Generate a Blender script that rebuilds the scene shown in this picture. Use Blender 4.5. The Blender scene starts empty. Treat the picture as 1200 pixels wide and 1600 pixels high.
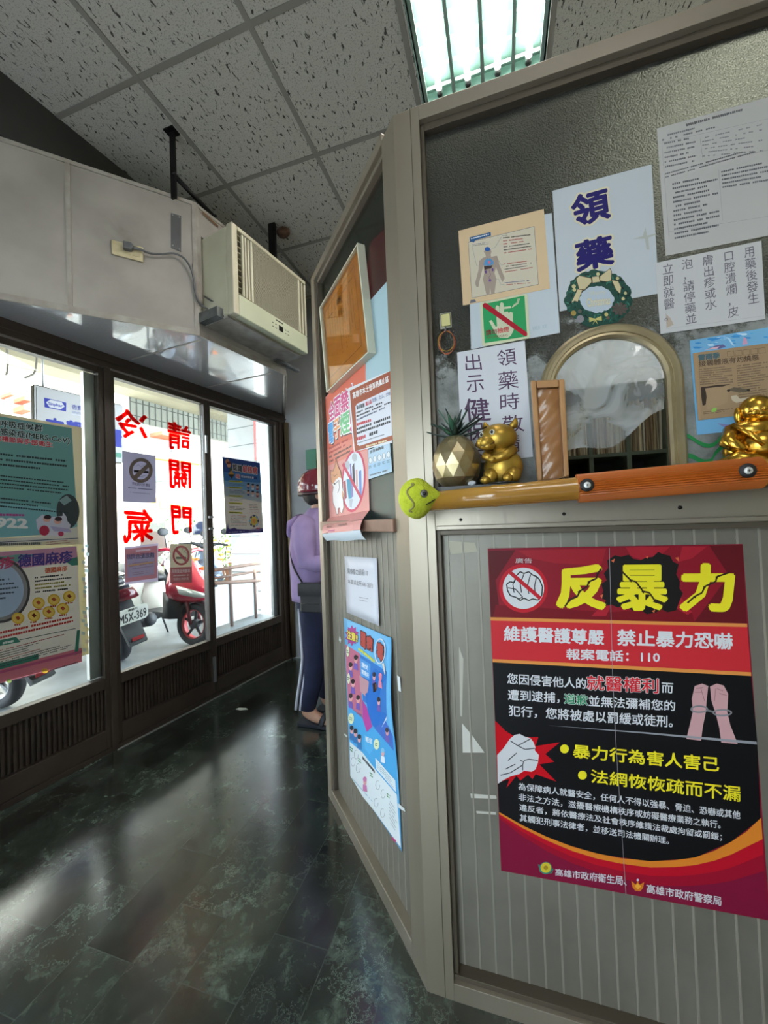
import bpy, bmesh, math, random
from mathutils import Vector, Matrix, Euler
random.seed(7)
SC = bpy.context.scene
COL = SC.collection
PI = math.pi

# ------------------------------------------------------------------ camera
CAMH = 1.26
EX = Vector((0.95575565, -0.04194485, -0.29115593))   # world X, Y, Z axes written in camera axes (right, down, forward)
EY = Vector((0.29172322, 0.00797058, 0.95646957))
EZ = Vector((-0.03779829, -0.99908813, 0.01985421))
cam_data = bpy.data.cameras.new('camera')
cam_data.sensor_fit = 'HORIZONTAL'; cam_data.sensor_width = 36.0; cam_data.lens = 18.0
cam_data.clip_start = 0.02; cam_data.clip_end = 200
cam = bpy.data.objects.new('camera', cam_data); COL.objects.link(cam)
cam.matrix_world = Matrix(((EX[0], -EX[1], -EX[2], 0), (EY[0], -EY[1], -EY[2], 0), (EZ[0], -EZ[1], -EZ[2], CAMH), (0, 0, 0, 1)))
SC.camera = cam

# ------------------------------------------------------------------ light and exposure
SC.view_settings.view_transform = 'Standard'; SC.view_settings.look = 'None'
SC.view_settings.gamma = 1.0; SC.view_settings.use_curve_mapping = False
SC.view_settings.exposure = 0.85
SC.cycles.use_denoising = True
SC.cycles.max_bounces = 10; SC.cycles.diffuse_bounces = 5; SC.cycles.glossy_bounces = 4
SC.cycles.transmission_bounces = 6; SC.cycles.transparent_max_bounces = 16
SC.cycles.sample_clamp_indirect = 6.0
SC.cycles.caustics_reflective = False; SC.cycles.caustics_refractive = False
world = bpy.data.worlds.new('daylight'); SC.world = world; world.use_nodes = True
wb = world.node_tree.nodes['Background']
wb.inputs[0].default_value = (0.86, 0.92, 1.0, 1); wb.inputs[1].default_value = 9.5
sun_data = bpy.data.lights.new('sun', 'SUN'); sun_data.energy = 28.0; sun_data.angle = math.radians(0.6)
sun_data.color = (1.0, 0.95, 0.86)
sun = bpy.data.objects.new('sun', sun_data); COL.objects.link(sun); sun.location = (6, -4, 12)
sun.rotation_euler = Vector((-0.62, 0.30, -0.80)).to_track_quat('-Z', 'Y').to_euler()
def ceiling_lamp(loc, sx, sy, e, colr=(1.0, 0.985, 0.95)):
    d = bpy.data.lights.new('unseen_ceiling_light', 'AREA'); d.shape = 'RECTANGLE'; d.size = sx; d.size_y = sy; d.energy = e; d.color = colr
    o = bpy.data.objects.new('unseen_ceiling_light', d); COL.objects.link(o); o.location = loc; return o
ceiling_lamp((0.6, -1.0, 3.30), 0.55, 1.15, 8)       # unseen ceiling lights, behind the camera and over the dispensary
ceiling_lamp((1.2, 2.3, 3.30), 0.55, 1.15, 24)

# ------------------------------------------------------------------ photo rays and vertical planes
def ray(px, py):
    c = Vector((px - 600.0, py - 800.0, 600.0))
    return Vector((EX.dot(c), EY.dot(c), EZ.dot(c)))
def at_z(px, py, z):
    r = ray(px, py); t = (z - CAMH) / r.z
    return Vector((r.x * t, r.y * t, z))
class Plane:
    """vertical plane: p0, u = horizontal direction to the viewer's right, n = horizontal normal to the viewer"""
    def __init__(s, p0, u, n):
        s.p0 = Vector((p0[0], p0[1], 0)); s.u = Vector((u[0], u[1], 0)).normalized(); s.n = Vector((n[0], n[1], 0)).normalized()
    def off(s, d): return Plane(s.p0 + s.n * d, s.u, s.n)
    def at(s, px, py):
        r = ray(px, py); q = s.p0 - Vector((0, 0, CAMH)); t = q.dot(s.n) / r.dot(s.n)
        return r * t + Vector((0, 0, CAMH))
    def w(s, u, z, d=0.0): return s.p0 + s.u * u + s.n * d + Vector((0, 0, z))
    def uz(s, px, py):
        p = s.at(px, py); return (p - s.p0).dot(s.u), p.z
A8 = math.radians(8.5)
PW = Plane((-2.09, 2.13), (math.sin(A8), math.cos(A8)), (math.cos(A8), -math.sin(A8)))      # shop-front wall
PF = Plane((0, 1.02), (1, 0), (0, -1))                                                      # dispensary partition
PA = Plane((-0.294, 1.08), (0.69, -0.724), (-0.724, -0.69))                                 # chamfered partition
PBA = Plane((-1.511, 1.672), (0.689, 0.725), (0.725, -0.689))                               # housing, angled face
PBB = Plane((-1.511, 1.672), (0.187, 0.982), (0.982, -0.187))                               # housing, face with the air conditioner

# ------------------------------------------------------------------ materials
def lin(c): return tuple((x / 12.92 if x <= 0.04045 else ((x + 0.055) / 1.055) ** 2.4) for x in c)
def hx(h):
    h = h.lstrip('#'); return lin(tuple(int(h[i:i + 2], 16) / 255 for i in (0, 2, 4))) + (1.0,)
MATS = {}
def newmat(name):
    m = bpy.data.materials.new(name); m.use_nodes = True
    nt = m.node_tree; b = nt.nodes['Principled BSDF']; return m, nt, b
def noise_col(nt, b, c1, c2, scale, detail=4, lo=0.35, hi=0.65, coord='Object', stretch=None):
    tc = nt.nodes.new('ShaderNodeTexCoord'); n = nt.nodes.new('ShaderNodeTexNoise'); n.inputs['Scale'].default_value = scale; n.inputs['Detail'].default_value = detail
    if stretch:
        mp = nt.nodes.new('ShaderNodeMapping'); mp.inputs['Scale'].default_value = stretch
        nt.links.new(tc.outputs[coord], mp.inputs[0]); nt.links.new(mp.outputs[0], n.inputs[0])
    else: nt.links.new(tc.outputs[coord], n.inputs[0])
    r = nt.nodes.new('ShaderNodeValToRGB'); r.color_ramp.elements[0].position = lo; r.color_ramp.elements[1].position = hi
    r.color_ramp.elements[0].color = c1; r.color_ramp.elements[1].color = c2
    nt.links.new(n.outputs[0], r.inputs[0]); nt.links.new(r.outputs[0], b.inputs['Base Color']); return n, r
def bump(nt, b, scale, strength, dist=0.01, detail=3, stretch=None, coord='Object'):
    tc = nt.nodes.new('ShaderNodeTexCoord'); n = nt.nodes.new('ShaderNodeTexNoise'); n.inputs['Scale'].default_value = scale; n.inputs['Detail'].default_value = detail
    if stretch:
        mp = nt.nodes.new('ShaderNodeMapping'); mp.inputs['Scale'].default_value = stretch
        nt.links.new(tc.outputs[coord], mp.inputs[0]); nt.links.new(mp.outputs[0], n.inputs[0])
    else: nt.links.new(tc.outputs[coord], n.inputs[0])
    bp = nt.nodes.new('ShaderNodeBump'); bp.inputs['Strength'].default_value = strength; bp.inputs['Distance'].default_value = dist
    nt.links.new(n.outputs[0], bp.inputs['Height']); nt.links.new(bp.outputs[0], b.inputs['Normal'])
def mat(name, c, rough=0.5, metal=0.0, c2=None, scale=8, bmp=None, stretch=None, spec=0.5, coat=0.0):
    if name in MATS: return MATS[name]
    m, nt, b = newmat(name)
    b.inputs['Base Color'].default_value = hx(c); b.inputs['Roughness'].default_value = rough; b.inputs['Metallic'].default_value = metal
    b.inputs['Specular IOR Level'].default_value = spec; b.inputs['Coat Weight'].default_value = coat
    if c2: noise_col(nt, b, hx(c), hx(c2), scale, stretch=stretch)
    if bmp: bump(nt, b, bmp[0], bmp[1], stretch=stretch)
    MATS[name] = m; return m
def ink(c, rough=0.45):
    """printed colour on paper"""
    k = 'print ' + c + ('' if rough == 0.45 else ' %.2f' % rough)
    if k in MATS: return MATS[k]
    m, nt, b = newmat(k); b.inputs['Base Color'].default_value = hx(c); b.inputs['Roughness'].default_value = rough
    b.inputs['Specular IOR Level'].default_value = 0.2
    MATS[k] = m; return m
def thin(c, tr=0.5):
    """paper or vinyl on a window: daylight shines through it"""
    k = 'backlit ' + c + ' %.2f' % tr
    if k in MATS: return MATS[k]
    m, nt, b = newmat(k); b.inputs['Base Color'].default_value = hx(c); b.inputs['Roughness'].default_value = 0.6
    t = nt.nodes.new('ShaderNodeBsdfTranslucent'); t.inputs[0].default_value = hx(c)
    mx = nt.nodes.new('ShaderNodeMixShader'); mx.inputs[0].default_value = tr
    nt.links.new(b.outputs[0], mx.inputs[1]); nt.links.new(t.outputs[0], mx.inputs[2])
    nt.links.new(mx.outputs[0], nt.nodes['Material Output'].inputs[0]); MATS[k] = m; return m
def emit(name, c, s):
    if name in MATS: return MATS[name]
    m, nt, b = newmat(name); b.inputs['Base Color'].default_value = hx(c); b.inputs['Emission Color'].default_value = hx(c); b.inputs['Emission Strength'].default_value = s
    MATS[name] = m; return m
def clear_glass(name, tint='#f4f8f8', refl=0.5, rough=0.02, bmp=None):
    if name in MATS: return MATS[name]
    m, nt, b = newmat(name)
    tr = nt.nodes.new('ShaderNodeBsdfTransparent'); tr.inputs[0].default_value = hx(tint)
    gl = nt.nodes.new('ShaderNodeBsdfGlossy'); gl.inputs[1].default_value = rough
    fr = nt.nodes.new('ShaderNodeFresnel'); fr.inputs[0].default_value = 1.5
    mu = nt.nodes.new('ShaderNodeMath'); mu.operation = 'MULTIPLY'; mu.inputs[1].default_value = refl
    nt.links.new(fr.outputs[0], mu.inputs[0])
    mx = nt.nodes.new('ShaderNodeMixShader'); nt.links.new(mu.outputs[0], mx.inputs[0])
    nt.links.new(tr.outputs[0], mx.inputs[1]); nt.links.new(gl.outputs[0], mx.inputs[2])
    if bmp:
        tc = nt.nodes.new('ShaderNodeTexCoord'); n = nt.nodes.new('ShaderNodeTexNoise'); n.inputs['Scale'].default_value = bmp[0]; n.inputs['Detail'].default_value = 2
        nt.links.new(tc.outputs['Object'], n.inputs[0])
        bp = nt.nodes.new('ShaderNodeBump'); bp.inputs['Strength'].default_value = bmp[1]; bp.inputs['Distance'].default_value = bmp[2]
        nt.links.new(n.outputs[0], bp.inputs['Height']); nt.links.new(bp.outputs[0], gl.inputs['Normal']); nt.links.new(bp.outputs[0], fr.inputs['Normal'])
    nt.links.new(mx.outputs[0], nt.nodes['Material Output'].inputs[0]); MATS[name] = m; return m

# ------------------------------------------------------------------ mesh builder
class MB:
    def __init__(s): s.bm = bmesh.new(); s.mats = []
    def mi(s, m):
        if m not in s.mats: s.mats.append(m)
        return s.mats.index(m)
    def face(s, pts, m, smooth=False):
        vs = [s.bm.verts.new(p) for p in pts]
        try: f = s.bm.faces.new(vs)
        except ValueError: return
        f.material_index = s.mi(m); f.smooth = smooth; return f
    def mesh(s, verts, faces, m, smooth=False):
        vs = [s.bm.verts.new(p) for p in verts]; k = s.mi(m)
        for f in faces:
            try: q = s.bm.faces.new([vs[i] for i in f]); q.material_index = k; q.smooth = smooth
            except ValueError: pass
    def hexa(s, p, m):
        s.mesh(p, [(0, 3, 2, 1), (4, 5, 6, 7), (0, 1, 5, 4), (1, 2, 6, 5), (2, 3, 7, 6), (3, 0, 4, 7)], m); return s
    def box(s, x0, x1, y0, y1, z0, z1, m):
        return s.hexa([Vector(q) for q in ((x0, y0, z0), (x1, y0, z0), (x1, y1, z0), (x0, y1, z0), (x0, y0, z1), (x1, y0, z1), (x1, y1, z1), (x0, y1, z1))], m)
    def cbox(s, c, d, m, rot=None, bev=0.0):
        c = Vector(c); R = (rot or Euler((0, 0, 0))).to_matrix() if not isinstance(rot, Matrix) else rot
        hx_, hy, hz = d[0] / 2, d[1] / 2, d[2] / 2
        return s.hexa([c + R @ Vector(q) for q in ((-hx_, -hy, -hz), (hx_, -hy, -hz), (hx_, hy, -hz), (-hx_, hy, -hz), (-hx_, -hy, hz), (hx_, -hy, hz), (hx_, hy, hz), (-hx_, hy, hz))], m)
    def pbox(s, P, u0, u1, z0, z1, d0, d1, m):
        return s.hexa([P.w(u0, z0, d0), P.w(u1, z0, d0), P.w(u1, z0, d1), P.w(u0, z0, d1), P.w(u0, z1, d0), P.w(u1, z1, d0), P.w(u1, z1, d1), P.w(u0, z1, d1)], m)
    def prism(s, pts, vec, m, smooth=False):
        pts = [Vector(p) for p in pts]; vec = Vector(vec); n = len(pts)
        s.mesh(pts + [p + vec for p in pts], [tuple(range(n))[::-1], tuple(range(n, 2 * n))] + [(i, (i + 1) % n, n + (i + 1) % n, n + i) for i in range(n)], m, smooth); return s
    def loft(s, rings, m, caps=True, smooth=True, closed=True):
        n = len(rings[0]); V = [Vector(p) for r in rings for p in r]; F = []
        for k in range(len(rings) - 1):
            for i in range(n if closed else n - 1):
                j = (i + 1) % n; F.append((k * n + i, k * n + j, (k + 1) * n + j, (k + 1) * n + i))
        if caps and closed: F.append(tuple(range(n))[::-1]); F.append(tuple(range((len(rings) - 1) * n, len(rings) * n)))
        s.mesh(V, F, m, smooth); return s
    def tube(s, pts, r, m, n=10, caps=True, flat=1.0, up=None):
        pts = [Vector(p) for p in pts]; rings = []; prev = None
        for i, p in enumerate(pts):
            a = pts[max(i - 1, 0)]; b = pts[min(i + 1, len(pts) - 1)]; t = (b - a)
            t = t.normalized() if t.length > 1e-9 else Vector((0, 0, 1))
            if prev is None:
                ref = Vector(up) if up else (Vector((0, 0, 1)) if abs(t.z) < 0.9 else Vector((1, 0, 0)))
                x = ref.cross(t).normalized()
            else: x = (prev - t * prev.dot(t)).normalized()
            prev = x; y = t.cross(x); rr = r[i] if isinstance(r, (list, tuple)) else r
            if isinstance(rr, tuple): ra, rb = rr
            else: ra, rb = rr, rr * flat
            rings.append([p + x * (ra * math.cos(2 * PI * k / n)) + y * (rb * math.sin(2 * PI * k / n)) for k in range(n)])
        return s.loft(rings, m, caps)
    def lathe(s, prof, c, m, axis='z', n=24, smooth=True, R=None):
        c = Vector(c); rings = []
        for r, z in prof:
            ring = []
            for k in range(n):
                a = 2 * PI * k / n; q = Vector((r * math.cos(a), r * math.sin(a), z))
                if axis == 'x': q = Vector((q.z, q.x, q.y))
                elif axis == 'y': q = Vector((q.y, q.z, q.x))
                if R is not None: q = R @ q
                ring.append(c + q)
            rings.append(ring)
        return s.loft(rings, m, True, smooth)
    def ball(s, c, r, m, n=16, k=10, R=None, z0=-1.0, z1=1.0):
        if not isinstance(r, (tuple, list)): r = (r, r, r)
        c = Vector(c); rings = []
        a0, a1 = math.asin(z0), math.asin(z1)
        for i in range(k + 1):
            a = a0 + (a1 - a0) * i / k; cr = max(math.cos(a), 1e-4)
            ring = []
            for j in range(n):
                b = 2 * PI * j / n; q = Vector((r[0] * cr * math.cos(b), r[1] * cr * math.sin(b), r[2] * math.sin(a)))
                ring.append(c + (R @ q if R is not None else q))
            rings.append(ring)
        return s.loft(rings, m)
    def sheetgrid(s, fn, nu, nv, m, smooth=True):
        V = [fn(i / nu, j / nv) for j in range(nv + 1) for i in range(nu + 1)]
        F = [(j * (nu + 1) + i, j * (nu + 1) + i + 1, (j + 1) * (nu + 1) + i + 1, (j + 1) * (nu + 1) + i) for j in range(nv) for i in range(nu)]
        s.mesh(V, F, m, smooth); return s
    def build(s, name, parent=None, local=False, origin=None, bevel=0.0, fixn=True):
        if fixn: bmesh.ops.recalc_face_normals(s.bm, faces=s.bm.faces[:])
        o0 = Vector((0, 0, 0))
        if parent is not None: o0 = Vector((0, 0, 0)) if local else WORLD_LOC[parent.name]
        elif origin is not None: o0 = Vector(origin)
        elif not local:
            xs = [v.co for v in s.bm.verts]
            o0 = Vector(((min(v.x for v in xs) + max(v.x for v in xs)) / 2, (min(v.y for v in xs) + max(v.y for v in xs)) / 2, min(v.z for v in xs)))
        me = bpy.data.meshes.new(name)
        for v in s.bm.verts: v.co -= o0
        s.bm.to_mesh(me); s.bm.free()
        for m in s.mats: me.materials.append(m)
        ob = bpy.data.objects.new(name, me); COL.objects.link(ob)
        if parent is not None:
            ob.parent = parent; WORLD_LOC[ob.name] = WORLD_LOC[parent.name]
        else: ob.location = o0; WORLD_LOC[ob.name] = o0
        if bevel:
            bv = ob.modifiers.new('bevel', 'BEVEL'); bv.width = bevel; bv.segments = 2; bv.limit_method = 'ANGLE'; bv.angle_limit = math.radians(40)
        return ob
WORLD_LOC = {}
def tag(o, label=None, cat=None, group=None, kind=None):
    if label: o['label'] = label
    if cat: o['category'] = cat
    if group: o['group'] = group
    if kind: o['kind'] = kind
    return o
def thing(name, loc, label=None, cat=None, group=None, kind=None, rotz=0.0, rot=None):
    o = bpy.data.objects.new(name, None); COL.objects.link(o); o.location = loc; o.empty_display_size = 0.05
    o.rotation_euler = rot if rot else (0, 0, rotz)
    WORLD_LOC[o.name] = Vector(loc); return tag(o, label, cat, group, kind)
def dup_tree(o, parent=None):
    c = o.copy(); COL.objects.link(c); c.parent = parent
    WORLD_LOC[c.name] = WORLD_LOC.get(o.name, Vector((0, 0, 0)))
    for ch in list(o.children): dup_tree(ch, c)
    return c

# ------------------------------------------------------------------ text and paper sheets
TXT = {}
def glyphs(s, bold=0.0):
    """outline of a line of text; heavier weights are built from shifted copies, each a hair in front of the last (third value)"""
    if s not in TXT:
        cu = bpy.data.curves.new('t', 'FONT'); cu.body = s; cu.size = 1; cu.resolution_u = 2
        o = bpy.data.objects.new('t', cu); me = o.to_mesh()
        TXT[s] = ([(v.co.x, v.co.y, 0.0) for v in me.vertices], [tuple(p.vertices) for p in me.polygons])
        o.to_mesh_clear(); bpy.data.objects.remove(o); bpy.data.curves.remove(cu)
    V, F = TXT[s]
    if bold <= 0.004: return V, F
    n = 6 if bold < 0.03 else (8 if bold < 0.06 else 14); oV, oF = [], []
    for k in range(n):
        a = 2 * PI * k / n + 0.3; dx, dy = bold * math.cos(a), bold * math.sin(a); j = len(oV)
        oV += [(x + dx, y + dy, (k + 1) / n) for x, y, z in V]; oF += [tuple(j + i for i in f) for f in F]
    return oV, oF
def lerp2(q, s, t):
    (ax, ay), (bx, by), (cx, cy), (dx, dy) = q       # TL TR BR BL, s right, t down
    return ((1 - t) * ((1 - s) * ax + s * bx) + t * ((1 - s) * dx + s * cx), (1 - t) * ((1 - s) * ay + s * by) + t * ((1 - s) * dy + s * cy))
def circ(cx, cy, rx, ry=None, n=28, a0=0.0, a1=360.0, rot=0.0):
    ry = rx if ry is None else ry; out = []; full = abs(a1 - a0) >= 360
    for i in range(n if full else n + 1):
        a = math.radians(a0 + (a1 - a0) * i / n); x, y = rx * math.cos(a), ry * math.sin(a); r = math.radians(rot)
        out.append((cx + x * math.cos(r) - y * math.sin(r), cy + x * math.sin(r) + y * math.cos(r)))
    return out
class Sheet:
    """a sheet of paper, card or vinyl on a vertical plane, printed matter included"""
    def __init__(s, plane, quad, base, thick=0.0006, grid=(1, 1), bend=None, step=0.00018, T=None, poly=None, printer=ink):
        s.P = plane; s.q = quad; s.b = MB(); s.th = thick; s.bend = bend; s.step = step; s.T = T; s.pr = printer; s.k = 0
        a, b_, d = s.T3(quad[0]), s.T3(quad[1]), s.T3(quad[3])
        s.o = plane.at(*a); s.eu = plane.at(*b_) - s.o; s.ev = plane.at(*d) - s.o
        bm_ = base if not isinstance(base, str) else s.pr(base)
        if poly: 
            pts = [s.pt(p, 0) for p in poly]; s.b.prism(pts, -plane.n * thick, bm_)
        else:
            nu, nv = grid
            f = [[s.pt(lerp2(quad, i / nu, j / nv), 0) for i in range(nu + 1)] for j in range(nv + 1)]
            V = [p for r in f for p in r]; n = len(V); V += [p - plane.n * thick for p in V]; F = []
            w = nu + 1
            for j in range(nv):
                for i in range(nu):
                    a = j * w + i; F.append((a, a + 1, a + 1 + w, a + w)); F.append((n + a, n + a + w, n + a + 1 + w, n + a + 1))
            ring = [i for i in range(w)] + [j * w + nu for j in range(1, nv + 1)] + [nv * w + i for i in range(nu - 1, -1, -1)] + [j * w for j in range(nv - 1, 0, -1)]
            for i in range(len(ring)):
                a, c = ring[i], ring[(i + 1) % len(ring)]; F.append((a, n + a, n + c, c))
            s.b.mesh(V, F, bm_, grid != (1, 1))
    def T3(s, p): return s.T(p) if s.T else p
    def pt(s, p, layer):
        p = s.T3(p) if layer else (s.T3(p))
        w = s.P.at(*p); d = s.th + layer * s.step
        if s.bend:
            r = w - s.o; uu = r.dot(s.eu) / s.eu.length_squared; vv = r.dot(s.ev) / s.ev.length_squared; d += s.bend(uu, vv)
        return w + s.P.n * d
    def m(s, c): return s.pr(c) if isinstance(c, str) else c
    def nxt(s, layer): s.k += 1; return layer + min(0.7, 0.004 * s.k)     # later ink lies a hair above earlier ink
    def poly(s, pts, c, layer=1): layer = s.nxt(layer); s.b.face([s.pt(p, layer) for p in pts], s.m(c)); return s
    def quad(s, q, c, layer=1, grid=(1, 1)):
        s.b.sheetgrid(lambda u, v: s.pt(lerp2(q, u, v), layer), grid[0], grid[1], s.m(c), False); return s
    def ring(s, cx, cy, rx, ry, w, c, layer=1, n=36, wy=None):
        layer = s.nxt(layer)
        wy = w if wy is None else wy
        o, i = circ(cx, cy, rx, ry, n), circ(cx, cy, rx - w, ry - wy, n)
        V = [s.pt(p, layer) for p in o + i]; s.b.mesh(V, [(k, (k + 1) % n, n + (k + 1) % n, n + k) for k in range(n)], s.m(c)); return s
    def line(s, pts, w, c, layer=1):
        for (ax, ay), (bx, by) in zip(pts, pts[1:]):
            L = math.hypot(bx - ax, by - ay) or 1; nx, ny = -(by - ay) / L * w / 2, (bx - ax) / L * w / 2
            s.poly([(ax + nx, ay + ny), (bx + nx, by + ny), (bx - nx, by - ny), (ax - nx, ay - ny)], c, layer)
        return s
    def text(s, t, q, c, layer=3, bold=0.0, edge=None, ew=0.05, mirror=False, em=False):
        base = glyphs(t, 0.0)[0]
        if not base: return s
        if em: x0, x1, y0, y1 = 0.0, max(v[0] for v in base) + 0.03, -0.12, 0.88
        else: x0, x1, y0, y1 = min(v[0] for v in base), max(v[0] for v in base), min(v[1] for v in base), max(v[1] for v in base)
        jobs = ([(edge, ew, layer - 1)] if edge else []) + [(c, bold, layer)]
        for col, bo, ly in jobs:
            ly = s.nxt(ly)
            V, F = glyphs(t, bo); out = []
            for x, y, z in V:
                u = (x - x0) / (x1 - x0); u = 1 - u if mirror else u
                out.append(s.pt(lerp2(q, u, (y1 - y) / (y1 - y0)), ly + 0.25 * z))
            s.b.mesh(out, F, s.m(col))
        return s
    def vtext(s, t, q, c, layer=3, bold=0.0, fill=0.86):
        n = len(t); k = (1 - fill) / 2
        for i, ch in enumerate(t):
            a, b_ = (i + k) / n, (i + 1 - k) / n
            qq = [lerp2(q, 0, a), lerp2(q, 1, a), lerp2(q, 1, b_), lerp2(q, 0, b_)]
            V, F = glyphs(ch, bold); s.b.mesh([s.pt(lerp2(qq, x, (0.88 - y)), layer + 0.7 * z) for x, y, z in V], F, s.m(c))
        return s
    def rows(s, q, n, c, layer=2, fill=0.55, seed=1, cell=None, gap=0.12, short=0.3):
        """lines of print too small to read"""
        R = random.Random(seed)
        for i in range(n):
            t0 = (i + (1 - fill) / 2) / n; t1 = (i + (1 + fill) / 2) / n; x = 0.0
            col = c[i % len(c)] if isinstance(c, list) else c
            cw = cell or 0.03; end = 1.0 - (R.random() * short if R.random() < 0.6 else 0)
            while x < end:
                if R.random() < gap: x += cw * 1.2; continue
                x1 = min(x + cw * (0.7 + 0.25 * R.random()), end); j0 = 0.12 * R.random() * fill / n; j1 = 0.12 * R.random() * fill / n
                s.poly([lerp2(q, x, t0 + j0), lerp2(q, x1, t0 + j0), lerp2(q, x1, t1 - j1), lerp2(q, x, t1 - j1)], col, layer); x += cw
        return s
    def done(s, name, label=None, cat=None, group=None, parent=None):
        o = s.b.build(name, parent, fixn=False)
        return tag(o, label, cat, group)
def affine(scale, ox, oy): return lambda p: (ox + p[0] / scale, oy + p[1] / scale)

# ================================================================== THE SETTING
CEIL = 3.34
bronze = mat('anodised bronze', '#a1978a', 0.36, 0.5, '#938979', 3, (60, 0.04), stretch=(1, 1, 0.06))
bronze_dark = mat('anodised bronze rebate', '#5f564a', 0.5, 0.4)
rib_line = mat('paler rib edge', '#9b9588', 0.5, 0.2)  # ribs a paler grey than the panel between them
rib_mat = mat('ribbed grey panel', '#8a857b', 0.42, 0.35, '#7d786e', 5, (40, 0.05))
brown = mat('dark brown aluminium', '#3d342c', 0.42, 0.3, '#352c25', 6, (50, 0.05))
brown_rib = mat('dark brown ribbed panel', '#3a3028', 0.5, 0.2, '#2c241e', 12, (30, 0.1))
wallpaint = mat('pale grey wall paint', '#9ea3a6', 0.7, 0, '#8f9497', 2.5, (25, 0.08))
shadowpaint = mat('shadowed wall', '#3c3c3a', 0.8, 0, '#333332', 4)  # the shadow above the housing is put into this dark wall colour

# ---- floor: dark green marble slabs
def floor_mat():
    m, nt, b = newmat('dark green marble'); L = nt.links
    tc = nt.nodes.new('ShaderNodeTexCoord'); mp = nt.nodes.new('ShaderNodeMapping')
    mp.inputs['Rotation'].default_value = (0, 0, PI / 2); mp.inputs['Location'].default_value = (0.143, 0.0, 0)
    L.new(tc.outputs['Object'], mp.inputs[0])
    br = nt.nodes.new('ShaderNodeTexBrick'); br.offset = 0.5
    for k, v in (('Scale', 1.0), ('Mortar Size', 0.0014), ('Mortar Smooth', 0.0), ('Bias', 0.0), ('Brick Width', 0.36), ('Row Height', 0.18)): br.inputs[k].default_value = v
    br.inputs['Color1'].default_value = (0, 0, 0, 1); br.inputs['Color2'].default_value = (1, 1, 1, 1); br.inputs['Mortar'].default_value = (0.5, 0.5, 0.5, 1)
    L.new(mp.outputs[0], br.inputs[0])
    # each slab is cut from a different place of the stone
    ad = nt.nodes.new('ShaderNodeVectorMath'); ad.operation = 'MULTIPLY_ADD'; ad.inputs[1].default_value = (1, 1, 1)
    sc = nt.nodes.new('ShaderNodeVectorMath'); sc.operation = 'SCALE'; sc.inputs['Scale'].default_value = 9.0
    L.new(br.outputs['Color'], sc.inputs[0]); L.new(tc.outputs['Object'], ad.inputs[0]); L.new(sc.outputs[0], ad.inputs[2])
    n1 = nt.nodes.new('ShaderNodeTexNoise'); n1.inputs['Scale'].default_value = 8.5; n1.inputs['Detail'].default_value = 9; n1.inputs['Roughness'].default_value = 0.68; n1.inputs['Distortion'].default_value = 0.8
    L.new(ad.outputs[0], n1.inputs[0])
    r1 = nt.nodes.new('ShaderNodeValToRGB'); e = r1.color_ramp.elements
    e[0].position = 0.36; e[0].color = hx('#10130f'); e[1].position = 0.80; e[1].color = hx('#5c675f')
    x = e.new(0.50); x.color = hx('#222924'); x = e.new(0.62); x.color = hx('#353d37')
    L.new(n1.outputs[0], r1.inputs[0])
    nf = nt.nodes.new('ShaderNodeTexNoise'); nf.inputs['Scale'].default_value = 30; nf.inputs['Detail'].default_value = 8; nf.inputs['Roughness'].default_value = 0.75; nf.inputs['Distortion'].default_value = 1.2; L.new(ad.outputs[0], nf.inputs[0])
    rf = nt.nodes.new('ShaderNodeValToRGB'); rf.color_ramp.elements[0].position = 0.38; rf.color_ramp.elements[0].color = (0.45, 0.45, 0.45, 1); rf.color_ramp.elements[1].position = 0.66; rf.color_ramp.elements[1].color = (2.1, 2.2, 2.1, 1); L.new(nf.outputs[0], rf.inputs[0])
    mf = nt.nodes.new('ShaderNodeMix'); mf.data_type = 'RGBA'; mf.blend_type = 'MULTIPLY'; mf.inputs[0].default_value = 0.75; L.new(r1.outputs[0], mf.inputs[6]); L.new(rf.outputs[0], mf.inputs[7])
    # veins
    wn = nt.nodes.new('ShaderNodeTexNoise'); wn.inputs['Scale'].default_value = 7.0; wn.inputs['Detail'].default_value = 9; wn.inputs['Roughness'].default_value = 0.7
    L.new(ad.outputs[0], wn.inputs[0])
    wv = nt.nodes.new('ShaderNodeVectorMath'); wv.operation = 'MULTIPLY_ADD'; wv.inputs[1].default_value = (0.5, 0.5, 0.5)
    L.new(wn.outputs['Color'], wv.inputs[0]); L.new(ad.outputs[0], wv.inputs[2])
    vo = nt.nodes.new('ShaderNodeTexVoronoi'); vo.feature = 'DISTANCE_TO_EDGE'; vo.inputs['Scale'].default_value = 5.5
    L.new(wv.outputs[0], vo.inputs[0])
    r2 = nt.nodes.new('ShaderNodeValToRGB'); r2.color_ramp.elements[0].position = 0.0; r2.color_ramp.elements[0].color = (1, 1, 1, 1); r2.color_ramp.elements[1].position = 0.013; r2.color_ramp.elements[1].color = (0, 0, 0, 1)
    L.new(vo.outputs['Distance'], r2.inputs[0])
    n3 = nt.nodes.new('ShaderNodeTexNoise'); n3.inputs['Scale'].default_value = 2.3; n3.inputs['Detail'].default_value = 4; L.new(ad.outputs[0], n3.inputs[0])
    r3 = nt.nodes.new('ShaderNodeValToRGB'); r3.color_ramp.elements[0].position = 0.47; r3.color_ramp.elements[0].color = (0, 0, 0, 1); r3.color_ramp.elements[1].position = 0.72; r3.color_ramp.elements[1].color = (0.75, 0.75, 0.75, 1)
    L.new(n3.outputs[0], r3.inputs[0])
    mu = nt.nodes.new('ShaderNodeMath'); mu.operation = 'MULTIPLY'; L.new(r2.outputs[0], mu.inputs[0]); L.new(r3.outputs[0], mu.inputs[1])
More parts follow.
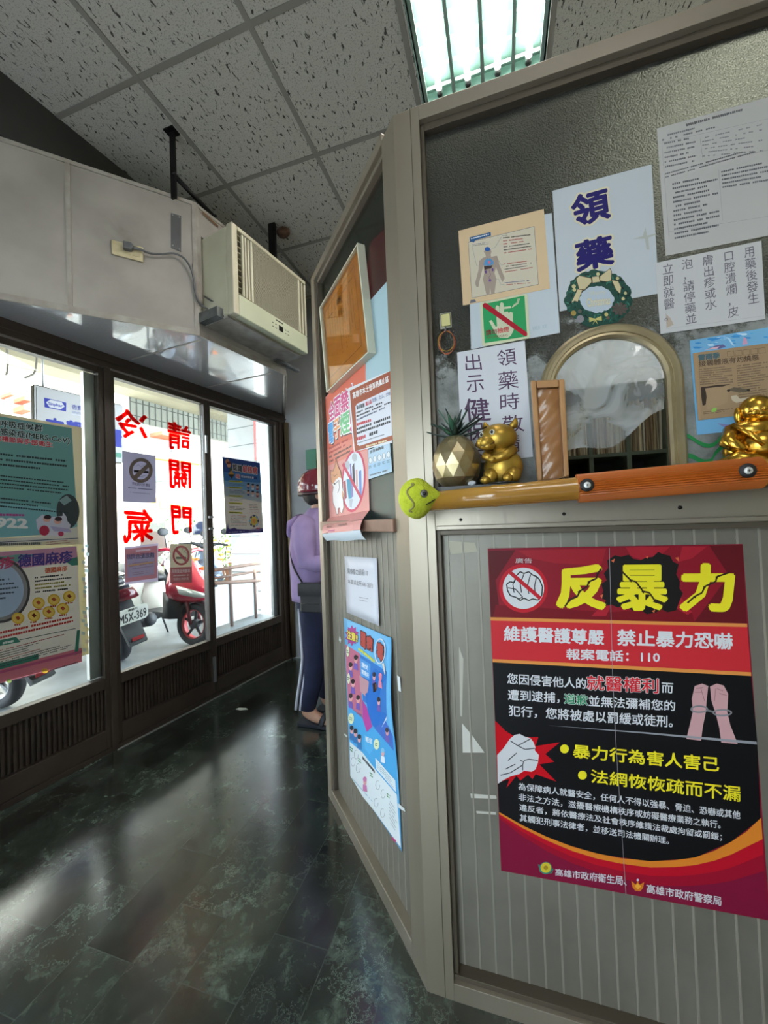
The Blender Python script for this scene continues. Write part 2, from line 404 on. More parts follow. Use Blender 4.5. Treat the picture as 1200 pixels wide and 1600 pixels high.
    mx = nt.nodes.new('ShaderNodeMix'); mx.data_type = 'RGBA'; L.new(mu.outputs[0], mx.inputs[0]); L.new(mf.outputs[2], mx.inputs[6]); mx.inputs[7].default_value = hx('#8fa295')
    # slab to slab brightness
    hs = nt.nodes.new('ShaderNodeHueSaturation'); mr = nt.nodes.new('ShaderNodeMapRange'); mr.inputs[3].default_value = 0.55; mr.inputs[4].default_value = 2.0
    L.new(br.outputs['Color'], mr.inputs[0]); L.new(mr.outputs[0], hs.inputs['Value']); L.new(mx.outputs[2], hs.inputs['Color'])
    m2 = nt.nodes.new('ShaderNodeMix'); m2.data_type = 'RGBA'; L.new(br.outputs['Fac'], m2.inputs[0]); L.new(hs.outputs[0], m2.inputs[6]); m2.inputs[7].default_value = hx('#414a45')
    L.new(m2.outputs[2], b.inputs['Base Color'])
    n4 = nt.nodes.new('ShaderNodeTexNoise'); n4.inputs['Scale'].default_value = 9; n4.inputs['Detail'].default_value = 6; L.new(tc.outputs['Object'], n4.inputs[0])
    mr2 = nt.nodes.new('ShaderNodeMapRange'); mr2.inputs[3].default_value = 0.12; mr2.inputs[4].default_value = 0.26; L.new(n4.outputs[0], mr2.inputs[0]); L.new(mr2.outputs[0], b.inputs['Roughness'])
    bp = nt.nodes.new('ShaderNodeBump'); bp.inputs['Strength'].default_value = 0.10; bp.inputs['Distance'].default_value = 0.004
    n5 = nt.nodes.new('ShaderNodeTexNoise'); n5.inputs['Scale'].default_value = 16; n5.inputs['Detail'].default_value = 5; L.new(tc.outputs['Object'], n5.inputs[0])
    L.new(n5.outputs[0], bp.inputs['Height']); L.new(bp.outputs[0], b.inputs['Normal']); b.inputs['Specular IOR Level'].default_value = 0.95; b.inputs['Coat Weight'].default_value = 0.5; b.inputs['Coat IOR'].default_value = 1.65; b.inputs['Coat Roughness'].default_value = 0.17
    return m
fb = MB(); fl = [PW.w(-3.6, 0, -0.02), Vector((2.4, -1.9, 0)), Vector((2.4, 3.3, 0)), PW.w(1.2, 0, -0.02)]
fb.prism([Vector((p.x, p.y, -0.06)) for p in fl], (0, 0, 0.06), floor_mat())
tag(fb.build('floor', origin=(0, 0, 0)), kind='structure')

# ---- suspended ceiling with a hole for the light
def tile_mat():
    m, nt, b = newmat('fissured ceiling tile'); L = nt.links; b.inputs['Roughness'].default_value = 0.9
    tc = nt.nodes.new('ShaderNodeTexCoord'); mp = nt.nodes.new('ShaderNodeMapping'); mp.inputs['Scale'].default_value = (1.0, 0.42, 1); mp.inputs['Rotation'].default_value = (0, 0, 0.5); L.new(tc.outputs['Object'], mp.inputs[0])
    n = nt.nodes.new('ShaderNodeTexNoise'); n.inputs['Scale'].default_value = 84; n.inputs['Detail'].default_value = 2; n.inputs['Distortion'].default_value = 0.6; L.new(mp.outputs[0], n.inputs[0])
    r = nt.nodes.new('ShaderNodeValToRGB'); r.color_ramp.elements[0].position = 0.335; r.color_ramp.elements[0].color = hx('#4a4945'); r.color_ramp.elements[1].position = 0.385; r.color_ramp.elements[1].color = hx('#c6c3ba')
    L.new(n.outputs[0], r.inputs[0])
    n2 = nt.nodes.new('ShaderNodeTexNoise'); n2.inputs['Scale'].default_value = 170; n2.inputs['Detail'].default_value = 2; L.new(tc.outputs['Object'], n2.inputs[0])
    r2 = nt.nodes.new('ShaderNodeValToRGB'); r2.color_ramp.elements[0].position = 0.34; r2.color_ramp.elements[0].color = (0.55, 0.55, 0.55, 1); r2.color_ramp.elements[1].position = 0.46; r2.color_ramp.elements[1].color = (1, 1, 1, 1); L.new(n2.outputs[0], r2.inputs[0])
    mx = nt.nodes.new('ShaderNodeMix'); mx.data_type = 'RGBA'; mx.blend_type = 'MULTIPLY'; mx.inputs[0].default_value = 0.8; L.new(r.outputs[0], mx.inputs[6]); L.new(r2.outputs[0], mx.inputs[7]); L.new(mx.outputs[2], b.inputs['Base Color'])
    bp = nt.nodes.new('ShaderNodeBump'); bp.inputs['Strength'].default_value = 0.5; bp.inputs['Distance'].default_value = 0.004; L.new(r.outputs[0], bp.inputs['Height']); L.new(bp.outputs[0], b.inputs['Normal'])
    return m
GX0, GY0, TS = -0.31, 0.743, 0.605
LX0, LX1, LY0, LY1 = -0.285, 0.282, 0.765, 1.935
cb = MB(); tm = tile_mat()
for x0, x1, y0, y1 in ((-2.75, LX0, -1.9, 3.4), (LX1, 2.4, -1.9, 3.4), (LX0, LX1, -1.9, LY0), (LX0, LX1, LY1, 3.4)): cb.box(x0, x1, y0, y1, CEIL, CEIL + 0.05, tm)
ceiling = tag(cb.build('ceiling', origin=(0, 0, CEIL)), kind='structure')
tb = MB(); tbar = mat('ceiling grid bar', '#8f8c84', 0.6)
for i in range(-4, 5):
    x = GX0 + i * TS
    if i in (0, 1):
        tb.box(x - 0.012, x + 0.012, -1.9, 3.4, CEIL - 0.004, CEIL + 0.02, tbar)
    else: tb.box(x - 0.012, x + 0.012, -1.9, 3.4, CEIL - 0.004, CEIL, tbar)
for j in range(-4, 5):
    y = GY0 + j * TS
    if j == 1: tb.box(-2.75, LX0, y - 0.012, y + 0.012, CEIL - 0.0035, CEIL, tbar); tb.box(LX1, 2.4, y - 0.012, y + 0.012, CEIL - 0.0035, CEIL, tbar)
    else: tb.box(-2.75, 2.4, y - 0.012, y + 0.012, CEIL - 0.0035, CEIL + (0.02 if j in (0, 2) else 0), tbar)
tb.build('ceiling_grid', ceiling)

# ---- walls
b = MB()     # shop-front wall above and beside the windows
b.pbox(PW, -3.8, 1.3, 2.30, CEIL, -0.22, -0.0, shadowpaint); b.pbox(PW, -3.8, -1.95, 0, 2.30, -0.20, 0.0, shadowpaint)
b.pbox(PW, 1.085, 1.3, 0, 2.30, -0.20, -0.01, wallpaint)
b.hexa([Vector(p) for p in ((-2.30, 0.6, 3.03), (-2.10, 0.6, 3.03), (-1.84, 3.19, 3.03), (-2.1, 3.19, 3.03), (-2.30, 0.6, CEIL), (-2.12, 0.6, CEIL), (-1.86, 3.19, CEIL), (-2.1, 3.19, CEIL))], shadowpaint)
tag(b.build('wall_left'), kind='structure')
b = MB(); b.box(-2.1, 2.4, 3.20, 3.32, 0, CEIL, wallpaint); tag(b.build('wall_back'), kind='structure')
b = MB(); b.box(2.3, 2.42, -1.9, 3.3, 0, CEIL, mat('cream wall paint', '#cfc9a6', 0.7, 0, '#c4be9a', 2)); tag(b.build('wall_right'), kind='structure')
FX0, FX1 = -1.45, -0.25     # unseen glazed entrance, added behind the camera to light the counter front
b = MB(); b.box(-2.75, FX0, -2.0, -1.88, 0, CEIL, wallpaint); b.box(FX1, 2.4, -2.0, -1.88, 0, CEIL, wallpaint); b.box(FX0, FX1, -2.0, -1.88, 2.2, CEIL, wallpaint); tag(b.build('wall_front'), kind='structure')
t = thing('door_unseen', ((FX0 + FX1) / 2, -1.94, 0), kind='structure')
b = MB()
for x0, x1 in ((FX0, FX0 + 0.05), ((FX0 + FX1) / 2 - 0.025, (FX0 + FX1) / 2 + 0.025), (FX1 - 0.05, FX1)): b.box(x0, x1, -1.97, -1.91, 0, 2.2, brown)
b.box(FX0 + 0.05, FX1 - 0.05, -1.97, -1.91, 2.14, 2.2, brown); b.box(FX0 + 0.05, FX1 - 0.05, -1.97, -1.91, 0.0, 0.42, brown); b.build('frame', t)
b = MB(); b.box(FX0 + 0.05, FX1 - 0.05, -1.943, -1.937, 0.42, 2.14, clear_glass('window glass', '#eef4f4', 0.55, 0.01)); b.build('glass_pane', t)

# ---- shop-front: one fixed window and two door leaves in a dark brown frame
gl = clear_glass('window glass', '#eef4f4', 0.55, 0.01)
def leaf(name, u0, u1, grey_right=0.0, sl=0.038, sr=0.038):
    t = thing(name, PW.w((u0 + u1) / 2, 0, 0), kind='structure')
    f = MB()
    f.pbox(PW, u0, u0 + sl, 0.03, 2.20, -0.055, -0.005, brown); f.pbox(PW, u1 - sr, u1, 0.03, 2.20, -0.055, -0.005, brown)
    f.pbox(PW, u0 + sl, u1 - sr, 2.165, 2.20, -0.055, -0.005, brown); f.pbox(PW, u0 + sl, u1 - sr, 0.365, 0.425, -0.055, -0.002, brown)
    f.pbox(PW, u0 + sl, u1 - sr, 0.03, 0.135, -0.055, -0.002, brown)
    f.build('frame', t, bevel=0.003)
    g = MB(); g.pbox(PW, u0 + sl, u1 - sr, 0.425, 2.165, -0.034, -0.029, gl); g.build('glass_pane', t)
    p = MB(); p.pbox(PW, u0 + sl, u1 - sr, 0.135, 0.365, -0.045, -0.030, brown_rib)
    n = int((u1 - u0 - sl - sr) / 0.022)
    for i in range(n):
        c = u0 + sl + (i + 0.5) * (u1 - u0 - sl - sr) / n; p.pbox(PW, c - 0.005, c + 0.005, 0.137, 0.363, -0.030, -0.020, brown_rib)
    p.build('ribbed_panel', t)
    al = mat('weathered aluminium', '#c4c1bb', 0.32, 0.6, '#a5a29c', 10, stretch=(1, 1, 0.1))
    if grey_right:
        e = MB(); e.pbox(PW, u1 - sr - grey_right, u1 - sr, 0.43, 2.16, -0.075, -0.045, al); e.pbox(PW, u1 - sr - grey_right * 0.35, u1 - sr, 0.43, 2.16, -0.085, -0.075, brown); e.build('outer_stile', t)
    return t
window_1 = leaf('window_1', -1.93, -0.480, grey_right=0.055)
door_1 = leaf('door_1', -0.465, 0.217, sl=0.034, sr=0.026)
door_2 = leaf('door_2', 0.219, 1.0, grey_right=0.05, sl=0.026)
b = MB()
b.pbox(PW, -1.95, 1.09, 2.205, 2.31, -0.09, 0.012, brown); b.pbox(PW, -1.95, 1.09, 2.235, 2.25, 0.012, 0.02, brown)
b.pbox(PW, -0.492, -0.458, 0, 2.205, -0.09, 0.006, brown); b.pbox(PW, 1.003, 1.09, 0, 2.205, -0.12, 0.012, brown)
b.pbox(PW, -1.95, 1.09, 0.0, 0.028, -0.09, 0.0, brown); b.pbox(PW, -0.47, 1.09, 0.0, 0.006, 0.0, 0.014, mat('grey floor caulk', '#6d6b66', 0.7))
tag(b.build('trim_1', bevel=0.002), kind='structure')
b = MB(); pa = PW.w(1.06, 0, 0.04); b.tube([pa + Vector((0, 0, 0.02)), pa + Vector((0, 0, 2.2))], 0.022, mat('tarnished brass pipe', '#75664f', 0.35, 0.6, '#5d513e', 6, stretch=(1, 1, 0.1)))
tag(b.build('trim_2'), kind='structure')
# door closer fittings of the left door leaf
b = MB(); b.pbox(PW, 0.190, 0.205, 1.80, 1.93, -0.002, 0.010, mat('dull steel', '#9a9c9c', 0.35, 0.8)); b.build('hinge_plate', door_1)
b = MB(); b.pbox(PW, 0.205, 0.222, 0.12, 0.30, -0.004, 0.012, mat('dull steel', '#9a9c9c', 0.35, 0.8)); b.build('floor_bolt', door_1)
b = MB(); b.pbox(PW, 0.20, 0.243, 1.235, 1.25, -0.002, 0.008, mat('dull steel', '#9a9c9c', 0.35, 0.8)); b.pbox(PW, 0.20, 0.243, 1.32, 1.335, -0.002, 0.008, mat('dull steel', '#9a9c9c', 0.35, 0.8)); b.build('latch', door_1)

# ---- dispensary partition, straight front
wall_p = thing('wall_partition', (0.6, 1.05, 0), kind='structure')
XL, XR = -0.2416, 1.7
b = MB()
b.prism([(-0.294, 1.08, 0), (XL, 1.022, 0), (-0.169, 1.02, 0), (-0.169, 1.075, 0), (-0.235, 1.11, 0)], (0, 0, 2.385), bronze)
b.box(-0.1935, -0.1915, 1.0192, 1.021, 0, 2.385, bronze_dark); b.box(-0.169, XR, 1.02, 1.08, 2.345, 2.385, bronze); b.box(-0.158, XR, 1.035, 1.07, 2.325, 2.345, bronze_dark)
b.box(-0.169, XR, 1.02, 1.08, 0, 0.045, bronze); b.box(-0.169, XR, 1.03, 1.08, 0.045, 0.058, bronze_dark)
b.box(-0.169, -0.158, 1.034, 1.075, 0.045, 2.345, bronze_dark)
b.box(XR, XR + 0.06, 1.02, 1.08, 0, 2.385, bronze)
b.build('frame', wall_p, bevel=0.0025)
b = MB(); b.box(-0.169, XR, 1.019, 1.08, 1.226, 1.298, bronze); b.box(-0.165, XR, 1.012, 1.02, 1.226, 1.238, bronze); b.box(-0.158, XR, 1.024, 1.07, 1.212, 1.226, bronze_dark); b.build('middle_rail', wall_p, bevel=0.002)
b = MB(); screw = mat('black screw', '#1d1b1a', 0.4, 0.6)
for px, py in ((720, 812), (881, 803), (1062, 793)):
    b = MB(); p = PF.at(px, py); b.lathe([(0.0005, -0.003), (0.004, -0.002), (0.0045, 0.002)], (p.x, 1.018, p.z), screw, 'y', 10); b.build('screw', wall_p)
b = MB(); b.box(-0.158, XR, 1.060, 1.070, 0.05, 1.22, rib_mat)
for i in range(46):
    x = -0.143 + i * 0.0405; b.box(x - 0.0022, x + 0.0022, 1.0575, 1.060, 0.06, 1.212, rib_line)
PP = Plane((0, 1.0595), (1, 0), (0, -1))
for q, c in (([(722, 1130), (737, 1148), (757, 1176), (723, 1176)], '#d6d4cd'), ([(735, 1240), (775, 1243), (776, 1248), (736, 1247)], '#cfccc4'), ([(744, 1267), (775, 1269), (775, 1273), (745, 1271)], '#c9c6bd'), ([(717, 1010), (724, 1030), (722, 1120), (719, 1118)], '#bdb9ae'), ([(700, 845), (742, 848), (746, 862), (704, 866)], '#c3bda9')):
    b.face([PP.at(*p) for p in q], mat('old tape residue ' + c, c, 0.6))
b.build('ribbed_panel', wall_p)
# textured glass with an arched serving hatch
def pattern_glass():
    m, nt, b = newmat('hammered glass'); L = nt.links
    b.inputs['Base Color'].default_value = hx('#4a4b48'); b.inputs['Roughness'].default_value = 0.18; b.inputs['Specular IOR Level'].default_value = 0.9
    tc = nt.nodes.new('ShaderNodeTexCoord')
    n = nt.nodes.new('ShaderNodeTexNoise'); n.inputs['Scale'].default_value = 290; n.inputs['Detail'].default_value = 2; L.new(tc.outputs['Object'], n.inputs[0])
    bp = nt.nodes.new('ShaderNodeBump'); bp.inputs['Strength'].default_value = 1.0; bp.inputs['Distance'].default_value = 0.008; L.new(n.outputs[0], bp.inputs['Height']); L.new(bp.outputs[0], b.inputs['Normal'])
    t = nt.nodes.new('ShaderNodeBsdfRefraction'); t.inputs['Color'].default_value = hx('#aeb0a6'); t.inputs['Roughness'].default_value = 0.55; t.inputs['IOR'].default_value = 1.2; L.new(bp.outputs[0], t.inputs['Normal'])
    mx = nt.nodes.new('ShaderNodeMixShader'); mx.inputs[0].default_value = 0.5
    L.new(b.outputs[0], mx.inputs[1]); L.new(t.outputs[0], mx.inputs[2]); L.new(mx.outputs[0], nt.nodes['Material Output'].inputs[0]); return m
pg_mat = pattern_glass()
AX0, AX1, AZS = 0.124, 0.398, 1.565          # hatch: left, right, spring line
ACX, AR = (AX0 + AX1) / 2, (AX1 - AX0) / 2
arc = [(ACX - AR * math.cos(PI * i / 24), AZS + AR * 0.95 * math.sin(PI * i / 24)) for i in range(25)]
b = MB(); GY = 1.055
def fgl(pts):
    if sum(xa * zb - xb * za for (xa, za), (xb, zb) in zip(pts, pts[1:] + pts[:1])) < 0: pts = pts[::-1]
    b.face([Vector((x, GY, z)) for x, z in pts], pg_mat); b.face([Vector((x, GY + 0.005, z)) for x, z in pts[::-1]], pg_mat)
fgl([(-0.16, 1.30), (AX0, 1.30), (AX0, AZS), (AX0, 2.33), (-0.16, 2.33)]); fgl([(AX1, 1.30), (XR, 1.30), (XR, 2.33), (AX1, 2.33)])
for (xa, za), (xb, zb) in zip(arc, arc[1:]): fgl([(xa, za), (xb, zb), (xb, 2.33), (xa, 2.33)])
bmesh.ops.remove_doubles(b.bm, verts=b.bm.verts[:], dist=1e-6); glass_p = b.build('textured_glass', wall_p, fixn=False)
def film_mat():
    m, nt, b = newmat('peeling privacy film'); L = nt.links; b.inputs['Roughness'].default_value = 0.5
    noise_col(nt, b, hx('#6a6c69'), hx('#a2a5a2'), 22, 8, 0.3, 0.7); bump(nt, b, 130, 0.6, 0.006)
    tc = nt.nodes.new('ShaderNodeTexCoord'); sp = nt.nodes.new('ShaderNodeSeparateXYZ'); L.new(tc.outputs['Object'], sp.inputs[0])
    n = nt.nodes.new('ShaderNodeTexNoise'); n.inputs['Scale'].default_value = 11; n.inputs['Detail'].default_value = 8; n.inputs['Roughness'].default_value = 0.7; L.new(tc.outputs['Object'], n.inputs[0])
    mr = nt.nodes.new('ShaderNodeMapRange'); mr.inputs[1].default_value = 1.50; mr.inputs[2].default_value = 1.86; mr.inputs[3].default_value = 0.30; mr.inputs[4].default_value = -0.34; L.new(sp.outputs[2], mr.inputs[0])
    ad = nt.nodes.new('ShaderNodeMath'); ad.operation = 'ADD'; L.new(n.outputs[0], ad.inputs[0]); L.new(mr.outputs[0], ad.inputs[1])
    st = nt.nodes.new('ShaderNodeMapRange'); st.inputs[1].default_value = 0.44; st.inputs[2].default_value = 0.56; st.inputs[3].default_value = 0.0; st.inputs[4].default_value = 0.82; L.new(ad.outputs[0], st.inputs[0])
    L.new(st.outputs[0], b.inputs['Alpha']); return m
b = MB(); fm = film_mat()
def film(pts): b.face([Vector((x, GY - 0.0006, z)) for x, z in pts], fm)
film([(-0.158, 1.30), (AX0, 1.30), (AX0, 1.90), (-0.158, 1.90)]); film([(AX1, 1.30), (XR, 1.30), (XR, 1.90), (AX1, 1.90)])
for (xa, za), (xb, zb) in zip(arc, arc[1:]): film([(xa, za), (xb, zb), (xb, 1.90), (xa, 1.90)])
b.build('privacy_film', wall_p)
gold = mat('champagne gold aluminium', '#b9aa86', 0.3, 0.75, '#a8997a', 8)
b = MB(); path = [(AX0, 1.30)] + arc + [(AX1, 1.30)]
def arcring(k, x, z):
    a, c = path[max(k - 1, 0)], path[min(k + 1, len(path) - 1)]; tx, tz = c[0] - a[0], c[1] - a[1]; L = math.hypot(tx, tz); nx, nz = -tz / L, tx / L
    prof = [(-0.017, 0.0), (-0.017, 0.012), (-0.011, 0.017), (-0.005, 0.0165), (-0.004, 0.019), (0.004, 0.019), (0.005, 0.0165), (0.011, 0.017), (0.017, 0.012), (0.017, 0.0)]
    return [Vector((x + nx * o, GY - d, z + nz * o)) for o, d in prof]
b.loft([arcring(k, x, z) for k, (x, z) in enumerate(path)], gold, True, False); b.build('arched_hatch_frame', wall_p)
def plastic_mat():
    m, nt, b = newmat('crumpled clear plastic'); L = nt.links
    b.inputs['Base Color'].default_value = hx('#c8cbca'); b.inputs['Roughness'].default_value = 0.07; b.inputs['Specular IOR Level'].default_value = 1.0; b.inputs['Coat Weight'].default_value = 1.0; b.inputs['Coat IOR'].default_value = 1.8; b.inputs['Coat Roughness'].default_value = 0.03
    t = nt.nodes.new('ShaderNodeBsdfTransparent'); t.inputs[0].default_value = hx('#e4e6e4'); mx = nt.nodes.new('ShaderNodeMixShader')
    tc = nt.nodes.new('ShaderNodeTexCoord'); n = nt.nodes.new('ShaderNodeTexNoise'); n.inputs['Scale'].default_value = 9; n.inputs['Detail'].default_value = 3; n.inputs['Distortion'].default_value = 1.2; L.new(tc.outputs['Object'], n.inputs[0])
    mr = nt.nodes.new('ShaderNodeMapRange'); mr.inputs[1].default_value = 0.44; mr.inputs[2].default_value = 0.56; mr.inputs[3].default_value = 0.30; mr.inputs[4].default_value = 0.62; L.new(n.outputs[0], mr.inputs[0]); L.new(mr.outputs[0], mx.inputs[0])
    L.new(t.outputs[0], mx.inputs[1]); L.new(b.outputs[0], mx.inputs[2]); L.new(mx.outputs[0], nt.nodes['Material Output'].inputs[0]); return m
b = MB()
def plast(u, v):
    x = AX0 + 0.022 + u * (AX1 - AX0 - 0.044); h = math.sqrt(max(0, 1 - ((x - ACX) / (AR - 0.018)) ** 2)); zt = AZS + 0.95 * (AR - 0.018) * h
    zb = 1.405 + 0.085 * u * u + 0.012 * math.sin(9 * u); z = zt + (zb - zt) * v
    return Vector((x, GY - 0.002 - 0.012 * v * (0.6 + 0.4 * math.sin(7 * u + 3 * v)) - 0.004 * math.sin(16 * u + 8 * v), z))
b.sheetgrid(plast, 30, 24, plastic_mat()); b.build('plastic_curtain', wall_p)

# ---- dispensary partition, chamfered corner panel
wall_c = thing('wall_chamfer', PA.w(-0.4, 0, 0), kind='structure')
UE = -0.755
b = MB()
b.pbox(PA, UE, UE + 0.05, 0, 2.41, -0.06, 0, bronze); b.pbox(PA, UE + 0.05, UE + 0.062, 0.04, 2.37, -0.05, -0.012, bronze_dark)
b.pbox(PA, UE + 0.05, 0.0, 2.375, 2.41, -0.06, 0, bronze); b.pbox(PA, UE + 0.05, -0.0, 2.36, 2.375, -0.05, -0.014, bronze)
b.pbox(PA, UE + 0.05, 0.0, 0, 0.055, -0.06, 0.0, bronze)
b.hexa([Vector((-0.815, 1.627, 0)), Vector((-0.775, 1.66, 0)), Vector((-0.775, 3.2, 0)), Vector((-0.835, 3.2, 0)), Vector((-0.815, 1.627, 0.9)), Vector((-0.775, 1.66, 0.9)), Vector((-0.775, 3.2, 0.9)), Vector((-0.835, 3.2, 0.9))], bronze)
b.build('frame', wall_c, bevel=0.0025)
b = MB(); b.pbox(PA, UE + 0.05, 0.0, 1.222, 1.262, -0.05, 0.010, mat('brown sill rail', '#8a6a58', 0.45, 0.2, '#7b5c4c', 9)); b.build('middle_rail', wall_c, bevel=0.003)
b = MB(); b.pbox(PA, UE + 0.05, 0.0, 0.05, 1.222, -0.040, -0.030, rib_mat)
for i in range(18):
    u = UE + 0.075 + i * 0.040; b.pbox(PA, u - 0.0022, u + 0.0022, 0.06, 1.218, -0.030, -0.0285, rib_line)
b.build('ribbed_panel', wall_c)
b = MB(); b.pbox(PA, UE + 0.05, 0.0, 1.262, 2.37, -0.040, -0.035, clear_glass('frosted glass', '#a9b6b2', 0.6, 0.2, (200, 0.5, 0.003))); b.build('glass_pane', wall_c)
b = MB(); tape = mat('white tape scrap', '#dfe3e4', 0.5)
for q in ([(621, 1055), (625, 1058), (627, 1081), (623, 1079)], [(622, 1255), (632, 1263), (633, 1268), (623, 1262)], [(531, 994), (533, 1000), (532, 1004), (530, 1000)], [(539, 1146), (543, 1150), (542, 1152), (538, 1148)]):
    P_ = PA.off(-0.0255); b = MB(); b.prism([P_.at(*p) for p in q], PA.n * 0.001, tape); b.build('tape_scrap', wall_c)

# ================================================================== CEILING LIGHT
t = thing('ceiling_light', (0, (LY0 + LY1) / 2, CEIL), 'recessed four tube fluorescent troffer shining above the dispensary partition', 'ceiling light')
alu = mat('pale reflector', '#9db5aa', 0.3, 0.1)
white_enamel = mat('white enamel', '#e4e6e2', 0.4)
trough = mat('green tinted trough', '#64857a', 0.4); b = MB(); H = 0.095
b.box(LX0, LX1, LY0, LY1, CEIL + H, CEIL + H + 0.004, trough)
for x0, x1, y0, y1 in ((LX0 - 0.004, LX0, LY0, LY1), (LX1, LX1 + 0.004, LY0, LY1), (LX0, LX1, LY0 - 0.004, LY0), (LX0, LX1, LY1, LY1 + 0.004)): b.box(x0, x1, y0, y1, CEIL - 0.002, CEIL + H, trough)
b.build('housing', t)
tubem = emit('fluorescent tube', '#fff5f3', 27.0)
capm = mat('tube cap metal', '#b8babb', 0.3, 0.8)
TX = (-0.205, -0.066, 0.073, 0.212)
for x in TX:
    b = MB(); b.tube([(x, LY0 + 0.05, CEIL + 0.045), (x, LY1 - 0.05, CEIL + 0.045)], 0.0135, tubem, 14); tb_ = b.build('lamp_tube', t)
    for y0, y1 in ((LY0 + 0.02, LY0 + 0.052), (LY1 - 0.052, LY1 - 0.02)): b = MB(); b.tube([(x, y0, CEIL + 0.045), (x, y1, CEIL + 0.045)], 0.0142, capm, 12); b.build('end_cap', tb_)
b = MB()
for x in (LX0 + 0.012, -0.1355, 0.0035, 0.1425, LX1 - 0.012):
    b = MB(); b.prism([(x - 0.008, LY0, CEIL + 0.030), (x + 0.008, LY0, CEIL + 0.030), (x + 0.003, LY0, CEIL + 0.088), (x - 0.003, LY0, CEIL + 0.088)], (0, LY1 - LY0, 0), alu); b.build('reflector', t)
y = LY0 + 0.07
while y < LY1 - 0.02:
    for x0, x1 in ((LX0 + 0.02, -0.146), (-0.125, -0.007), (0.014, 0.132), (0.153, LX1 - 0.02)):
        b = MB(); b.prism([(x0, y - 0.006, CEIL + 0.072), (x0, y + 0.006, CEIL + 0.072), (x0, y + 0.002, CEIL + 0.062), (x0, y - 0.002, CEIL + 0.062)], (x1 - x0, 0, 0), mat('pale green louvre', '#cfe8db', 0.4)); b.build('louvre_blade', t)
    y += 0.088


# ================================================================== BOXED HOUSING ABOVE THE SHOP FRONT
panel_w = mat('grubby white board', '#a8a39b', 0.55, 0, '#948f88', 3.2, (14, 0.05))
trim_w = mat('white plastic edging', '#a9a59d', 0.45, 0, '#969085', 14)
def gloss_mat():
    m, nt, b = newmat('glossy white laminate'); b.inputs['Base Color'].default_value = hx('#b4b3b5'); b.inputs['Roughness'].default_value = 0.10; b.inputs['Specular IOR Level'].default_value = 1.0; b.inputs['Coat Weight'].default_value = 1.0; b.inputs['Coat IOR'].default_value = 2.3; b.inputs['Coat Roughness'].default_value = 0.04
    bump(nt, b, 80, 0.42, 0.004, 4); return m
ZB, ZT = 2.285, 3.005
K = PBA.p0
Lw = PBA.w(-1.12, 0); Rw = PBB.w(0.674, 0)
def sooty():
    m, nt, b = newmat('grubby white board with soot'); L = nt.links; b.inputs['Roughness'].default_value = 0.55
    n, r = noise_col(nt, b, hx('#a8a39b'), hx('#948f88'), 3.2)
    c = PBA.at(196, 372) - Vector((K.x - 0.3, K.y, ZB)); tc = nt.nodes.new('ShaderNodeTexCoord')
    vd = nt.nodes.new('ShaderNodeVectorMath'); vd.operation = 'DISTANCE'; vd.inputs[1].default_value = c; L.new(tc.outputs['Object'], vd.inputs[0])
    mr = nt.nodes.new('ShaderNodeMapRange'); mr.inputs[1].default_value = 0.02; mr.inputs[2].default_value = 0.16; mr.inputs[3].default_value = 0.75; mr.inputs[4].default_value = 0.0; L.new(vd.outputs['Value'], mr.inputs[0])
    n2 = nt.nodes.new('ShaderNodeTexNoise'); n2.inputs['Scale'].default_value = 17; n2.inputs['Detail'].default_value = 5; L.new(tc.outputs['Object'], n2.inputs[0])
    mu = nt.nodes.new('ShaderNodeMath'); mu.operation = 'MULTIPLY'; L.new(mr.outputs[0], mu.inputs[0]); L.new(n2.outputs[0], mu.inputs[1])
    mx = nt.nodes.new('ShaderNodeMix'); mx.data_type = 'RGBA'; L.new(mu.outputs[0], mx.inputs[0]); L.new(r.outputs[0], mx.inputs[6]); mx.inputs[7].default_value = hx('#4a463f'); L.new(mx.outputs[2], b.inputs['Base Color']); return m
h = thing('boxed_housing', (K.x - 0.3, K.y, ZB), 'grubby white boxed housing with a glossy underside above the shop windows', 'housing')
b = MB()
b.pbox(PBA, -1.15, 0.0, ZB + 0.012, ZT, -0.012, 0, sooty()); b.build('front_panel', h)
b = MB(); b.pbox(PBB, 0.0, 0.674, ZB + 0.012, 2.365, -0.012, 0, panel_w); b.pbox(PBB, 0.0, 0.034, 2.365, ZT, -0.012, 0, panel_w); b.pbox(PBB, 0.034, 0.674, 2.845, ZT, -0.012, 0, panel_w); b.pbox(PBB, 0.64, 0.674, 2.365, 2.845, -0.012, 0, panel_w)
e0, e1 = PBB.w(0.674, 0), PW.w(1.085, 0)
b.prism([e0 + Vector((0, 0, ZB)), e1 + Vector((0, 0, ZB)), e1 + Vector((0, 0, ZT)), e0 + Vector((0, 0, ZT))], (0, 0.012, 0), panel_w); b.build('side_panel', h)
far = [PW.w(-1.25, 0, 0.0), PW.w(1.085, 0, 0.0)]
b = MB(); b.prism([Vector((p.x, p.y, ZB)) for p in (Lw, K, Rw, far[1], far[0])], (0, 0, 0.012), gloss_mat()); b.build('glossy_underside', h)
b = MB(); b.prism([Vector((p.x, p.y, ZT - 0.01)) for p in (Lw, K, Rw, far[1], far[0])], (0, 0, 0.01), panel_w); b.build('top_panel', h)
b = MB()
b.pbox(PBA, -1.15, 0.004, ZB - 0.004, ZB + 0.026, 0, 0.008, trim_w); b.pbox(PBA, -1.15, 0.004, ZT - 0.014, ZT + 0.004, 0, 0.006, trim_w)
b.pbox(PBA, -0.016, 0.006, ZB, ZT, 0, 0.007, trim_w)
b.pbox(PBA, PBA.uz(105, 250)[0] - 0.009, PBA.uz(105, 250)[0] + 0.009, ZB + 0.02, ZT - 0.01, 0, 0.005, trim_w)
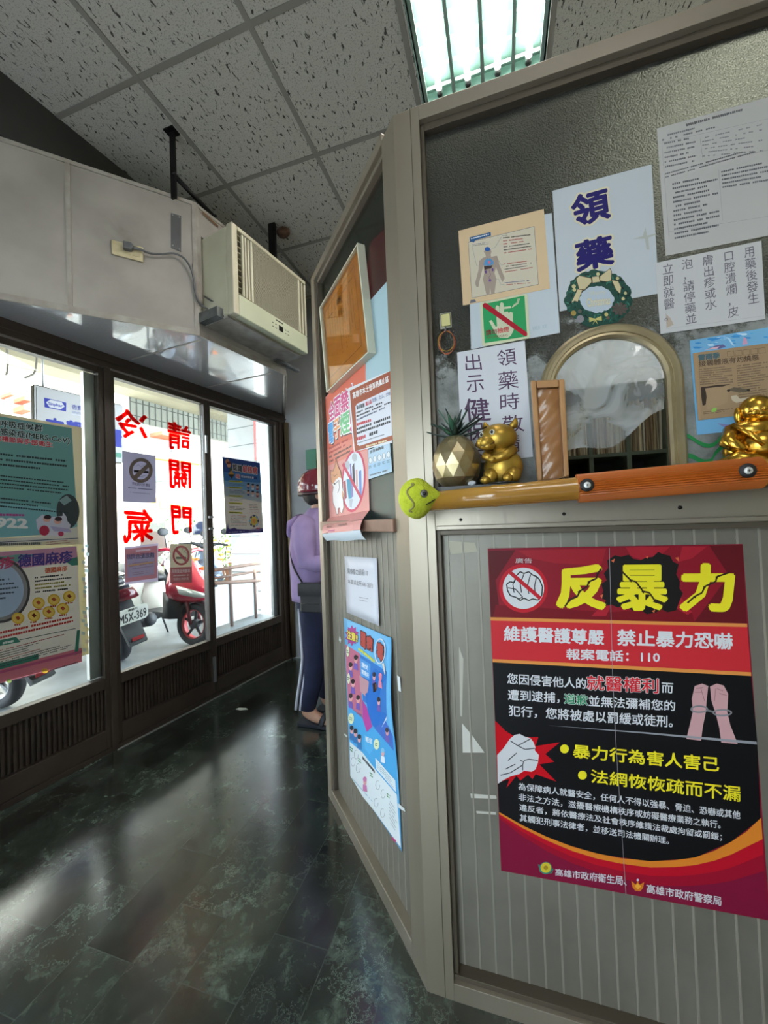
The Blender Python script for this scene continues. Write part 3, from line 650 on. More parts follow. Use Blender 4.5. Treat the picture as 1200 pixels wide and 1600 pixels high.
b.pbox(PBB, 0.0, 0.674, ZB - 0.004, ZB + 0.03, 0, 0.008, trim_w); b.pbox(PBB, 0.0, 0.018, ZB, ZT, 0, 0.006, trim_w); b.pbox(PBB, 0.0, 0.674, ZT - 0.012, ZT + 0.004, 0, 0.005, trim_w)
b.tube([e0 + Vector((0, 0, ZB)), e1 + Vector((0, 0, ZB))], 0.012, trim_w, 8)
b.build('edging', h)
# joints of the underside
for (ax, ay), (bx, by) in (((206, 561), (314, 531)), ((326, 604), (424, 583))):
    p, q = at_z(ax, ay, ZB), at_z(bx, by, ZB); d = (q - p).normalized() * 0.001; s_ = Vector((-d.y, d.x, 0)).normalized() * 0.005
    b = MB(); b.hexa([p - s_ + Vector((0, 0, -0.003)), q - s_ + Vector((0, 0, -0.003)), q + s_ + Vector((0, 0, -0.003)), p + s_ + Vector((0, 0, -0.003)), p - s_, q - s_, q + s_, p + s_], trim_w); b.build('joint_strip', h)
b = MB(); stain = mat('soot stain', '#8c857b', 0.7); rust = mat('rust streak', '#7a5a44', 0.8)
P_ = PBB.off(0.0065); b.face([P_.at(*p) for p in ((316, 329), (341, 352), (341, 356), (316, 333))], rust)
b.build('rust_streak', h)

# ---- outlet, plug, cord, vent label
dim = PBA.off(0.001)
def boxpx(P, q, d0, d1, m, b=None):
    b = b or MB(); pts = [P.at(*p) for p in q]; b.prism([p + P.n * d0 for p in pts], P.n * (d1 - d0), m); return b
t = thing('wall_outlet', dim.at(200, 394), 'cream two gang wall outlet on the white housing', 'outlet')
ivory = mat('yellowed ivory plastic', '#cfc4a0', 0.45, 0, '#b9ad86', 30)
boxpx(PBA, [(174, 376), (224, 388), (224, 411), (175, 398)], 0, 0.009, ivory).build('face_plate', t, bevel=0.002)
boxpx(PBA, [(207, 391), (219, 394), (219, 404), (207, 401)], 0.009, 0.011, mat('socket insert', '#bdb28e', 0.4)).build('socket', t)
greyp = mat('grey rubber cord', '#6b6d6e', 0.5, 0, '#5a5c5d', 20)
t = thing('power_cord', PBA.at(205, 390) + PBA.n * 0.02, 'grey power cord running from the outlet to the air conditioner', 'power cord')
b = MB(); boxpx(PBA, [(193, 382), (206, 385), (210, 390), (206, 396), (193, 393)], 0.009, 0.034, greyp, b); b.tube([PBA.at(208, 391) + PBA.n * 0.022, PBA.at(224, 395) + PBA.n * 0.022], [0.009, 0.005], greyp); b.build('plug', t, bevel=0.003)
cpts = [PBA.at(*p) + PBA.n * 0.022 for p in ((222, 395), (236, 400), (254, 401), (272, 400), (287, 407), (297, 421))] + [PBA.at(302, 437) + PBA.n * 0.02, PBA.at(304, 455) + PBA.n * 0.018, PBA.at(309, 472) + PBA.n * 0.016]
cpts += [PBB.at(316, 482) + PBB.n * 0.02, PBB.at(326, 490) + PBB.n * 0.05, PBB.at(334, 488) + PBB.n * 0.09, PBB.at(345, 480) + PBB.n * 0.13, PBB.at(357, 477) + PBB.n * 0.17, PBB.at(361, 474) + PBB.n * 0.20]
def smoothpts(p, n=4):
    out = []
    for i in range(len(p) - 1):
        p0, p1, p2, p3 = p[max(i - 1, 0)], p[i], p[i + 1], p[min(i + 2, len(p) - 1)]
        for k in range(n):
            t_ = k / n; out.append(0.5 * ((2 * p1) + (p2 - p0) * t_ + (2 * p0 - 5 * p1 + 4 * p2 - p3) * t_ ** 2 + (3 * p1 - p0 - 3 * p2 + p3) * t_ ** 3))
    return out + [p[-1]]
b = MB(); b.tube(smoothpts(cpts), 0.0052, greyp, 10); b.build('cable', t)
t = thing('vent_label', dim.at(275, 363), 'small grey metal plate screwed to the white housing', 'metal plate')
boxpx(PBA, [(267, 333), (283, 338), (283, 394), (267, 387)], 0, 0.003, mat('grey metal plate', '#6a6c6d', 0.4, 0.6)).build('plate', t)
for p in ((270, 337), (280, 340), (270, 384), (280, 390)): b = MB(); c = PBA.at(*p); b.ball(c + PBA.n * 0.003, 0.0035, mat('zinc screw', '#a9abab', 0.35, 0.8), 8, 6); b.build('screw', t)

# ---- window air conditioner
acw = mat('aged cream plastic', '#c8c4ac', 0.45, 0, '#bcb79d', 5, (40, 0.03)); acg = mat('pale green cream plastic', '#c3c8ad', 0.4, 0, '#b8bda1', 4)
dark = mat('dark slot', '#23211d', 0.7)
t = thing('air_conditioner', PBB.w(0.33, 2.36, 0.1), 'cream window air conditioner sticking out of the white housing', 'air conditioner')
AU0, AU1, AZ0, AZ1, AD = 0.04, 0.632, 2.362, 2.84, 0.232
b = MB(); b.pbox(PBB, AU0, AU1, AZ0, AZ1, -0.12, AD - 0.045, acw); b.build('body', t, bevel=0.012)
b = MB(); f0, f1 = AD - 0.045, AD
VU0, VU1 = AU0 + 0.035, AU0 + 0.125; VZ0 = AZ0 + 0.115
b.pbox(PBB, AU0 - 0.002, VU0, AZ0, AZ1 + 0.003, f0, f1, acw); b.pbox(PBB, VU0, AU1 + 0.002, AZ0, VZ0, f0, f1, acg); b.pbox(PBB, VU0, AU1 + 0.002, AZ1 - 0.02, AZ1 + 0.003, f0, f1, acw)
b.pbox(PBB, VU1, VU1 + 0.016, VZ0, AZ1 - 0.02, f0, f1, acw); b.pbox(PBB, AU1 - 0.075, AU1 - 0.055, VZ0, AZ1 - 0.02, f0, f1, acw); b.pbox(PBB, AU1 - 0.012, AU1 + 0.002, VZ0, AZ1 - 0.02, f0, f1, acw)
b.build('front_panel', t, bevel=0.006)
b = MB(); b.pbox(PBB, VU0, VU1, VZ0, AZ1 - 0.02, f0 - 0.01, f0 + 0.002, dark); b.build('vent_recess', t); b = MB(); b.pbox(PBB, AU1 - 0.055, AU1 - 0.012, VZ0, AZ1 - 0.02, f0 - 0.01, f0 + 0.002, dark); b.build('vent_recess', t)
b = MB()
for k in range(11):
    b = MB(); z = VZ0 + 0.015 + k * (AZ1 - 0.02 - VZ0 - 0.03) / 10; b.pbox(PBB, VU0, VU1, z - 0.0012, z + 0.0012, f0 + 0.002, f1 - 0.014, acw); b.build('inner_fin', t)
for k, u in enumerate((VU0 + 0.038, VU0 + 0.057, VU0 + 0.076, AU1 - 0.034)):
    b = MB(); b.pbox(PBB, u - 0.006, u + 0.006, VZ0 + 0.004, AZ1 - 0.024, f1 - 0.016, f1 - 0.003, acw); b.build('vent_blade', t, bevel=0.002)
b = MB(); b.pbox(PBB, VU1 + 0.016, AU1 - 0.075, VZ0, AZ1 - 0.02, f0, f1 - 0.010, mat('filter mesh', '#6d6957', 0.7)); n = 46
for k in range(n):
    z = VZ0 + (k + 0.5) * (AZ1 - 0.02 - VZ0) / n; b.pbox(PBB, VU1 + 0.016, AU1 - 0.075, z - 0.0016, z + 0.0016, f1 - 0.010, f1 - 0.004, mat('grille strip', '#a5a18b', 0.5))
for k in range(40):
    u = VU1 + 0.016 + (k + 0.5) * (AU1 - 0.091 - VU1) / 40; b.pbox(PBB, u - 0.0009, u + 0.0009, VZ0, AZ1 - 0.02, f1 - 0.010, f1 - 0.005, mat('grille strip', '#a5a18b', 0.5))
b.build('intake_grille', t)
b = MB(); zc = AZ0 + 0.06; uc = AU0 + 0.345
b.pbox(PBB, uc - 0.017, uc + 0.017, zc - 0.016, zc + 0.016, f1, f1 + 0.002, mat('black display', '#141414', 0.2)); b.build('display', t)
for du in (-0.065, -0.04, 0.04, 0.065):
    for dz in (-0.012, 0.010): b = MB(); b.pbox(PBB, uc + du - 0.006, uc + du + 0.006, zc + dz - 0.002, zc + dz + 0.002, f1, f1 + 0.0012, mat('dark print', '#3b3c38', 0.5)); b.build('button', t)
b = MB(); b.pbox(PBB, uc - 0.04, uc + 0.02, zc + 0.034, zc + 0.041, f1, f1 + 0.001, mat('dark print', '#3b3c38', 0.5)); b.build('badge', t)
b = MB(); b.pbox(PBB, AU0, AU1, AZ0 - 0.012, AZ0 - 0.001, -0.1, AD - 0.05, mat('grey base tray', '#a8a49c', 0.5, 0.3, '#8d8981', 14)); b.build('base_tray', t)
t = thing('mounting_bracket', PBB.at(330, 500) + PBB.n * 0.05, 'galvanised steel bracket under the corner of the air conditioner', 'bracket')
galv = mat('galvanised steel', '#83888a', 0.4, 0.8, '#6d7274', 20)
b = MB(); b.pbox(PBB, 0.0, 0.05, 2.352, 2.402, 0.005, 0.15, galv); b.build('angle_plate', t)
b = MB(); p = PBB.at(314, 466) + PBB.n * 0.03; q = PBB.at(332, 498) + PBB.n * 0.13; b.tube([p, q], (0.016), galv, 4, flat=0.3); b.build('strut', t)
for du, dd in ((0.022, 0.05), (0.022, 0.11)): b = MB(); b.ball(PBB.w(du, 2.404, dd), 0.008, mat('zinc screw', '#a9abab', 0.35, 0.8), 8, 6); b.build('bolt', t)
b = MB(); b.pbox(PBB, 0.55, 0.78, 2.335, 2.352, 0.01, 0.04, galv)
tag(b.build('support_bar'), 'thin galvanised bar under the far end of the air conditioner', 'bracket')

# ---- hangers on the ceiling
blk = mat('black painted steel', '#191918', 0.5, 0.5)
p = at_z(268, 205, CEIL); t = thing('ceiling_hanger', (p.x, p.y, CEIL), 'black flat steel hanger from the ceiling near the outlet side of the housing', 'hanger')
b = MB(); b.cbox((p.x, p.y, CEIL - 0.004), (0.06, 0.05, 0.008), blk); b.build('foot_plate', t)
b = MB(); b.cbox((p.x + 0.005, p.y, CEIL - 0.18), (0.030, 0.012, 0.36), blk); b.build('strap', t)
p2 = at_z(425, 350, CEIL); t = thing('ceiling_hanger', (p2.x, p2.y, CEIL), 'black steel hanger above the air conditioner with a lump of foam', 'hanger')
b = MB(); b.cbox((p2.x, p2.y, CEIL - 0.13), (0.05, 0.022, 0.26), blk); b.build('strap', t)
b = MB(); b.ball((p2.x + 0.05, p2.y + 0.06, CEIL - 0.03), (0.05, 0.04, 0.035), mat('brown expanding foam', '#7a5a48', 0.9, 0, '#4d382d', 30, (30, 0.8)), 10, 7); b.build('foam_lump', t)
b = MB(); b.tube([Vector((p.x + 0.01, p.y, 3.10)), PBB.at(345, 343) + PBB.n * -0.05 + Vector((0, 0, 0.03))], 0.016, blk, 4); b.tube([Vector((p.x + 0.01, p.y, 3.10)), Vector((p.x + 0.01, p.y, 3.12))], 0.016, blk, 4)
tag(b.build('angle_iron'), 'long black angle iron lying above the white housing top edge', 'steel bar')

# ---- thing in the back corner
P3 = Plane((0, 3.195), (1, 0), (0, -1))
b = MB(); boxpx(P3, [(480, 704), (496, 702), (496, 732), (481, 734)], 0, 0.03, mat('green plastic', '#2f6a52', 0.4), b)
tag(b.build('wall_box'), 'small green box on the pale back wall above the helmet', 'box')
P3b = P3.off(0.02)
b = MB(); b.tube(smoothpts([PW.w(1.09, 2.28, 0.02), PW.w(1.095, 2.0, 0.014), PW.w(1.092, 1.4, 0.016), PW.w(1.094, 0.8, 0.014), PW.w(1.092, 0.2, 0.014)]), 0.004, mat('black cable', '#2a2a2b', 0.5), 6)
tag(b.build('cable'), 'thin dark cable running down the back corner beside the door frame', 'cable')

# ================================================================== PAPERS ON THE DISPENSARY WINDOW
PG = Plane((0, GY - 0.0012), (1, 0), (0, -1))
def shadowless(): pass
# -- sheets behind first
s = Sheet(PG, [(731, 362), (862, 333), (875, 520), (736, 546)], '#c3cbd2', 0.0005)
s.rows([(770, 520), (870, 500), (872, 512), (771, 532)], 1, '#b5c0cb', 1, seed=3)
s.done('backing_paper', 'pale blue backing paper behind the peach anatomy sheet', 'paper')
PG2 = PG.off(0.0010)
Z = affine(6, 680, 320)
s = Sheet(PG2, [(217, 245), (1018, 40), (1075, 785), (260, 945)], '#d9bd97', T=Z)
s.quad([(310, 355), (928, 205), (968, 748), (345, 875)], '#d0c6b2', 1)
s.line([(310, 355), (928, 205), (968, 748), (345, 875), (310, 355)], 3, '#4a5a6a', 2)
s.poly([(322, 308), (520, 258), (523, 292), (378, 335), (358, 360), (345, 345), (325, 352)], '#35608f', 3); s.rows([(335, 312), (512, 268), (513, 285), (336, 330)], 1, '#e6ecf2', 4, cell=0.11, gap=0, short=0.01)
skin = '#a8978a'
s.poly([(455, 440), (475, 420), (520, 420), (528, 440), (520, 470), (525, 490), (580, 480), (592, 520), (600, 560), (640, 660), (652, 690), (630, 728), (612, 690), (570, 590), (555, 640), (575, 700), (555, 832), (525, 838), (515, 780), (510, 838), (480, 845), (447, 700), (460, 640), (452, 570), (415, 720), (405, 775), (385, 770), (375, 735), (405, 620), (412, 530), (445, 500), (475, 490), (470, 465)], skin, 3)
s.poly(circ(490, 418, 26, 20), '#2c5fae', 4); s.poly([(455, 570), (460, 530), (490, 500), (500, 520), (510, 500), (545, 530), (548, 560), (500, 575)], '#5c96c6', 4); s.poly(circ(507, 543, 12, 14), '#d0708a', 5)
s.poly([(457, 580), (500, 575), (538, 570), (525, 600), (490, 605), (465, 615)], '#4a3a38', 5); s.poly(circ(475, 632, 10, 16), '#6a4a8c', 5); s.poly(circ(538, 612, 9, 15), '#6a4a8c', 5); s.poly(circ(514, 712, 13, 13), '#7a5a9c', 5)
s.line([(505, 610), (520, 660), (500, 690), (520, 700)], 5, '#8a6a78', 5)
for q, n, cc, sd in (([(625, 288), (690, 280), (690, 292), (626, 300)], 1, '#2c4a78', 1), ([(635, 300), (890, 270), (905, 430), (645, 470)], 6, ['#3a3a3a', '#b05050', '#b05050', '#555'], 2), ([(645, 545), (900, 515), (915, 600), (655, 645)], 4, ['#b04848', '#555', '#444', '#b05050'], 3), ([(650, 725), (890, 700), (893, 745), (655, 762)], 2, ['#2c4a78', '#a04848'], 4), ([(345, 368), (500, 350), (502, 375), (347, 395)], 2, ['#2c4a78', '#444'], 5)):
    s.rows(q, n, [x if len(x) == 7 else '#555555' for x in (cc if isinstance(cc, list) else [cc])], 3, 0.35, sd, cell=0.05)
s.line([(530, 410), (560, 405), (620, 305)], 2.5, '#7d8a94', 3); s.line([(590, 520), (620, 570), (645, 562)], 2.5, '#7d8a94', 3); s.line([(570, 700), (595, 700), (615, 752), (650, 748)], 2.5, '#7d8a94', 3); s.line([(345, 390), (390, 575), (412, 575)], 2.5, '#7d8a94', 3)
s.poly([(323, 925), (335, 892), (372, 888), (385, 912)], '#6f6c78', 3)
s.done('anatomy_sheet', 'peach sheet with a drawing of the human body and its organs', 'paper')
PG3 = PG.off(0.0012)
# -- no smoking sticker
s = Sheet(PG3, [(420, 925), (862, 840), (885, 1250), (440, 1325)], '#cfd2b0', 0.0025, T=Z, poly=[(428, 918), (850, 838), (865, 850), (887, 1240), (875, 1255), (455, 1330), (440, 1315), (420, 935)])
s.quad([(443, 938), (836, 855), (862, 1238), (464, 1300)], '#2e9a5c', 1)
cream = '#c9cdb0'
s.poly([(505, 1095), (530, 1085), (570, 1150), (580, 1140), (565, 970), (575, 948), (600, 955), (606, 985), (608, 930), (622, 918), (640, 928), (645, 1010), (652, 1012), (658, 1008), (680, 1005), (690, 1020), (705, 1008), (725, 1015), (735, 1180), (710, 1230), (680, 1252), (600, 1250), (560, 1200)], cream, 2)
s.poly([(625, 965), (708, 955), (710, 975), (627, 985)], cream, 3); 
for k in (0, 14, 26): s.line([(718 + k * .3, 970 - k * .2), (745 + k * .4, 935 + k * .4), (765 + k * .5, 925 + k * .2), (775 + k * .6, 885)], 5, cream, 3)
for yy in (1000, 1022): s.line([(600, yy), (604, yy - 28)], 2, '#2e9a5c', 3)
for q in ([(448, 945), (480, 920), (865, 1205), (845, 1240)],): 
    s.poly([(450, 965), (446, 940), (462, 925), (482, 928), (858, 1200), (864, 1220), (852, 1236), (832, 1234)], '#a8182c', 4)
s.text('請勿', (lambda a: a)([(475, 1180), (575, 1165), (580, 1215), (478, 1232)]), '#7a2430', 5, 0.02); s.text('抽煙', [(580, 1160), (690, 1145), (693, 1195), (584, 1212)], '#c83440', 5, 0.015); s.text('NO SMOKING', [(485, 1240), (680, 1215), (681, 1238), (487, 1262)], '#7a5a3c', 5)
s.done('no_smoking_sign', 'green no smoking sign with a hand holding a cigarette and red slash', 'sign')
# -- handwritten note
Z = affine(6.667, 670, 530)
s = Sheet(PG.off(0.0008), [(295, 140), (1000, 15), (1085, 1225), (345, 1310)], '#d3d4da', T=Z)
pur = '#58405c'
for ch, q in (('領', [(710, 120), (900, 85), (920, 265), (715, 285)]), ('藥', [(718, 345), (920, 320), (940, 510), (725, 535)]), ('時', [(740, 575), (940, 550), (945, 725), (745, 750)]), ('敬', [(755, 805), (975, 780), (1000, 960), (770, 985)]), ('請', [(765, 1010), (940, 985), (955, 1170), (780, 1190)]), ('出', [(375, 160), (535, 150), (555, 320), (385, 335)]), ('示', [(388, 385), (565, 370), (580, 545), (400, 560)]), ('健', [(365, 625), (615, 610), (650, 845), (390, 865)]), ('保', [(400, 880), (570, 865), (580, 1055), (410, 1070)]), ('卡', [(410, 1090), (570, 1080), (580, 1250), (420, 1265)])):
    s.text(ch, q, pur, 2, 0.012 if ch in '健保' else -0.002)
s.done('handwritten_note', 'handwritten white note in purple marker behind the gold ornaments', 'note')
# -- large sheet with two blue characters
Z = affine(5.716, 850, 240)
s = Sheet(PG.off(0.0004), [(75, 335), (960, 98), (1025, 1250), (140, 1410)], '#c0c6cc', T=Z)
s.poly([(790, 765), (880, 738), (905, 660), (920, 735), (1000, 715), (1002, 728), (930, 752), (940, 860), (915, 860), (900, 762)], '#b3b5b0', 1)
for ch, q in (('領', [(240, 395), (560, 305), (590, 570), (275, 665)]), ('藥', [(275, 805), (595, 725), (620, 985), (300, 1060)])): s.text(ch, q, '#150d63', 4, 0.035, '#d8cfb4', 0.09)
s.done('dispensing_sign', 'white sheet with two large navy characters outlined in cream', 'sign')
# -- wreath sticker
Z = affine(5.716, 850, 240); R = random.Random(5)
s = Sheet(PG3, [(180, 1030), (800, 1030), (800, 1560), (180, 1560)], '#214a40', 0.0005, T=Z, poly=[(485 + (300 + R.uniform(-14, 12)) * math.cos(a), 1295 + (255 + R.uniform(-12, 10)) * math.sin(a)) for a in [2 * PI * k / 60 for k in range(60)]])
for k in range(150):
    a = R.random() * 2 * PI; r = R.uniform(0.6, 1.0); cx, cy = 485 + 285 * r * math.cos(a), 1295 + 240 * r * math.sin(a); d = R.random() * PI
    s.poly([(cx + 26 * math.cos(d), cy + 26 * math.sin(d)), (cx + 8 * math.cos(d + 1.6), cy + 8 * math.sin(d + 1.6)), (cx - 26 * math.cos(d), cy - 26 * math.sin(d)), (cx - 8 * math.cos(d + 1.6), cy - 8 * math.sin(d + 1.6))], R.choice(['#2f6455', '#18362f', '#3b7a66', '#24564a', '#122a26']), 1 + k % 3)
s.poly([(470 + (150 + R.uniform(-8, 8)) * math.cos(a), 1305 + (118 + R.uniform(-8, 8)) * math.sin(a)) for a in [2 * PI * k / 40 for k in range(40)]], '#b7c3cf', 5)
s.text('Merry', [(410, 1235), (545, 1215), (550, 1265), (415, 1285)], '#c9c6b4', 6, 0.01); s.text('Christmas', [(378, 1300), (585, 1275), (592, 1345), (385, 1372)], '#d4ccb2', 6, 0.03, '#a7a38f', 0.05)
bow = '#cdbf98'
for pl_ in ([(425, 1115), (310, 1090), (282, 1120), (310, 1220), (360, 1225), (430, 1150)], [(495, 1100), (590, 1025), (605, 1060), (600, 1140), (560, 1150), (490, 1140)], [(425, 1105), (490, 1095), (500, 1150), (430, 1160)], [(300, 1210), (345, 1215), (300, 1330), (270, 1320), (240, 1340)], [(600, 1130), (660, 1140), (690, 1200), (680, 1260), (640, 1220)]):
    s.poly(pl_, '#5b4a35', 6); cx = sum(p[0] for p in pl_) / len(pl_); cy = sum(p[1] for p in pl_) / len(pl_); s.poly([(cx + (x - cx) * .9, cy + (y - cy) * .9) for x, y in pl_], bow, 7)
for cx, cy, r, c in ((265, 1190, 18, '#c5bd8c'), (270, 1220, 16, '#c5bd8c'), (262, 1428, 24, '#a08a4a'), (322, 1480, 34, '#8c8a90'), (318, 1412, 18, '#5c5a55'), (555, 1440, 17, '#c2b878'), (570, 1470, 15, '#6a5a4a'), (655, 1118, 15, '#c5bd8c'), (725, 1250, 14, '#c5bd8c'), (705, 1300, 15, '#c5bd8c'), (480, 1080, 16, '#c5bd8c')): s.poly(circ(cx, cy, r, r, 14), c, 7)
for k in range(9): a = 2 * PI * k / 9; s.poly([(675, 1390), (675 + 60 * math.cos(a - .3), 1390 + 48 * math.sin(a - .3)), (675 + 78 * math.cos(a), 1390 + 62 * math.sin(a)), (675 + 60 * math.cos(a + .3), 1390 + 48 * math.sin(a + .3))], '#5a4f4a', 7)
s.poly([(455, 1478), (400, 1465), (405, 1510), (450, 1490), (430, 1535), (455, 1500), (480, 1530), (465, 1490), (515, 1495), (512, 1452)], '#c2bb74', 7)
s.done('wreath_sticker', 'round green holiday wreath sticker with cream bows above the arched hatch', 'sticker')
# -- printed form, top right
Z = affine(4, 1000, 130)
s = Sheet(PG.off(0.0006), [(105, 285), (980, 38), (1020, 910), (160, 1080)], '#bcbab8', T=Z)
g1, g2 = '#77767a', '#8d8c90'
s.rows([(285, 250), (640, 155), (642, 180), (290, 280)], 1, '#5a595d', 2, 0.6, 11, cell=0.035, gap=0.02, short=.01); s.rows([(170, 315), (380, 262), (383, 285), (172, 338)], 1, g1, 2, 0.5, 12, cell=.06, gap=.05)
s.rows([(135, 350), (560, 245), (562, 262), (137, 368)], 1, g1, 2, .6, 13, cell=.035, gap=.3); s.rows([(150, 365), (345, 325), (350, 500), (155, 540)], 6, g1, 2, .4, 14, cell=.06, gap=.12); s.rows([(385, 335), (760, 245), (765, 440), (390, 470)], 6, g2, 2, .3, 15, cell=.04, gap=.35)
s.rows([(155, 560), (720, 400), (722, 440), (158, 600)], 2, g1, 2, .45, 16, cell=.02, gap=.06); s.rows([(200, 620), (480, 560), (500, 930), (215, 985)], 13, '#66656a', 2, .45, 17, cell=.045, gap=.08, short=.5)
s.rows([(505, 545), (800, 480), (805, 620), (515, 665)], 5, '#6d6c71', 2, .45, 18, cell=.045, gap=.06, short=.2); s.rows([(820, 300), (960, 270), (985, 620), (840, 640)], 8, g1, 2, .4, 20, cell=.08, gap=.1)
for a, c in (((135, 375), (180, 960)), ((490, 545), (515, 860)), ((375, 350), (390, 470))): s.line([a, c], 2, '#9a999d', 2)
for a, c in (((135, 375), (800, 225)), ((160, 565), (800, 420)), ((180, 930), (800, 835))): s.line([a, c], 2, '#9f9ea2', 2)
s.done('printed_form', 'large white printed form with fine tables at the top of the glass', 'paper')
# -- medicine warning, five columns
s = Sheet(PG.off(0.0014), [(95, 1125), (758, 985), (782, 1475), (128, 1568)], '#c9c8c9', T=Z)
s.poly([(160, 1440), (190, 1470), (210, 1510), (165, 1530)], '#bba99a', 1); s.line([(160, 1140), (165, 1535), (775, 1455)], 2, '#b4b3b4', 1)
for st, q in (('用藥後發生', [(645, 1025), (715, 1012), (748, 1375), (672, 1390)]), ('口腔潰爛，皮', [(515, 1052), (585, 1038), (622, 1455), (548, 1475)]), ('膚出疹或水', [(385, 1080), (458, 1066), (482, 1410), (405, 1428)]), ('泡，請停藥並', [(255, 1105), (328, 1090), (358, 1500), (282, 1515)]), ('立即就醫。', [(135, 1132), (208, 1118), (222, 1480), (150, 1497)])): s.vtext(st, q, '#6b6572', 2, 0.0, 1.0)
s.done('medicine_notice', 'white notice with five vertical columns of grey characters', 'notice')
# -- watercolour sheet and the cutting on it
Z = affine(5.333, 1000, 460)
s = Sheet(PG.off(0.0004), [(412, 385), (1250, 245), (1285, 1085), (475, 1170)], '#79b4dc', T=Z); R = random.Random(9)
for k in range(46):
    e_ = R.choice('tblt'); 
    x, y = (R.uniform(430, 1240), R.uniform(0, 90)) if e_ == 't' else ((R.uniform(485, 1200), R.uniform(675, 790)) if e_ == 'b' else (R.uniform(415, 440), R.uniform(100, 700)))
    if e_ == 't': y = 385 - (x - 412) * 0.167 + y * 0.9 + 6
    elif e_ == 'b': y = 1060 - (x - 475) * 0.1 + (y - 675) * 0.7 + 8
    else: x, y = R.uniform(422, 440), R.uniform(430, 1000)
    rx = R.uniform(10, 60) if e_ != 'l' else 6; s.poly([(x + rx * R.uniform(.6, 1) * math.cos(a), y + rx * .22 * R.uniform(.6, 1) * math.sin(a)) for a in [2 * PI * i / 12 for i in range(12)]], R.choice(['#4aa2e0', '#a5d0ea', '#c4dff0', '#5aa8dc', '#3f8fd4']), 1 + k % 4)
s.poly([(555, 460), (600, 440), (640, 425), (690, 420), (715, 440), (660, 455)], '#6a6796', 6); s.poly([(535, 468), (600, 445), (660, 436), (640, 455)], '#e3b6c4', 7); s.poly([(848, 425), (860, 360), (880, 365), (895, 415)], '#cf9fbc', 6); s.poly([(640, 1075), (760, 1090), (840, 1060), (900, 1050), (880, 1140), (780, 1150), (700, 1110)], '#8a88c0', 6); s.poly([(815, 1050), (860, 1030), (930, 1025), (900, 1050)], '#d6a6cb', 7); s.poly([(720, 360), (760, 420), (785, 435), (745, 370)], '#bcdcf0', 6)
s.done('watercolour_sheet', 'blue watercolour sheet behind the brown newspaper cutting', 'paper')
s = Sheet(PG.off(0.0030), [(440, 490), (1240, 385), (1260, 955), (485, 1050)], '#a58a6c', T=Z)
s.poly([(440, 490), (480, 485), (505, 1047), (485, 1050)], '#b0906d', 1)
s.text('雷雨季', [(485, 505), (660, 485), (662, 535), (488, 555)], '#4f6a72', 2, 0.05); s.text('接觸體液有灼燒感', [(487, 558), (985, 500), (988, 550), (490, 605)], '#5c4c3e', 2, 0.015)
for k in range(5): x = 725 + k * 65; s.line([(x, 480 - k * 7), (x + 55, 472 - k * 7), (x + 58, 515 - k * 7), (x + 3, 522 - k * 7), (x, 480 - k * 7)], 3, '#75624f', 2)
s.rows([(490, 620), (760, 590), (775, 740), (500, 760)], 8, '#7b6855', 2, .5, 21, cell=.045, gap=.05); s.rows([(800, 590), (1060, 555), (1075, 960), (830, 990)], 20, '#7b6855', 2, .5, 22, cell=.04, gap=.05); s.rows([(1085, 550), (1230, 530), (1245, 940), (1100, 960)], 20, '#7b6855', 2, .5, 23, cell=.06, gap=.05)
s.poly([(505, 775), (650, 755), (755, 748), (690, 768), (620, 775), (540, 785), (555, 850), (545, 920), (520, 930), (510, 860)], '#43382f', 2); s.poly([(545, 785), (640, 772), (740, 765), (730, 900), (560, 960), (548, 900)], '#ab9070', 2)
s.poly([(720, 800), (780, 775), (860, 785), (920, 790), (880, 815), (800, 815)], '#6a5f50', 3); s.poly([(755, 850), (800, 840), (830, 870), (920, 855), (900, 885), (800, 905), (765, 885)], '#cbbda6', 3); s.poly(circ(735, 803, 14, 10), '#3b332b', 4); s.poly(circ(900, 800, 14, 9), '#3b332b', 4); s.poly([(590, 970), (610, 945), (640, 945), (630, 975), (600, 985)], '#8fbf5a', 3)
s.rows([(525, 975), (770, 945), (775, 975), (528, 1005)], 2, '#75624f', 2, .5, 24, cell=.05)
s.done('newspaper_cutting', 'brown newspaper cutting with an insect picture taped over the blue sheet', 'newspaper cutting')
# -- green ribbon stickers
def ribbon(pts, w, label):
    s = Sheet(PG.off(0.0008), [pts[0], pts[-1], pts[-1], pts[0]], '#2f8a4e', 0.0005, T=Z, poly=[(x, y - w / 2) for x, y in pts] + [(x, y + w / 2) for x, y in pts[::-1]])
    s.done('green_ribbon', label, 'ribbon', 'green ribbons on the glass')
def ease(pts, n=6):
    v = smoothpts([Vector((x, y, 0)) for x, y in pts], n); return [(p.x, p.y) for p in v]
ribbon(ease([(370, 1165), (420, 1190), (500, 1240), (570, 1262), (630, 1240), (690, 1172)]), 34, 'short green ribbon curving up beneath the blue sheet')
ribbon(ease([(385, 1345), (440, 1352), (520, 1392), (590, 1385), (630, 1320), (700, 1262), (780, 1262), (870, 1285)]), 40, 'long wavy green ribbon low on the glass beside the hatch')
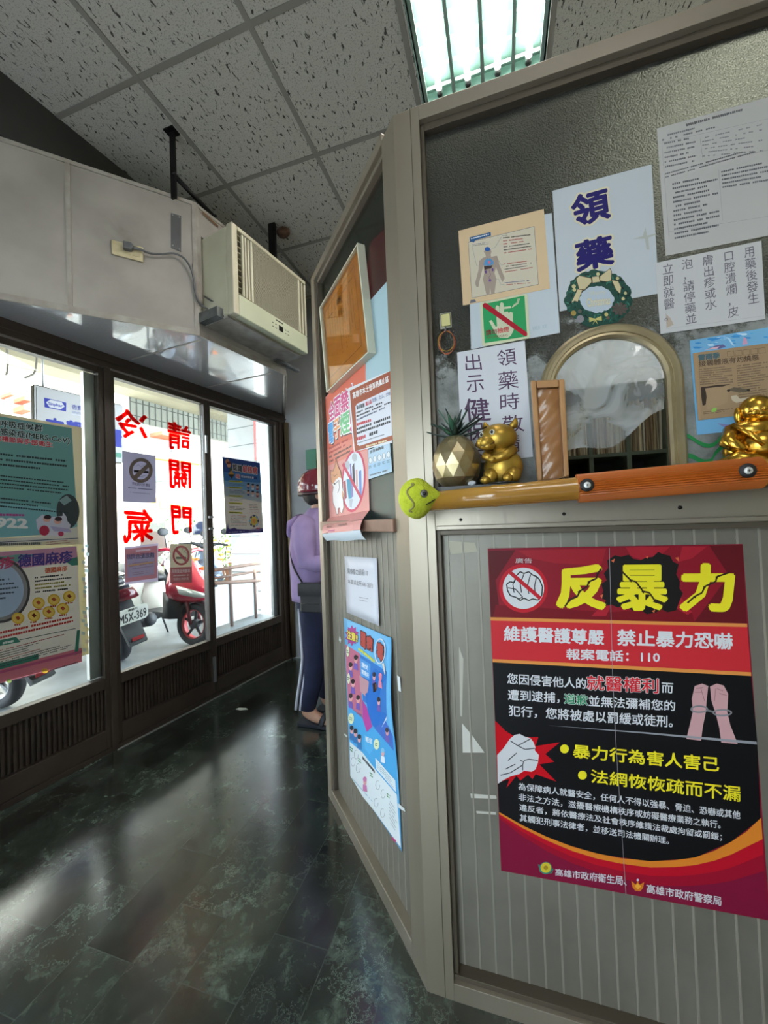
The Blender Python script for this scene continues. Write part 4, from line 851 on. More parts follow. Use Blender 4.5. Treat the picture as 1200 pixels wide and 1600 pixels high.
# -- hook with rubber bands
Z = affine(6, 680, 320)
t = thing('adhesive_hook', PG.at(699, 515), 'small cream adhesive hook at the left of the glass', 'hook')
s = Sheet(PG, [(41, 1030), (148, 1012), (158, 1150), (52, 1172)], mat('clear acrylic', '#b9b8a8', 0.2), 0.004, T=Z); s.done('base', parent=t)
s = Sheet(PG.off(0.004), [(52, 1035), (138, 1020), (146, 1135), (62, 1148)], '#d3cb8e', 0.003, T=Z); s.line([(52, 1035), (138, 1020), (146, 1135), (62, 1148), (52, 1035)], 5, '#4a4838', 1); s.done('pad', parent=t)
b = MB(); Zp = lambda x, y: PG.at(680 + x / 6, 320 + y / 6)
b.tube([Zp(100, 1150) + PG.n * .005, Zp(101, 1200) + PG.n * .006, Zp(103, 1215) + PG.n * .016, Zp(103, 1198) + PG.n * .02], 0.002, mat('dull steel', '#9a9c9c', 0.35, 0.8), 8); b.build('hook_wire', t)
for k, (c, dx, ry) in enumerate((('#a8472f', 0, 104), ('#c79a3a', -8, 95), ('#b06a4a', 6, 112))):
    b = MB(); pts = []
    for i in range(25): a = 2 * PI * i / 24; pts.append(Zp(113 + dx * .5 + (80 - k * 6) * math.cos(a), 1200 + ry + ry * math.sin(a)) + PG.n * (0.008 + 0.0028 * k + 0.002 * math.sin(a)))
    b.tube(pts, 0.0012, mat('rubber ' + c, c, 0.6), 6, caps=False)
    tag(b.build('rubber_band'), ['red rubber band hanging on the cream hook', 'yellow rubber band hanging on the cream hook', 'brownish rubber band hanging lowest on the cream hook'][k], 'rubber band', 'rubber bands on the hook')

# ================================================================== BIG POSTER UNDER THE LEDGE
Z = lambda p: (740 + p[0] / 2.609, 830 + p[1] / 2.609)
PO = Plane((0, 1.0558), (1, 0), (0, -1))
Y2 = 782.7   # the lower half was measured on its own, this far below
s = Sheet(PO, [(762, 857), (1160, 850), (1203, 1438), (783, 1360)], '#8a1830', 0.0007)
s.T = Z
lo = lambda pts: [(x, y + Y2) for x, y in pts]
s.poly([(62, 80), (1096, 56), (1112, 375), (70, 350)], '#8f1a2a', 1)
s.poly([(62, 80), (170, 77), (90, 200), (110, 351), (70, 350)], '#5e141c', 2); s.poly([(1096, 56), (960, 59), (1040, 180), (900, 368), (1112, 375)], '#661720', 2); s.poly([(90, 300), (560, 330), (880, 300), (900, 370), (80, 350)], '#7a1420', 2); s.poly([(180, 78), (540, 70), (520, 140), (330, 130), (230, 110)], '#a5202e', 2)
for p_ in ([(620, 66), (800, 62), (760, 100), (690, 118), (640, 100)], [(850, 62), (950, 62), (890, 110), (835, 125)], [(830, 250), (890, 330), (870, 340), (820, 310)], [(505, 320), (560, 300), (540, 345), (480, 345)]): s.poly(p_, '#b02434', 3)
splat = [(545, 118), (575, 98), (600, 104), (632, 96), (650, 112), (680, 118), (700, 108), (730, 104), (752, 84), (768, 92), (800, 100), (812, 124), (835, 135), (825, 175), (840, 205), (838, 232), (852, 252), (838, 285), (825, 322), (790, 330), (765, 318), (740, 332), (705, 338), (680, 320), (645, 322), (620, 305), (585, 310), (560, 298), (530, 305), (538, 280), (515, 272), (528, 245), (520, 215), (542, 200), (530, 172), (548, 150)]
s.poly(splat, '#1d1a1a', 4)
for p_ in (([(560, 120), (575, 112), (570, 128)]), [(820, 108), (835, 105), (836, 125)], [(700, 105), (712, 100), (708, 112)], [(515, 262), (528, 255), (522, 275)], [(725, 325), (740, 318), (735, 332)]): s.poly(p_, '#e0704a', 5)
yel = '#efe02c'
for ch, q in (('反', [(345, 148), (530, 142), (530, 314), (345, 306)]), ('暴', [(586, 142), (786, 140), (786, 320), (586, 318)]), ('力', [(850, 140), (1054, 138), (1052, 322), (848, 318)])): s.text(ch, q, yel, 6, 0.030 if ch == '暴' else 0.05)
for z_ in ([(520, 152), (505, 172), (500, 192), (470, 205), (462, 225), (430, 245), (425, 262), (390, 280), (372, 306)], [(600, 160), (640, 200), (660, 205), (690, 245), (715, 250), (740, 285), (780, 300)], [(1040, 168), (990, 185), (985, 205), (940, 225), (930, 250), (900, 265), (870, 292)]):
    s.line(z_, 7, '#33241a', 7)
    for x, y in z_[1:-1:2]: s.poly([(x - 8, y), (x + 8, y - 4), (x + 2, y + 9)], '#33241a', 7)
s.text('廣告', [(170, 110), (238, 110), (238, 130), (170, 130)], '#d9d3d2', 6)
s.poly(circ(203, 232, 99, 99, 40), '#c5202e', 5); s.poly(circ(203, 232, 84, 84, 40), '#d8d8dc', 6)
fist = [(135, 215), (150, 205), (165, 210), (175, 180), (190, 165), (205, 172), (225, 165), (240, 178), (258, 185), (270, 200), (280, 225), (278, 262), (262, 280), (240, 275), (225, 282), (205, 272), (190, 282), (175, 270), (150, 262), (138, 240)]
s.line(fist + fist[:1], 5, '#2b2b2e', 7)
for z_ in ([(175, 182), (160, 215), (165, 250)], [(205, 174), (190, 215), (195, 250)], [(232, 176), (220, 220), (225, 255)], [(256, 186), (248, 225), (252, 262)], [(140, 230), (170, 235), (200, 268), (185, 275)]): s.line(z_, 4, '#2b2b2e', 7)
s.poly([(140, 170), (152, 160), (278, 268), (268, 280)], '#c5202e', 8)
s.poly([(68, 350), (1113, 376), (1114, 390), (69, 363)], '#e0904a', 5); s.poly([(69, 362), (1114, 389), (1129, 577), (77, 524)], '#cf2f38', 4); s.poly([(77, 520), (1129, 574), (1130, 589), (78, 533)], '#e2954a', 5)
wh = '#dcdde2'
s.text('維護醫護尊嚴', [(125, 386), (530, 402), (530, 462), (125, 446)], wh, 6, 0.028); s.text('禁止暴力恐嚇', [(586, 400), (1053, 416), (1053, 480), (586, 464)], wh, 6, 0.028); s.text('報案電話：110', [(378, 478), (757, 490), (757, 535), (378, 521)], wh, 6, 0.022)
# black field and the curved bands below it
s.poly([(78, 533), (1130, 589), (1155, 858), (1169, 1170), (1050, 1263), (900, 1330), (720, 1345), (500, 1313), (300, 1250), (104, 1145), (90, 830)], '#121114', 3)
top = [(104, 360), (200, 415), (300, 462), (400, 500), (500, 528), (600, 548), (720, 560), (820, 556), (900, 545), (980, 518), (1050, 480), (1110, 440), (1170, 383)]
mid = [(104, 368), (200, 426), (300, 476), (400, 518), (500, 549), (600, 570), (720, 586), (820, 584), (900, 576), (980, 558), (1050, 532), (1110, 502), (1176, 470)]
red = [(105, 378), (200, 442), (300, 496), (400, 542), (500, 576), (600, 600), (720, 620), (820, 622), (900, 616), (980, 604), (1050, 586), (1110, 562), (1180, 532)]
low = [(106, 388), (200, 460), (300, 520), (400, 568), (500, 604), (600, 632), (720, 656), (820, 662), (900, 660), (980, 652), (1050, 640), (1110, 622), (1184, 600)]
s.poly(lo(top + mid[::-1]), '#e0842c', 5); s.poly(lo(mid + red[::-1]), '#c0152a', 4); s.poly(lo(red + low[::-1]), '#a0142e', 4); s.poly(lo(low + [(1200, 798), (115, 598)]), '#83183a', 3)
for st, q, c, e_ in (('您因侵害他人的', [(137, 578), (457, 598), (457, 642), (137, 620)], wh, None), ('就醫權利', [(462, 586), (752, 600), (752, 660), (462, 645)], '#d8202e', '#e8e4e4'), ('而', [(766, 616), (812, 619), (810, 660), (766, 656)], wh, None), ('遭到逮捕，', [(140, 644), (350, 657), (350, 700), (140, 688)], wh, None), ('道歉', [(369, 660), (464, 667), (464, 709), (369, 702)], '#1e8a5e', '#e0e6e2'), ('並無法彌補您的', [(468, 668), (820, 690), (820, 732), (468, 712)], wh, None), ('犯行，您將被處以罰緩或徒刑。', [(143, 708), (810, 752), (810, 800), (143, 752)], wh, None)): s.text(st, q, c, 6, 0.015, e_, 0.045)
pink = '#cfa0a4'
s.poly([(866, 845), (882, 780), (892, 735), (888, 682), (900, 630), (930, 620), (955, 630), (948, 690), (945, 735), (932, 800), (926, 852)], pink, 5); s.poly([(1008, 860), (1000, 800), (985, 740), (968, 690), (962, 632), (990, 620), (1018, 628), (1036, 662), (1032, 735), (1045, 790), (1075, 866)], pink, 5)
for z_ in ([(905, 640), (935, 636)], [(900, 655), (930, 655)], [(990, 640), (1015, 650)], [(925, 640), (940, 690)], [(985, 640), (980, 690)], [(1000, 660), (1030, 668)]): s.line(z_, 3, '#a87a80', 6)
s.ring(918, 724, 36, 16, 7, '#8a8a90', 7); s.ring(1012, 738, 40, 15, 7, '#8a8a90', 7); s.line([(950, 728), (975, 735)], 8, '#77777c', 7)
s.poly([(300, 790), (700, 818), (1152, 856), (1153, 868), (700, 824)], '#9a9ba4', 5)
burst = [(88, -12), (130, 30), (165, 52), (210, 55), (264, 55), (252, 92), (352, 76), (292, 124), (328, 156), (268, 166), (337, 236), (252, 206), (240, 226), (222, 208), (190, 232), (175, 212), (134, 262), (146, 226), (98, 240)]
s.poly(lo(burst), '#c8101e', 5)
wf = [(96, 128), (122, 100), (148, 62), (168, 46), (188, 42), (206, 52), (232, 60), (244, 76), (252, 98), (248, 108), (266, 128), (262, 160), (252, 186), (236, 196), (206, 192), (186, 205), (150, 215), (118, 232), (99, 245)]
s.poly(lo(wf), '#d4d4d8', 6)
for z_ in ([(150, 70), (180, 90), (232, 62)], [(180, 90), (210, 105), (250, 100)], [(205, 150), (225, 145), (262, 150)], [(200, 165), (200, 190)], [(190, 150), (205, 155), (198, 170), (150, 200), (110, 210)], [(170, 165), (130, 185)], [(175, 120), (140, 150)]): s.line(lo(z_), 4, '#4a4a50', 7)
s.poly(lo(circ(370, 103, 18)), yel, 6); s.poly(lo(circ(443, 210, 18)), yel, 6)
s.text('暴力行為害人害己', lo([(405, 84), (998, 136), (998, 196), (405, 138)]), yel, 6, 0.02); s.text('法網恢恢疏而不漏', lo([(478, 186), (1085, 256), (1085, 318), (478, 240)]), yel, 6, 0.015)
for st, q in (('為保障病人就醫安全，任何人不得以強暴、脅迫、恐嚇或其他', [(182, 240), (1085, 356), (1085, 390), (182, 270)]), ('非法之方法，滋擾醫療機構秩序或妨礙醫療業務之執行。', [(183, 284), (1005, 396), (1005, 428), (183, 314)]), ('違反者，將依醫療法及社會秩序維護法裁處拘留或罰鍰；', [(186, 326), (1010, 446), (1010, 478), (186, 356)]), ('其觸犯刑事法律者，並移送司法機關辦理。', [(188, 368), (795, 462), (795, 492), (188, 398)])): s.text(st, lo(q), wh, 6, 0.012)
s.poly(lo([(262, 572), (275, 575), (268, 590), (280, 606), (270, 604)]), '#3c7a6a', 6); s.poly(lo([(326, 590), (314, 588), (320, 600), (308, 612), (320, 608)]), '#3c7a6a', 6); s.poly(lo(circ(294, 588, 25)), '#3f8a7a', 6); s.poly(lo(circ(294, 586, 21)), '#d8c23a', 7); s.poly(lo(circ(294, 586, 9)), '#a88a28', 8)
s.poly(lo([(642, 640), (660, 655), (668, 640), (676, 655), (694, 645), (690, 668), (678, 682), (658, 680), (646, 664)]), '#d87a28', 6); s.poly(lo(circ(668, 636, 5)), '#c8c8e0', 7); s.poly(lo([(655, 660), (668, 650), (682, 662), (668, 674)]), '#f0b040', 7)
s.text('高雄市政府衛生局、', lo([(333, 590), (622, 622), (622, 660), (333, 618)]), '#d9d4da', 6, 0.015); s.text('高雄市政府警察局', lo([(704, 652), (1008, 704), (1008, 742), (704, 688)]), '#d9d4da', 6, 0.015)
s.line([(552, 68), (565, 575), (578, 850), (620, 1480)], 2, '#a09aa0', 9)
s.done('antiviolence_poster', 'large red and black poster with yellow title under the ledge', 'poster')

# ================================================================== CHAMFERED PANEL: CERTIFICATE AND POSTERS
PAG = PA.off(-0.034)
s = Sheet(PAG, [(571, 478), (608, 436), (613, 596), (572, 604)], '#a9c3cc', 0.0005); s.done('blue_paper', 'plain pale blue paper behind the framed orange certificate', 'paper')
# framed certificate, leaning out from the glass
t = thing('framed_certificate', PAG.at(540, 600), 'orange certificate in a thin white frame at the top of the chamfered panel', 'framed certificate')
PC = PA.off(-0.004); qc = [(498.5, 481.5), (558.3, 379), (575.8, 550.5), (509.8, 613.8)]
def inset(q, a, b_): return [lerp2(q, a, b_), lerp2(q, 1 - a, b_), lerp2(q, 1 - a, 1 - b_), lerp2(q, a, 1 - b_)]
fr = mat('off white picture frame', '#cfcdb8', 0.4)
b = MB(); qi = inset(qc, 0.022, 0.013)
for k in range(4):
    a, c = k, (k + 1) % 4
    f_ = [PC.at(*qc[a]), PC.at(*qc[c]), PC.at(*qi[c]), PC.at(*qi[a])]; b.prism(f_, -PA.n * 0.028, fr)
b.build('frame', t)
b = MB(); b.prism([PC.at(*p) - PA.n * 0.024 for p in inset(qc, 0.01, 0.01)], -PA.n * 0.003, mat('brown backboard', '#6a4a2c', 0.7)); b.build('backboard', t)
s = Sheet(PC.off(-0.016), [qi[0], qi[1], qi[2], qi[3]], mat('orange certificate paper', '#c2882a', 0.5, 0, '#b4781c', 14), 0.002)
s.T = lambda p: lerp2(qi, p[0], p[1])
s.line([(0.1, 0.14), (0.9, 0.14), (0.9, 0.9), (0.1, 0.9), (0.1, 0.14)], 0.008, '#7a4a1c', 1)
s.poly([(0.42, 0.2), (0.52, 0.2), (0.52, 0.26), (0.42, 0.26)], '#6b4a2a', 1); s.rows([(0.55, 0.19), (0.85, 0.19), (0.85, 0.23), (0.55, 0.23)], 1, '#7a4c20', 1, .6, 41, cell=.1); s.rows([(0.15, 0.24), (0.38, 0.24), (0.38, 0.28), (0.15, 0.28)], 1, '#7a4c20', 1, .6, 42, cell=.1)
for k in range(11): x = 0.2 + k * 0.058; s.rows([(x, 0.3), (x, 0.78 - 0.25 * (k < 4)), (x + 0.03, 0.78 - 0.25 * (k < 4)), (x + 0.03, 0.3)], 1, '#8a5620', 1, .7, 50 + k, cell=.045, gap=.15)
s.done('certificate', parent=t)
b = MB(); b.prism([PC.at(*p) - PA.n * 0.008 for p in qi], -PA.n * 0.002, clear_glass('picture glass', '#fff6ea', 0.3, 0.04)); b.build('glass', t)
# pink poster, its foot bent over the sill rail
Z = affine(5.333, 490, 560); salmon = '#dd8f86'
PK = PAG.off(0.0012)
s = Sheet(PK, [(507, 622), (571, 560), (577.5, 797), (514, 809)], '#dd9a94', 0.0006)
s.T = Z
s.poly([(92, 360), (150, 250), (430, 38), (433, 420), (440, 620), (110, 760)], '#d8715c', 1); s.poly([(110, 760), (440, 620), (442, 760), (112, 900)], '#dc8676', 2)
dk = '#3a3233'
for ch, q, c in (('全', [(128, 385), (170, 350), (175, 500), (135, 530)], '#d25a8a'), ('面', [(172, 345), (222, 305), (228, 470), (178, 500)], '#d25a8a'), ('禁', [(226, 300), (290, 250), (295, 420), (232, 460)], '#d25a8a'), ('止', [(292, 245), (345, 200), (350, 380), (298, 415)], '#d25a8a'), ('電', [(122, 555), (165, 530), (170, 690), (130, 715)], '#5aa2dc'), ('子', [(170, 525), (215, 490), (222, 640), (176, 670)], '#e8a070'), ('煙', [(220, 480), (298, 425), (305, 610), (228, 640)], '#7cc08a'), ('！', [(305, 430), (330, 415), (333, 600), (310, 605)], '#d25a8a')):
    s.text(ch, [(x + 5, y + 6) for x, y in q], dk, 3, 0.09); s.text(ch, q, c, 5, 0.03, '#f3eef0', 0.08)
s.rows([(130, 735), (320, 640), (325, 780), (136, 880)], 4, ['#b04a48', '#b04a48', '#6a4a48', '#6a4a48'], 3, .5, 61, cell=.06, gap=.08)
s.poly(circ(335, 1020, 100, 262, 40, rot=4), '#cf4f66', 4); s.poly(circ(335, 1020, 86, 240, 40, rot=4), '#d9dfec', 5)
for q, c in (([(277, 1010), (315, 1000), (322, 1165), (295, 1172)], '#4a98b8'), ([(305, 880), (315, 875), (335, 1150), (318, 1160)], '#8a80b8'), ([(325, 900), (342, 870), (350, 1060), (330, 1065)], '#4a4a55'), ([(355, 930), (368, 925), (372, 1070), (358, 1072)], '#d8a8a0'), ([(380, 940), (400, 930), (405, 1140), (386, 1145)], '#6a88c8'), ([(250, 1030), (270, 1010), (280, 1160), (262, 1180)], '#a85058'), ([(300, 1175), (330, 1170), (320, 1245), (305, 1240)], '#b8bcc8')): s.poly(q, c, 6)
s.poly(circ(285, 890, 20, 38, 16), '#b9bcc4', 6); s.poly(circ(345, 825, 22, 35, 16), '#b9bcc4', 6)
s.poly([(240, 890), (252, 868), (405, 1150), (396, 1178)], '#cf4f66', 8)
cat_o = [(145, 935), (165, 940), (180, 905), (192, 840), (210, 905), (228, 940), (240, 1010), (245, 1080), (262, 1120), (258, 1150), (250, 1160), (255, 1240), (240, 1290), (225, 1280), (222, 1245), (208, 1250), (208, 1295), (195, 1300), (185, 1250), (165, 1200), (160, 1120), (168, 1070), (152, 1040), (146, 990)]
s.poly(cat_o, '#efeaea', 7); s.poly([(145, 935), (165, 940), (180, 905), (192, 840), (210, 905), (228, 940), (238, 1000), (215, 990), (190, 1010), (165, 1050), (150, 1030)], '#d9a07a', 8); s.poly([(240, 1090), (256, 1130), (250, 1180), (240, 1150)], '#d9a07a', 8)
s.line(cat_o + cat_o[:1], 3, '#5a4040', 9); s.line([(190, 1040), (215, 1015), (220, 1080), (205, 1120)], 4, '#5a4040', 9); s.line([(165, 970), (180, 985), (200, 965)], 3, '#5a4040', 9); s.poly(circ(180, 1045, 6, 9, 10), '#3a2a2a', 9)
s.quad([(135, 1330), (430, 1282), (425, 1315), (135, 1365)], '#b04a62', 4); s.rows([(142, 1338), (422, 1290), (418, 1310), (142, 1358)], 1, '#f0d8a0', 5, .9, 63, cell=.045, gap=.04, short=.02)
pp = s.done('smoking_ban_poster', 'pink poster with a cat and a crossed out circle whose foot curls over the rail', 'poster')
b = MB(); pk = ink('#dd9a94'); fl = ink('#c9d2da')
top_, mid_, bot_ = [PK.at(514, 809), PK.at(577.5, 797)], [PA.off(0.028).at(504, 834), PA.off(0.028).at(563, 828)], [PA.off(0.016).at(511, 845), PA.off(0.016).at(572, 844)]
def flap(a, c, m, bow=0.0):
    b.sheetgrid(lambda u, v: a[0].lerp(a[1], u).lerp(c[0].lerp(c[1], u), v) + PA.n * (bow * math.sin(PI * v) + 0.0005) + Vector((0, 0, 0.002 * math.sin(9 * u) * v)), 12, 6, m)
flap(top_, [PA.off(0.016).at(505, 822), PA.off(0.016).at(567, 812)], pk, 0.0); flap([PA.off(0.016).at(505, 822), PA.off(0.016).at(567, 812)], mid_, pk, 0.003); flap(mid_, bot_, fl, 0.004)
bl = b.build('curled_foot', fixn=False); bl.location = bl.location - WORLD_LOC[pp.name]; bl.parent = pp
PFL = PA.off(0.0275)
s = Sheet(PFL, [(513, 826), (552, 820), (551, 830), (513, 835)], '#dd9a94', 0.0004); s.T = Z
s.rows([(110, 1395), (320, 1360), (320, 1385), (108, 1415)], 1, '#7a4a48', 1, .8, 64, cell=.05); s.quad([(120, 1432), (178, 1425), (176, 1452), (118, 1455)], '#b85a78', 1); o_ = s.done('foot_print'); o_.location = o_.location - WORLD_LOC[pp.name]; o_.parent = pp
# brown bordered notice and the pale one under it
s = Sheet(PAG.off(0.0022), [(575.5, 703), (609, 690), (613, 737), (576, 749)], '#b9cfe0', T=None); s.T = Z
s.text('登革熱防治', [(470, 770), (585, 725), (587, 750), (472, 795)], '#3a3a40', 3, 0.02); s.poly([(458, 885), (640, 840), (640, 925), (460, 975)], '#a4c6e0', 1)
for k in range(5):
    x = 475 + k * 38; y = 850 - k * 12; s.poly(circ(x, y, 14, 26, 16), '#dfe2e6', 2); s.line(circ(x, y, 14, 26, 16) + [(x + 14, y)], 2.5, '#5a6068', 3); s.rows([(x - 14, y + 45), (x + 12, y + 38), (x + 12, y + 65), (x - 14, y + 72)], 3, '#5a6068', 3, .5, 70 + k, cell=.2)
s.rows([(470, 965), (640, 915), (640, 935), (470, 985)], 1, '#6a7078', 2, .7, 66, cell=.05)
s.done('hygiene_notice', 'small pale blue notice under the brown bordered one', 'notice')
s = Sheet(PAG.off(0.0034), [(543.5, 607), (607, 580), (613, 692), (553, 706)], '#dcdde2'); s.T = Z
s.poly([(303, 270), (640, 105), (660, 680), (345, 775)], '#a0543c', 1)
s.poly([(350, 400), (365, 378), (640, 250), (658, 640), (385, 730), (365, 720)], '#d9dae4', 2)
s.text('高雄市本土登革熱鳳山區', [(325, 285), (625, 145), (628, 195), (330, 340)], '#ece8e8', 3, 0.025)
s.text('警戒範圍', [(358, 395), (425, 370), (427, 405), (361, 430)], '#33343c', 4, 0.02); s.text('鳳山區', [(435, 365), (485, 340), (488, 375), (438, 400)], '#c03040', 4, 0.02); s.text('文德、文山、文衡', [(488, 335), (640, 275), (642, 305), (491, 370)], '#3a5088', 4, 0.01)
s.rows([(358, 440), (640, 330), (645, 400), (360, 530)], 3, ['#33343c', '#33343c', '#5a6078'], 4, .55, 67, cell=.05, gap=.06); s.rows([(360, 540), (480, 500), (482, 530), (362, 565)], 1, '#c03040', 4, .9, 68, cell=.13, gap=.02); s.rows([(362, 575), (640, 470), (645, 545), (364, 640)], 2, '#33343c', 4, .62, 69, cell=.055, gap=.05)
s.rows([(362, 655), (440, 630), (440, 665), (364, 690)], 1, '#c03040', 4, .9, 70, cell=.2, gap=.02); s.rows([(445, 625), (560, 585), (560, 620), (445, 660)], 1, '#33343c', 4, .85, 71, cell=.16, gap=.05); s.rows([(366, 700), (640, 610), (642, 625), (366, 715)], 1, '#7a7c88', 4, .6, 72, cell=.03, gap=.02); s.rows([(440, 725), (640, 665), (640, 685), (440, 745)], 1, '#e8d8b0', 3, .8, 73, cell=.05)
s.done('brown_bordered_notice', 'white notice with a brown border overlapping the pink poster', 'notice')
# white sheet with the emergency number
PR = PA.off(-0.0262)
s = Sheet(PR, [(538, 869), (589, 872), (594, 978), (542, 957)], '#d3d3dc', grid=(6, 6), bend=lambda u, v: 0.004 * u * u * v); Z5 = affine(5.92, 530, 860); s.T = Z5
s.text('醫療暴力通報110', [(78, 165), (270, 180), (270, 240), (80, 215)], '#4a4a50', 3, -0.004); s.text('本區派出所 641-2073', [(82, 265), (315, 300), (315, 355), (84, 305)], '#4a4a50', 3, -0.004)
s.rows([(185, 420), (290, 435), (290, 490), (188, 470)], 2, '#8a8a90', 2, .25, 75, cell=.06, gap=.03)
s.done('emergency_number_sheet', 'plain white sheet with two lines of text on the grey ribbed panel', 'paper')
# blue illness poster, its right side lifting off the panel
Z = affine(4, 520, 950)
s = Sheet(PR, [(537, 965), (612.5, 997), (628, 1331), (547.5, 1213)], '#6db4e4', grid=(10, 16), bend=lambda u, v: 0.035 * max(0.0, u - 0.45) ** 1.5 * math.exp(-((v - 0.28) / 0.22) ** 2) if u > 0.45 else 0.0, step=0.0004); s.T = Z
s.quad([(78, 225), (172, 285), (188, 690), (98, 610)], '#c07088', 1, (4, 8)); s.quad([(172, 290), (352, 395), (352, 690), (190, 580)], '#3f7cc8', 1, (8, 8)); s.quad([(102, 615), (186, 690), (400, 880), (402, 1165), (112, 880)], '#4aa6e0', 1) if False else s.quad([(100, 615), (402, 800), (404, 1168), (110, 830)], '#4ea4dc', 1, (8, 8))
s.quad([(110, 840), (270, 960), (405, 1170), (432, 1520)], '#dfe6ea', 2, (1, 1)) if False else s.poly([(108, 835), (190, 905), (285, 1030), (402, 1165), (428, 1500), (260, 1265), (190, 1180), (112, 1050)], '#dfe6ea', 2)
s.quad([(262, 745), (340, 780), (385, 790), (388, 890), (330, 840)][0:4], '#3a6cc0', 2); s.poly([(262, 750), (342, 700), (388, 790), (390, 890)], '#4a70c4', 2)
s.poly([(205, 540), (225, 440), (270, 375), (352, 420), (352, 690), (290, 755), (255, 740), (225, 660)], '#2f70c4', 3); s.poly([(310, 750), (355, 670), (352, 690), (300, 765)], '#dfe6ea', 4)
s.poly([(168, 420), (232, 460), (215, 560), (175, 520)], '#c2949c', 3); s.poly([(186, 570), (215, 620), (250, 740), (215, 775), (190, 690)], '#b84a9c', 3); s.poly([(172, 310), (240, 350), (238, 450), (176, 420)], '#5a9cdc', 3); s.poly([(195, 790), (255, 820), (262, 870), (232, 915), (205, 880)], '#5ab0e4', 3)
burst = [(160 + 0, 155)] ; cx, cy = 122, 172
s.poly([(cx + (44 if k % 2 else 30) * math.cos(2 * PI * k / 20), cy + (66 if k % 2 else 48) * math.sin(2 * PI * k / 20)) for k in range(20)], '#b0488c', 3)
s.text('注意!!', [(92, 135), (160, 165), (158, 215), (95, 190)], '#e8d45a', 5, 0.04, '#4a2a50', 0.09)
for ch, q in (('腸', [(176, 145), (212, 165), (210, 255), (178, 225)]), ('病', [(216, 165), (255, 188), (255, 270), (218, 250)]), ('毒', [(284, 210), (326, 235), (326, 330), (286, 305)])): s.text(ch, q, '#b4524a', 6, 0.05, '#4a2a2c', 0.11)
s.ring(306, 268, 36, 80, 6, '#d6dce4', 8, wy=8); s.poly([(322, 345), (336, 340), (348, 400), (345, 415)], '#d8d0c8', 8)
for k in range(9): s.poly(circ(168 + k * 12, 258 + k * 9, 6, 11, 12), '#d8d45a', 4)
for x, y, c in ((115, 365, '#3c3438'), (148, 320, '#3c3438'), (130, 470, '#3c3438'), (116, 560, '#3c3438'), (162, 570, '#3c3438'), (312, 430, '#e088a0'), (300, 580, '#3c3438'), (268, 425, '#3c3438'), (352, 770, '#3c3438'), (122, 760, '#2c3440'), (146, 780, '#2c3440'), (170, 815, '#2c3440'), (205, 1080, '#d080b0'), (318, 900, '#8ac0e0')):
    s.poly(circ(x, y, 11, 26, 14), '#e4a8a8' if c != '#e088a0' else c, 5); s.poly(circ(x, y - 12, 12, 16, 12), c, 6); s.poly([(x - 12, y + 20), (x + 10, y + 28), (x + 14, y + 70), (x - 14, y + 60)], {'#3c3438': '#7a60b0', '#e088a0': '#e088a0', '#2c3440': '#3c78b8', '#d080b0': '#d080b0', '#8ac0e0': '#e8e8f0'}[c], 5)
s.poly([(258, 470), (282, 460), (280, 520), (262, 525)], '#2a2430', 6); s.poly([(276, 470), (290, 480), (285, 515), (276, 500)], '#7a5a50', 6)
s.text('潛伏', [(183, 335), (225, 358), (225, 390), (184, 365)], '#e8eef4', 5, .02); s.text('期階段', [(183, 380), (232, 408), (230, 435), (186, 410)], '#e8eef4', 5, .02)
for x, y in ((97, 270), (103, 440), (118, 690), (278, 850)): s.poly(circ(x, y, 9 if x < 110 else 18, 34, 16), '#dfe4c0', 5); s.rows([(x - 8, y - 14), (x + 8, y - 8), (x + 8, y + 16), (x - 8, y + 10)], 2, '#5a7a5a', 6, .6, int(x), cell=.4, gap=0)
s.text('輕症', [(208, 798), (250, 815), (250, 850), (210, 832)], '#e6eef4', 5, .02)
s.poly([(270, 935), (395, 1075), (400, 1150), (275, 1005)], '#dfe8ee', 4); s.rows([(278, 950), (392, 1085), (394, 1140), (282, 1000)], 4, '#8a98a8', 5, .35, 81, cell=.06)
s.rows([(188, 920), (285, 1035), (285, 1055), (190, 945)], 1, '#4a4a50', 5, .9, 82, cell=.09, gap=.02); s.rows([(355, 1185), (405, 1260), (408, 1420), (360, 1340)], 7, '#9aa0a8', 5, .3, 83, cell=.12)
for x, y in ((130, 960), (150, 915), (162, 1000), (285, 1105), (318, 1160), (275, 1215), (315, 1280)):
    for a, c in zip(circ(x, y, 13, 28, 12, a0=0, a1=300), circ(x, y, 13, 28, 12, a0=0, a1=300)[1:]): s.line([a, c], 2, '#8a8f98', 4)
for x, y in ((120, 880), (172, 950), (245, 1040), (352, 1170)): s.rows([(x - 10, y - 20), (x + 10, y - 5), (x + 10, y + 25), (x - 10, y + 10)], 2, '#4f8a5a', 4, .6, int(x + y), cell=.45, gap=0)
s.rows([(125, 1055), (250, 1200), (252, 1215), (127, 1075)], 1, '#9ac0d0', 4, .6, 84, cell=.05, gap=.2); s.poly([(372, 1425), (398, 1450), (400, 1465), (374, 1445)], '#c84a8c', 4)
s.done('illness_poster', 'blue illustrated health poster with one edge lifting off the ribbed panel', 'poster')
# red cloth and shelf things seen blurred through the frosted glass
b = MB(); red = thin('#e8606c', 0.8)
b.sheetgrid(lambda u, v: PA.w(-0.60 + 0.50 * u, 2.33 - 0.42 * v - 0.12 * (1 - u), -0.10 + 0.012 * math.sin(22 * u)), 30, 8, red); tag(b.build('red_banner'), 'red cloth banner hanging behind the frosted glass above the certificate', 'banner')

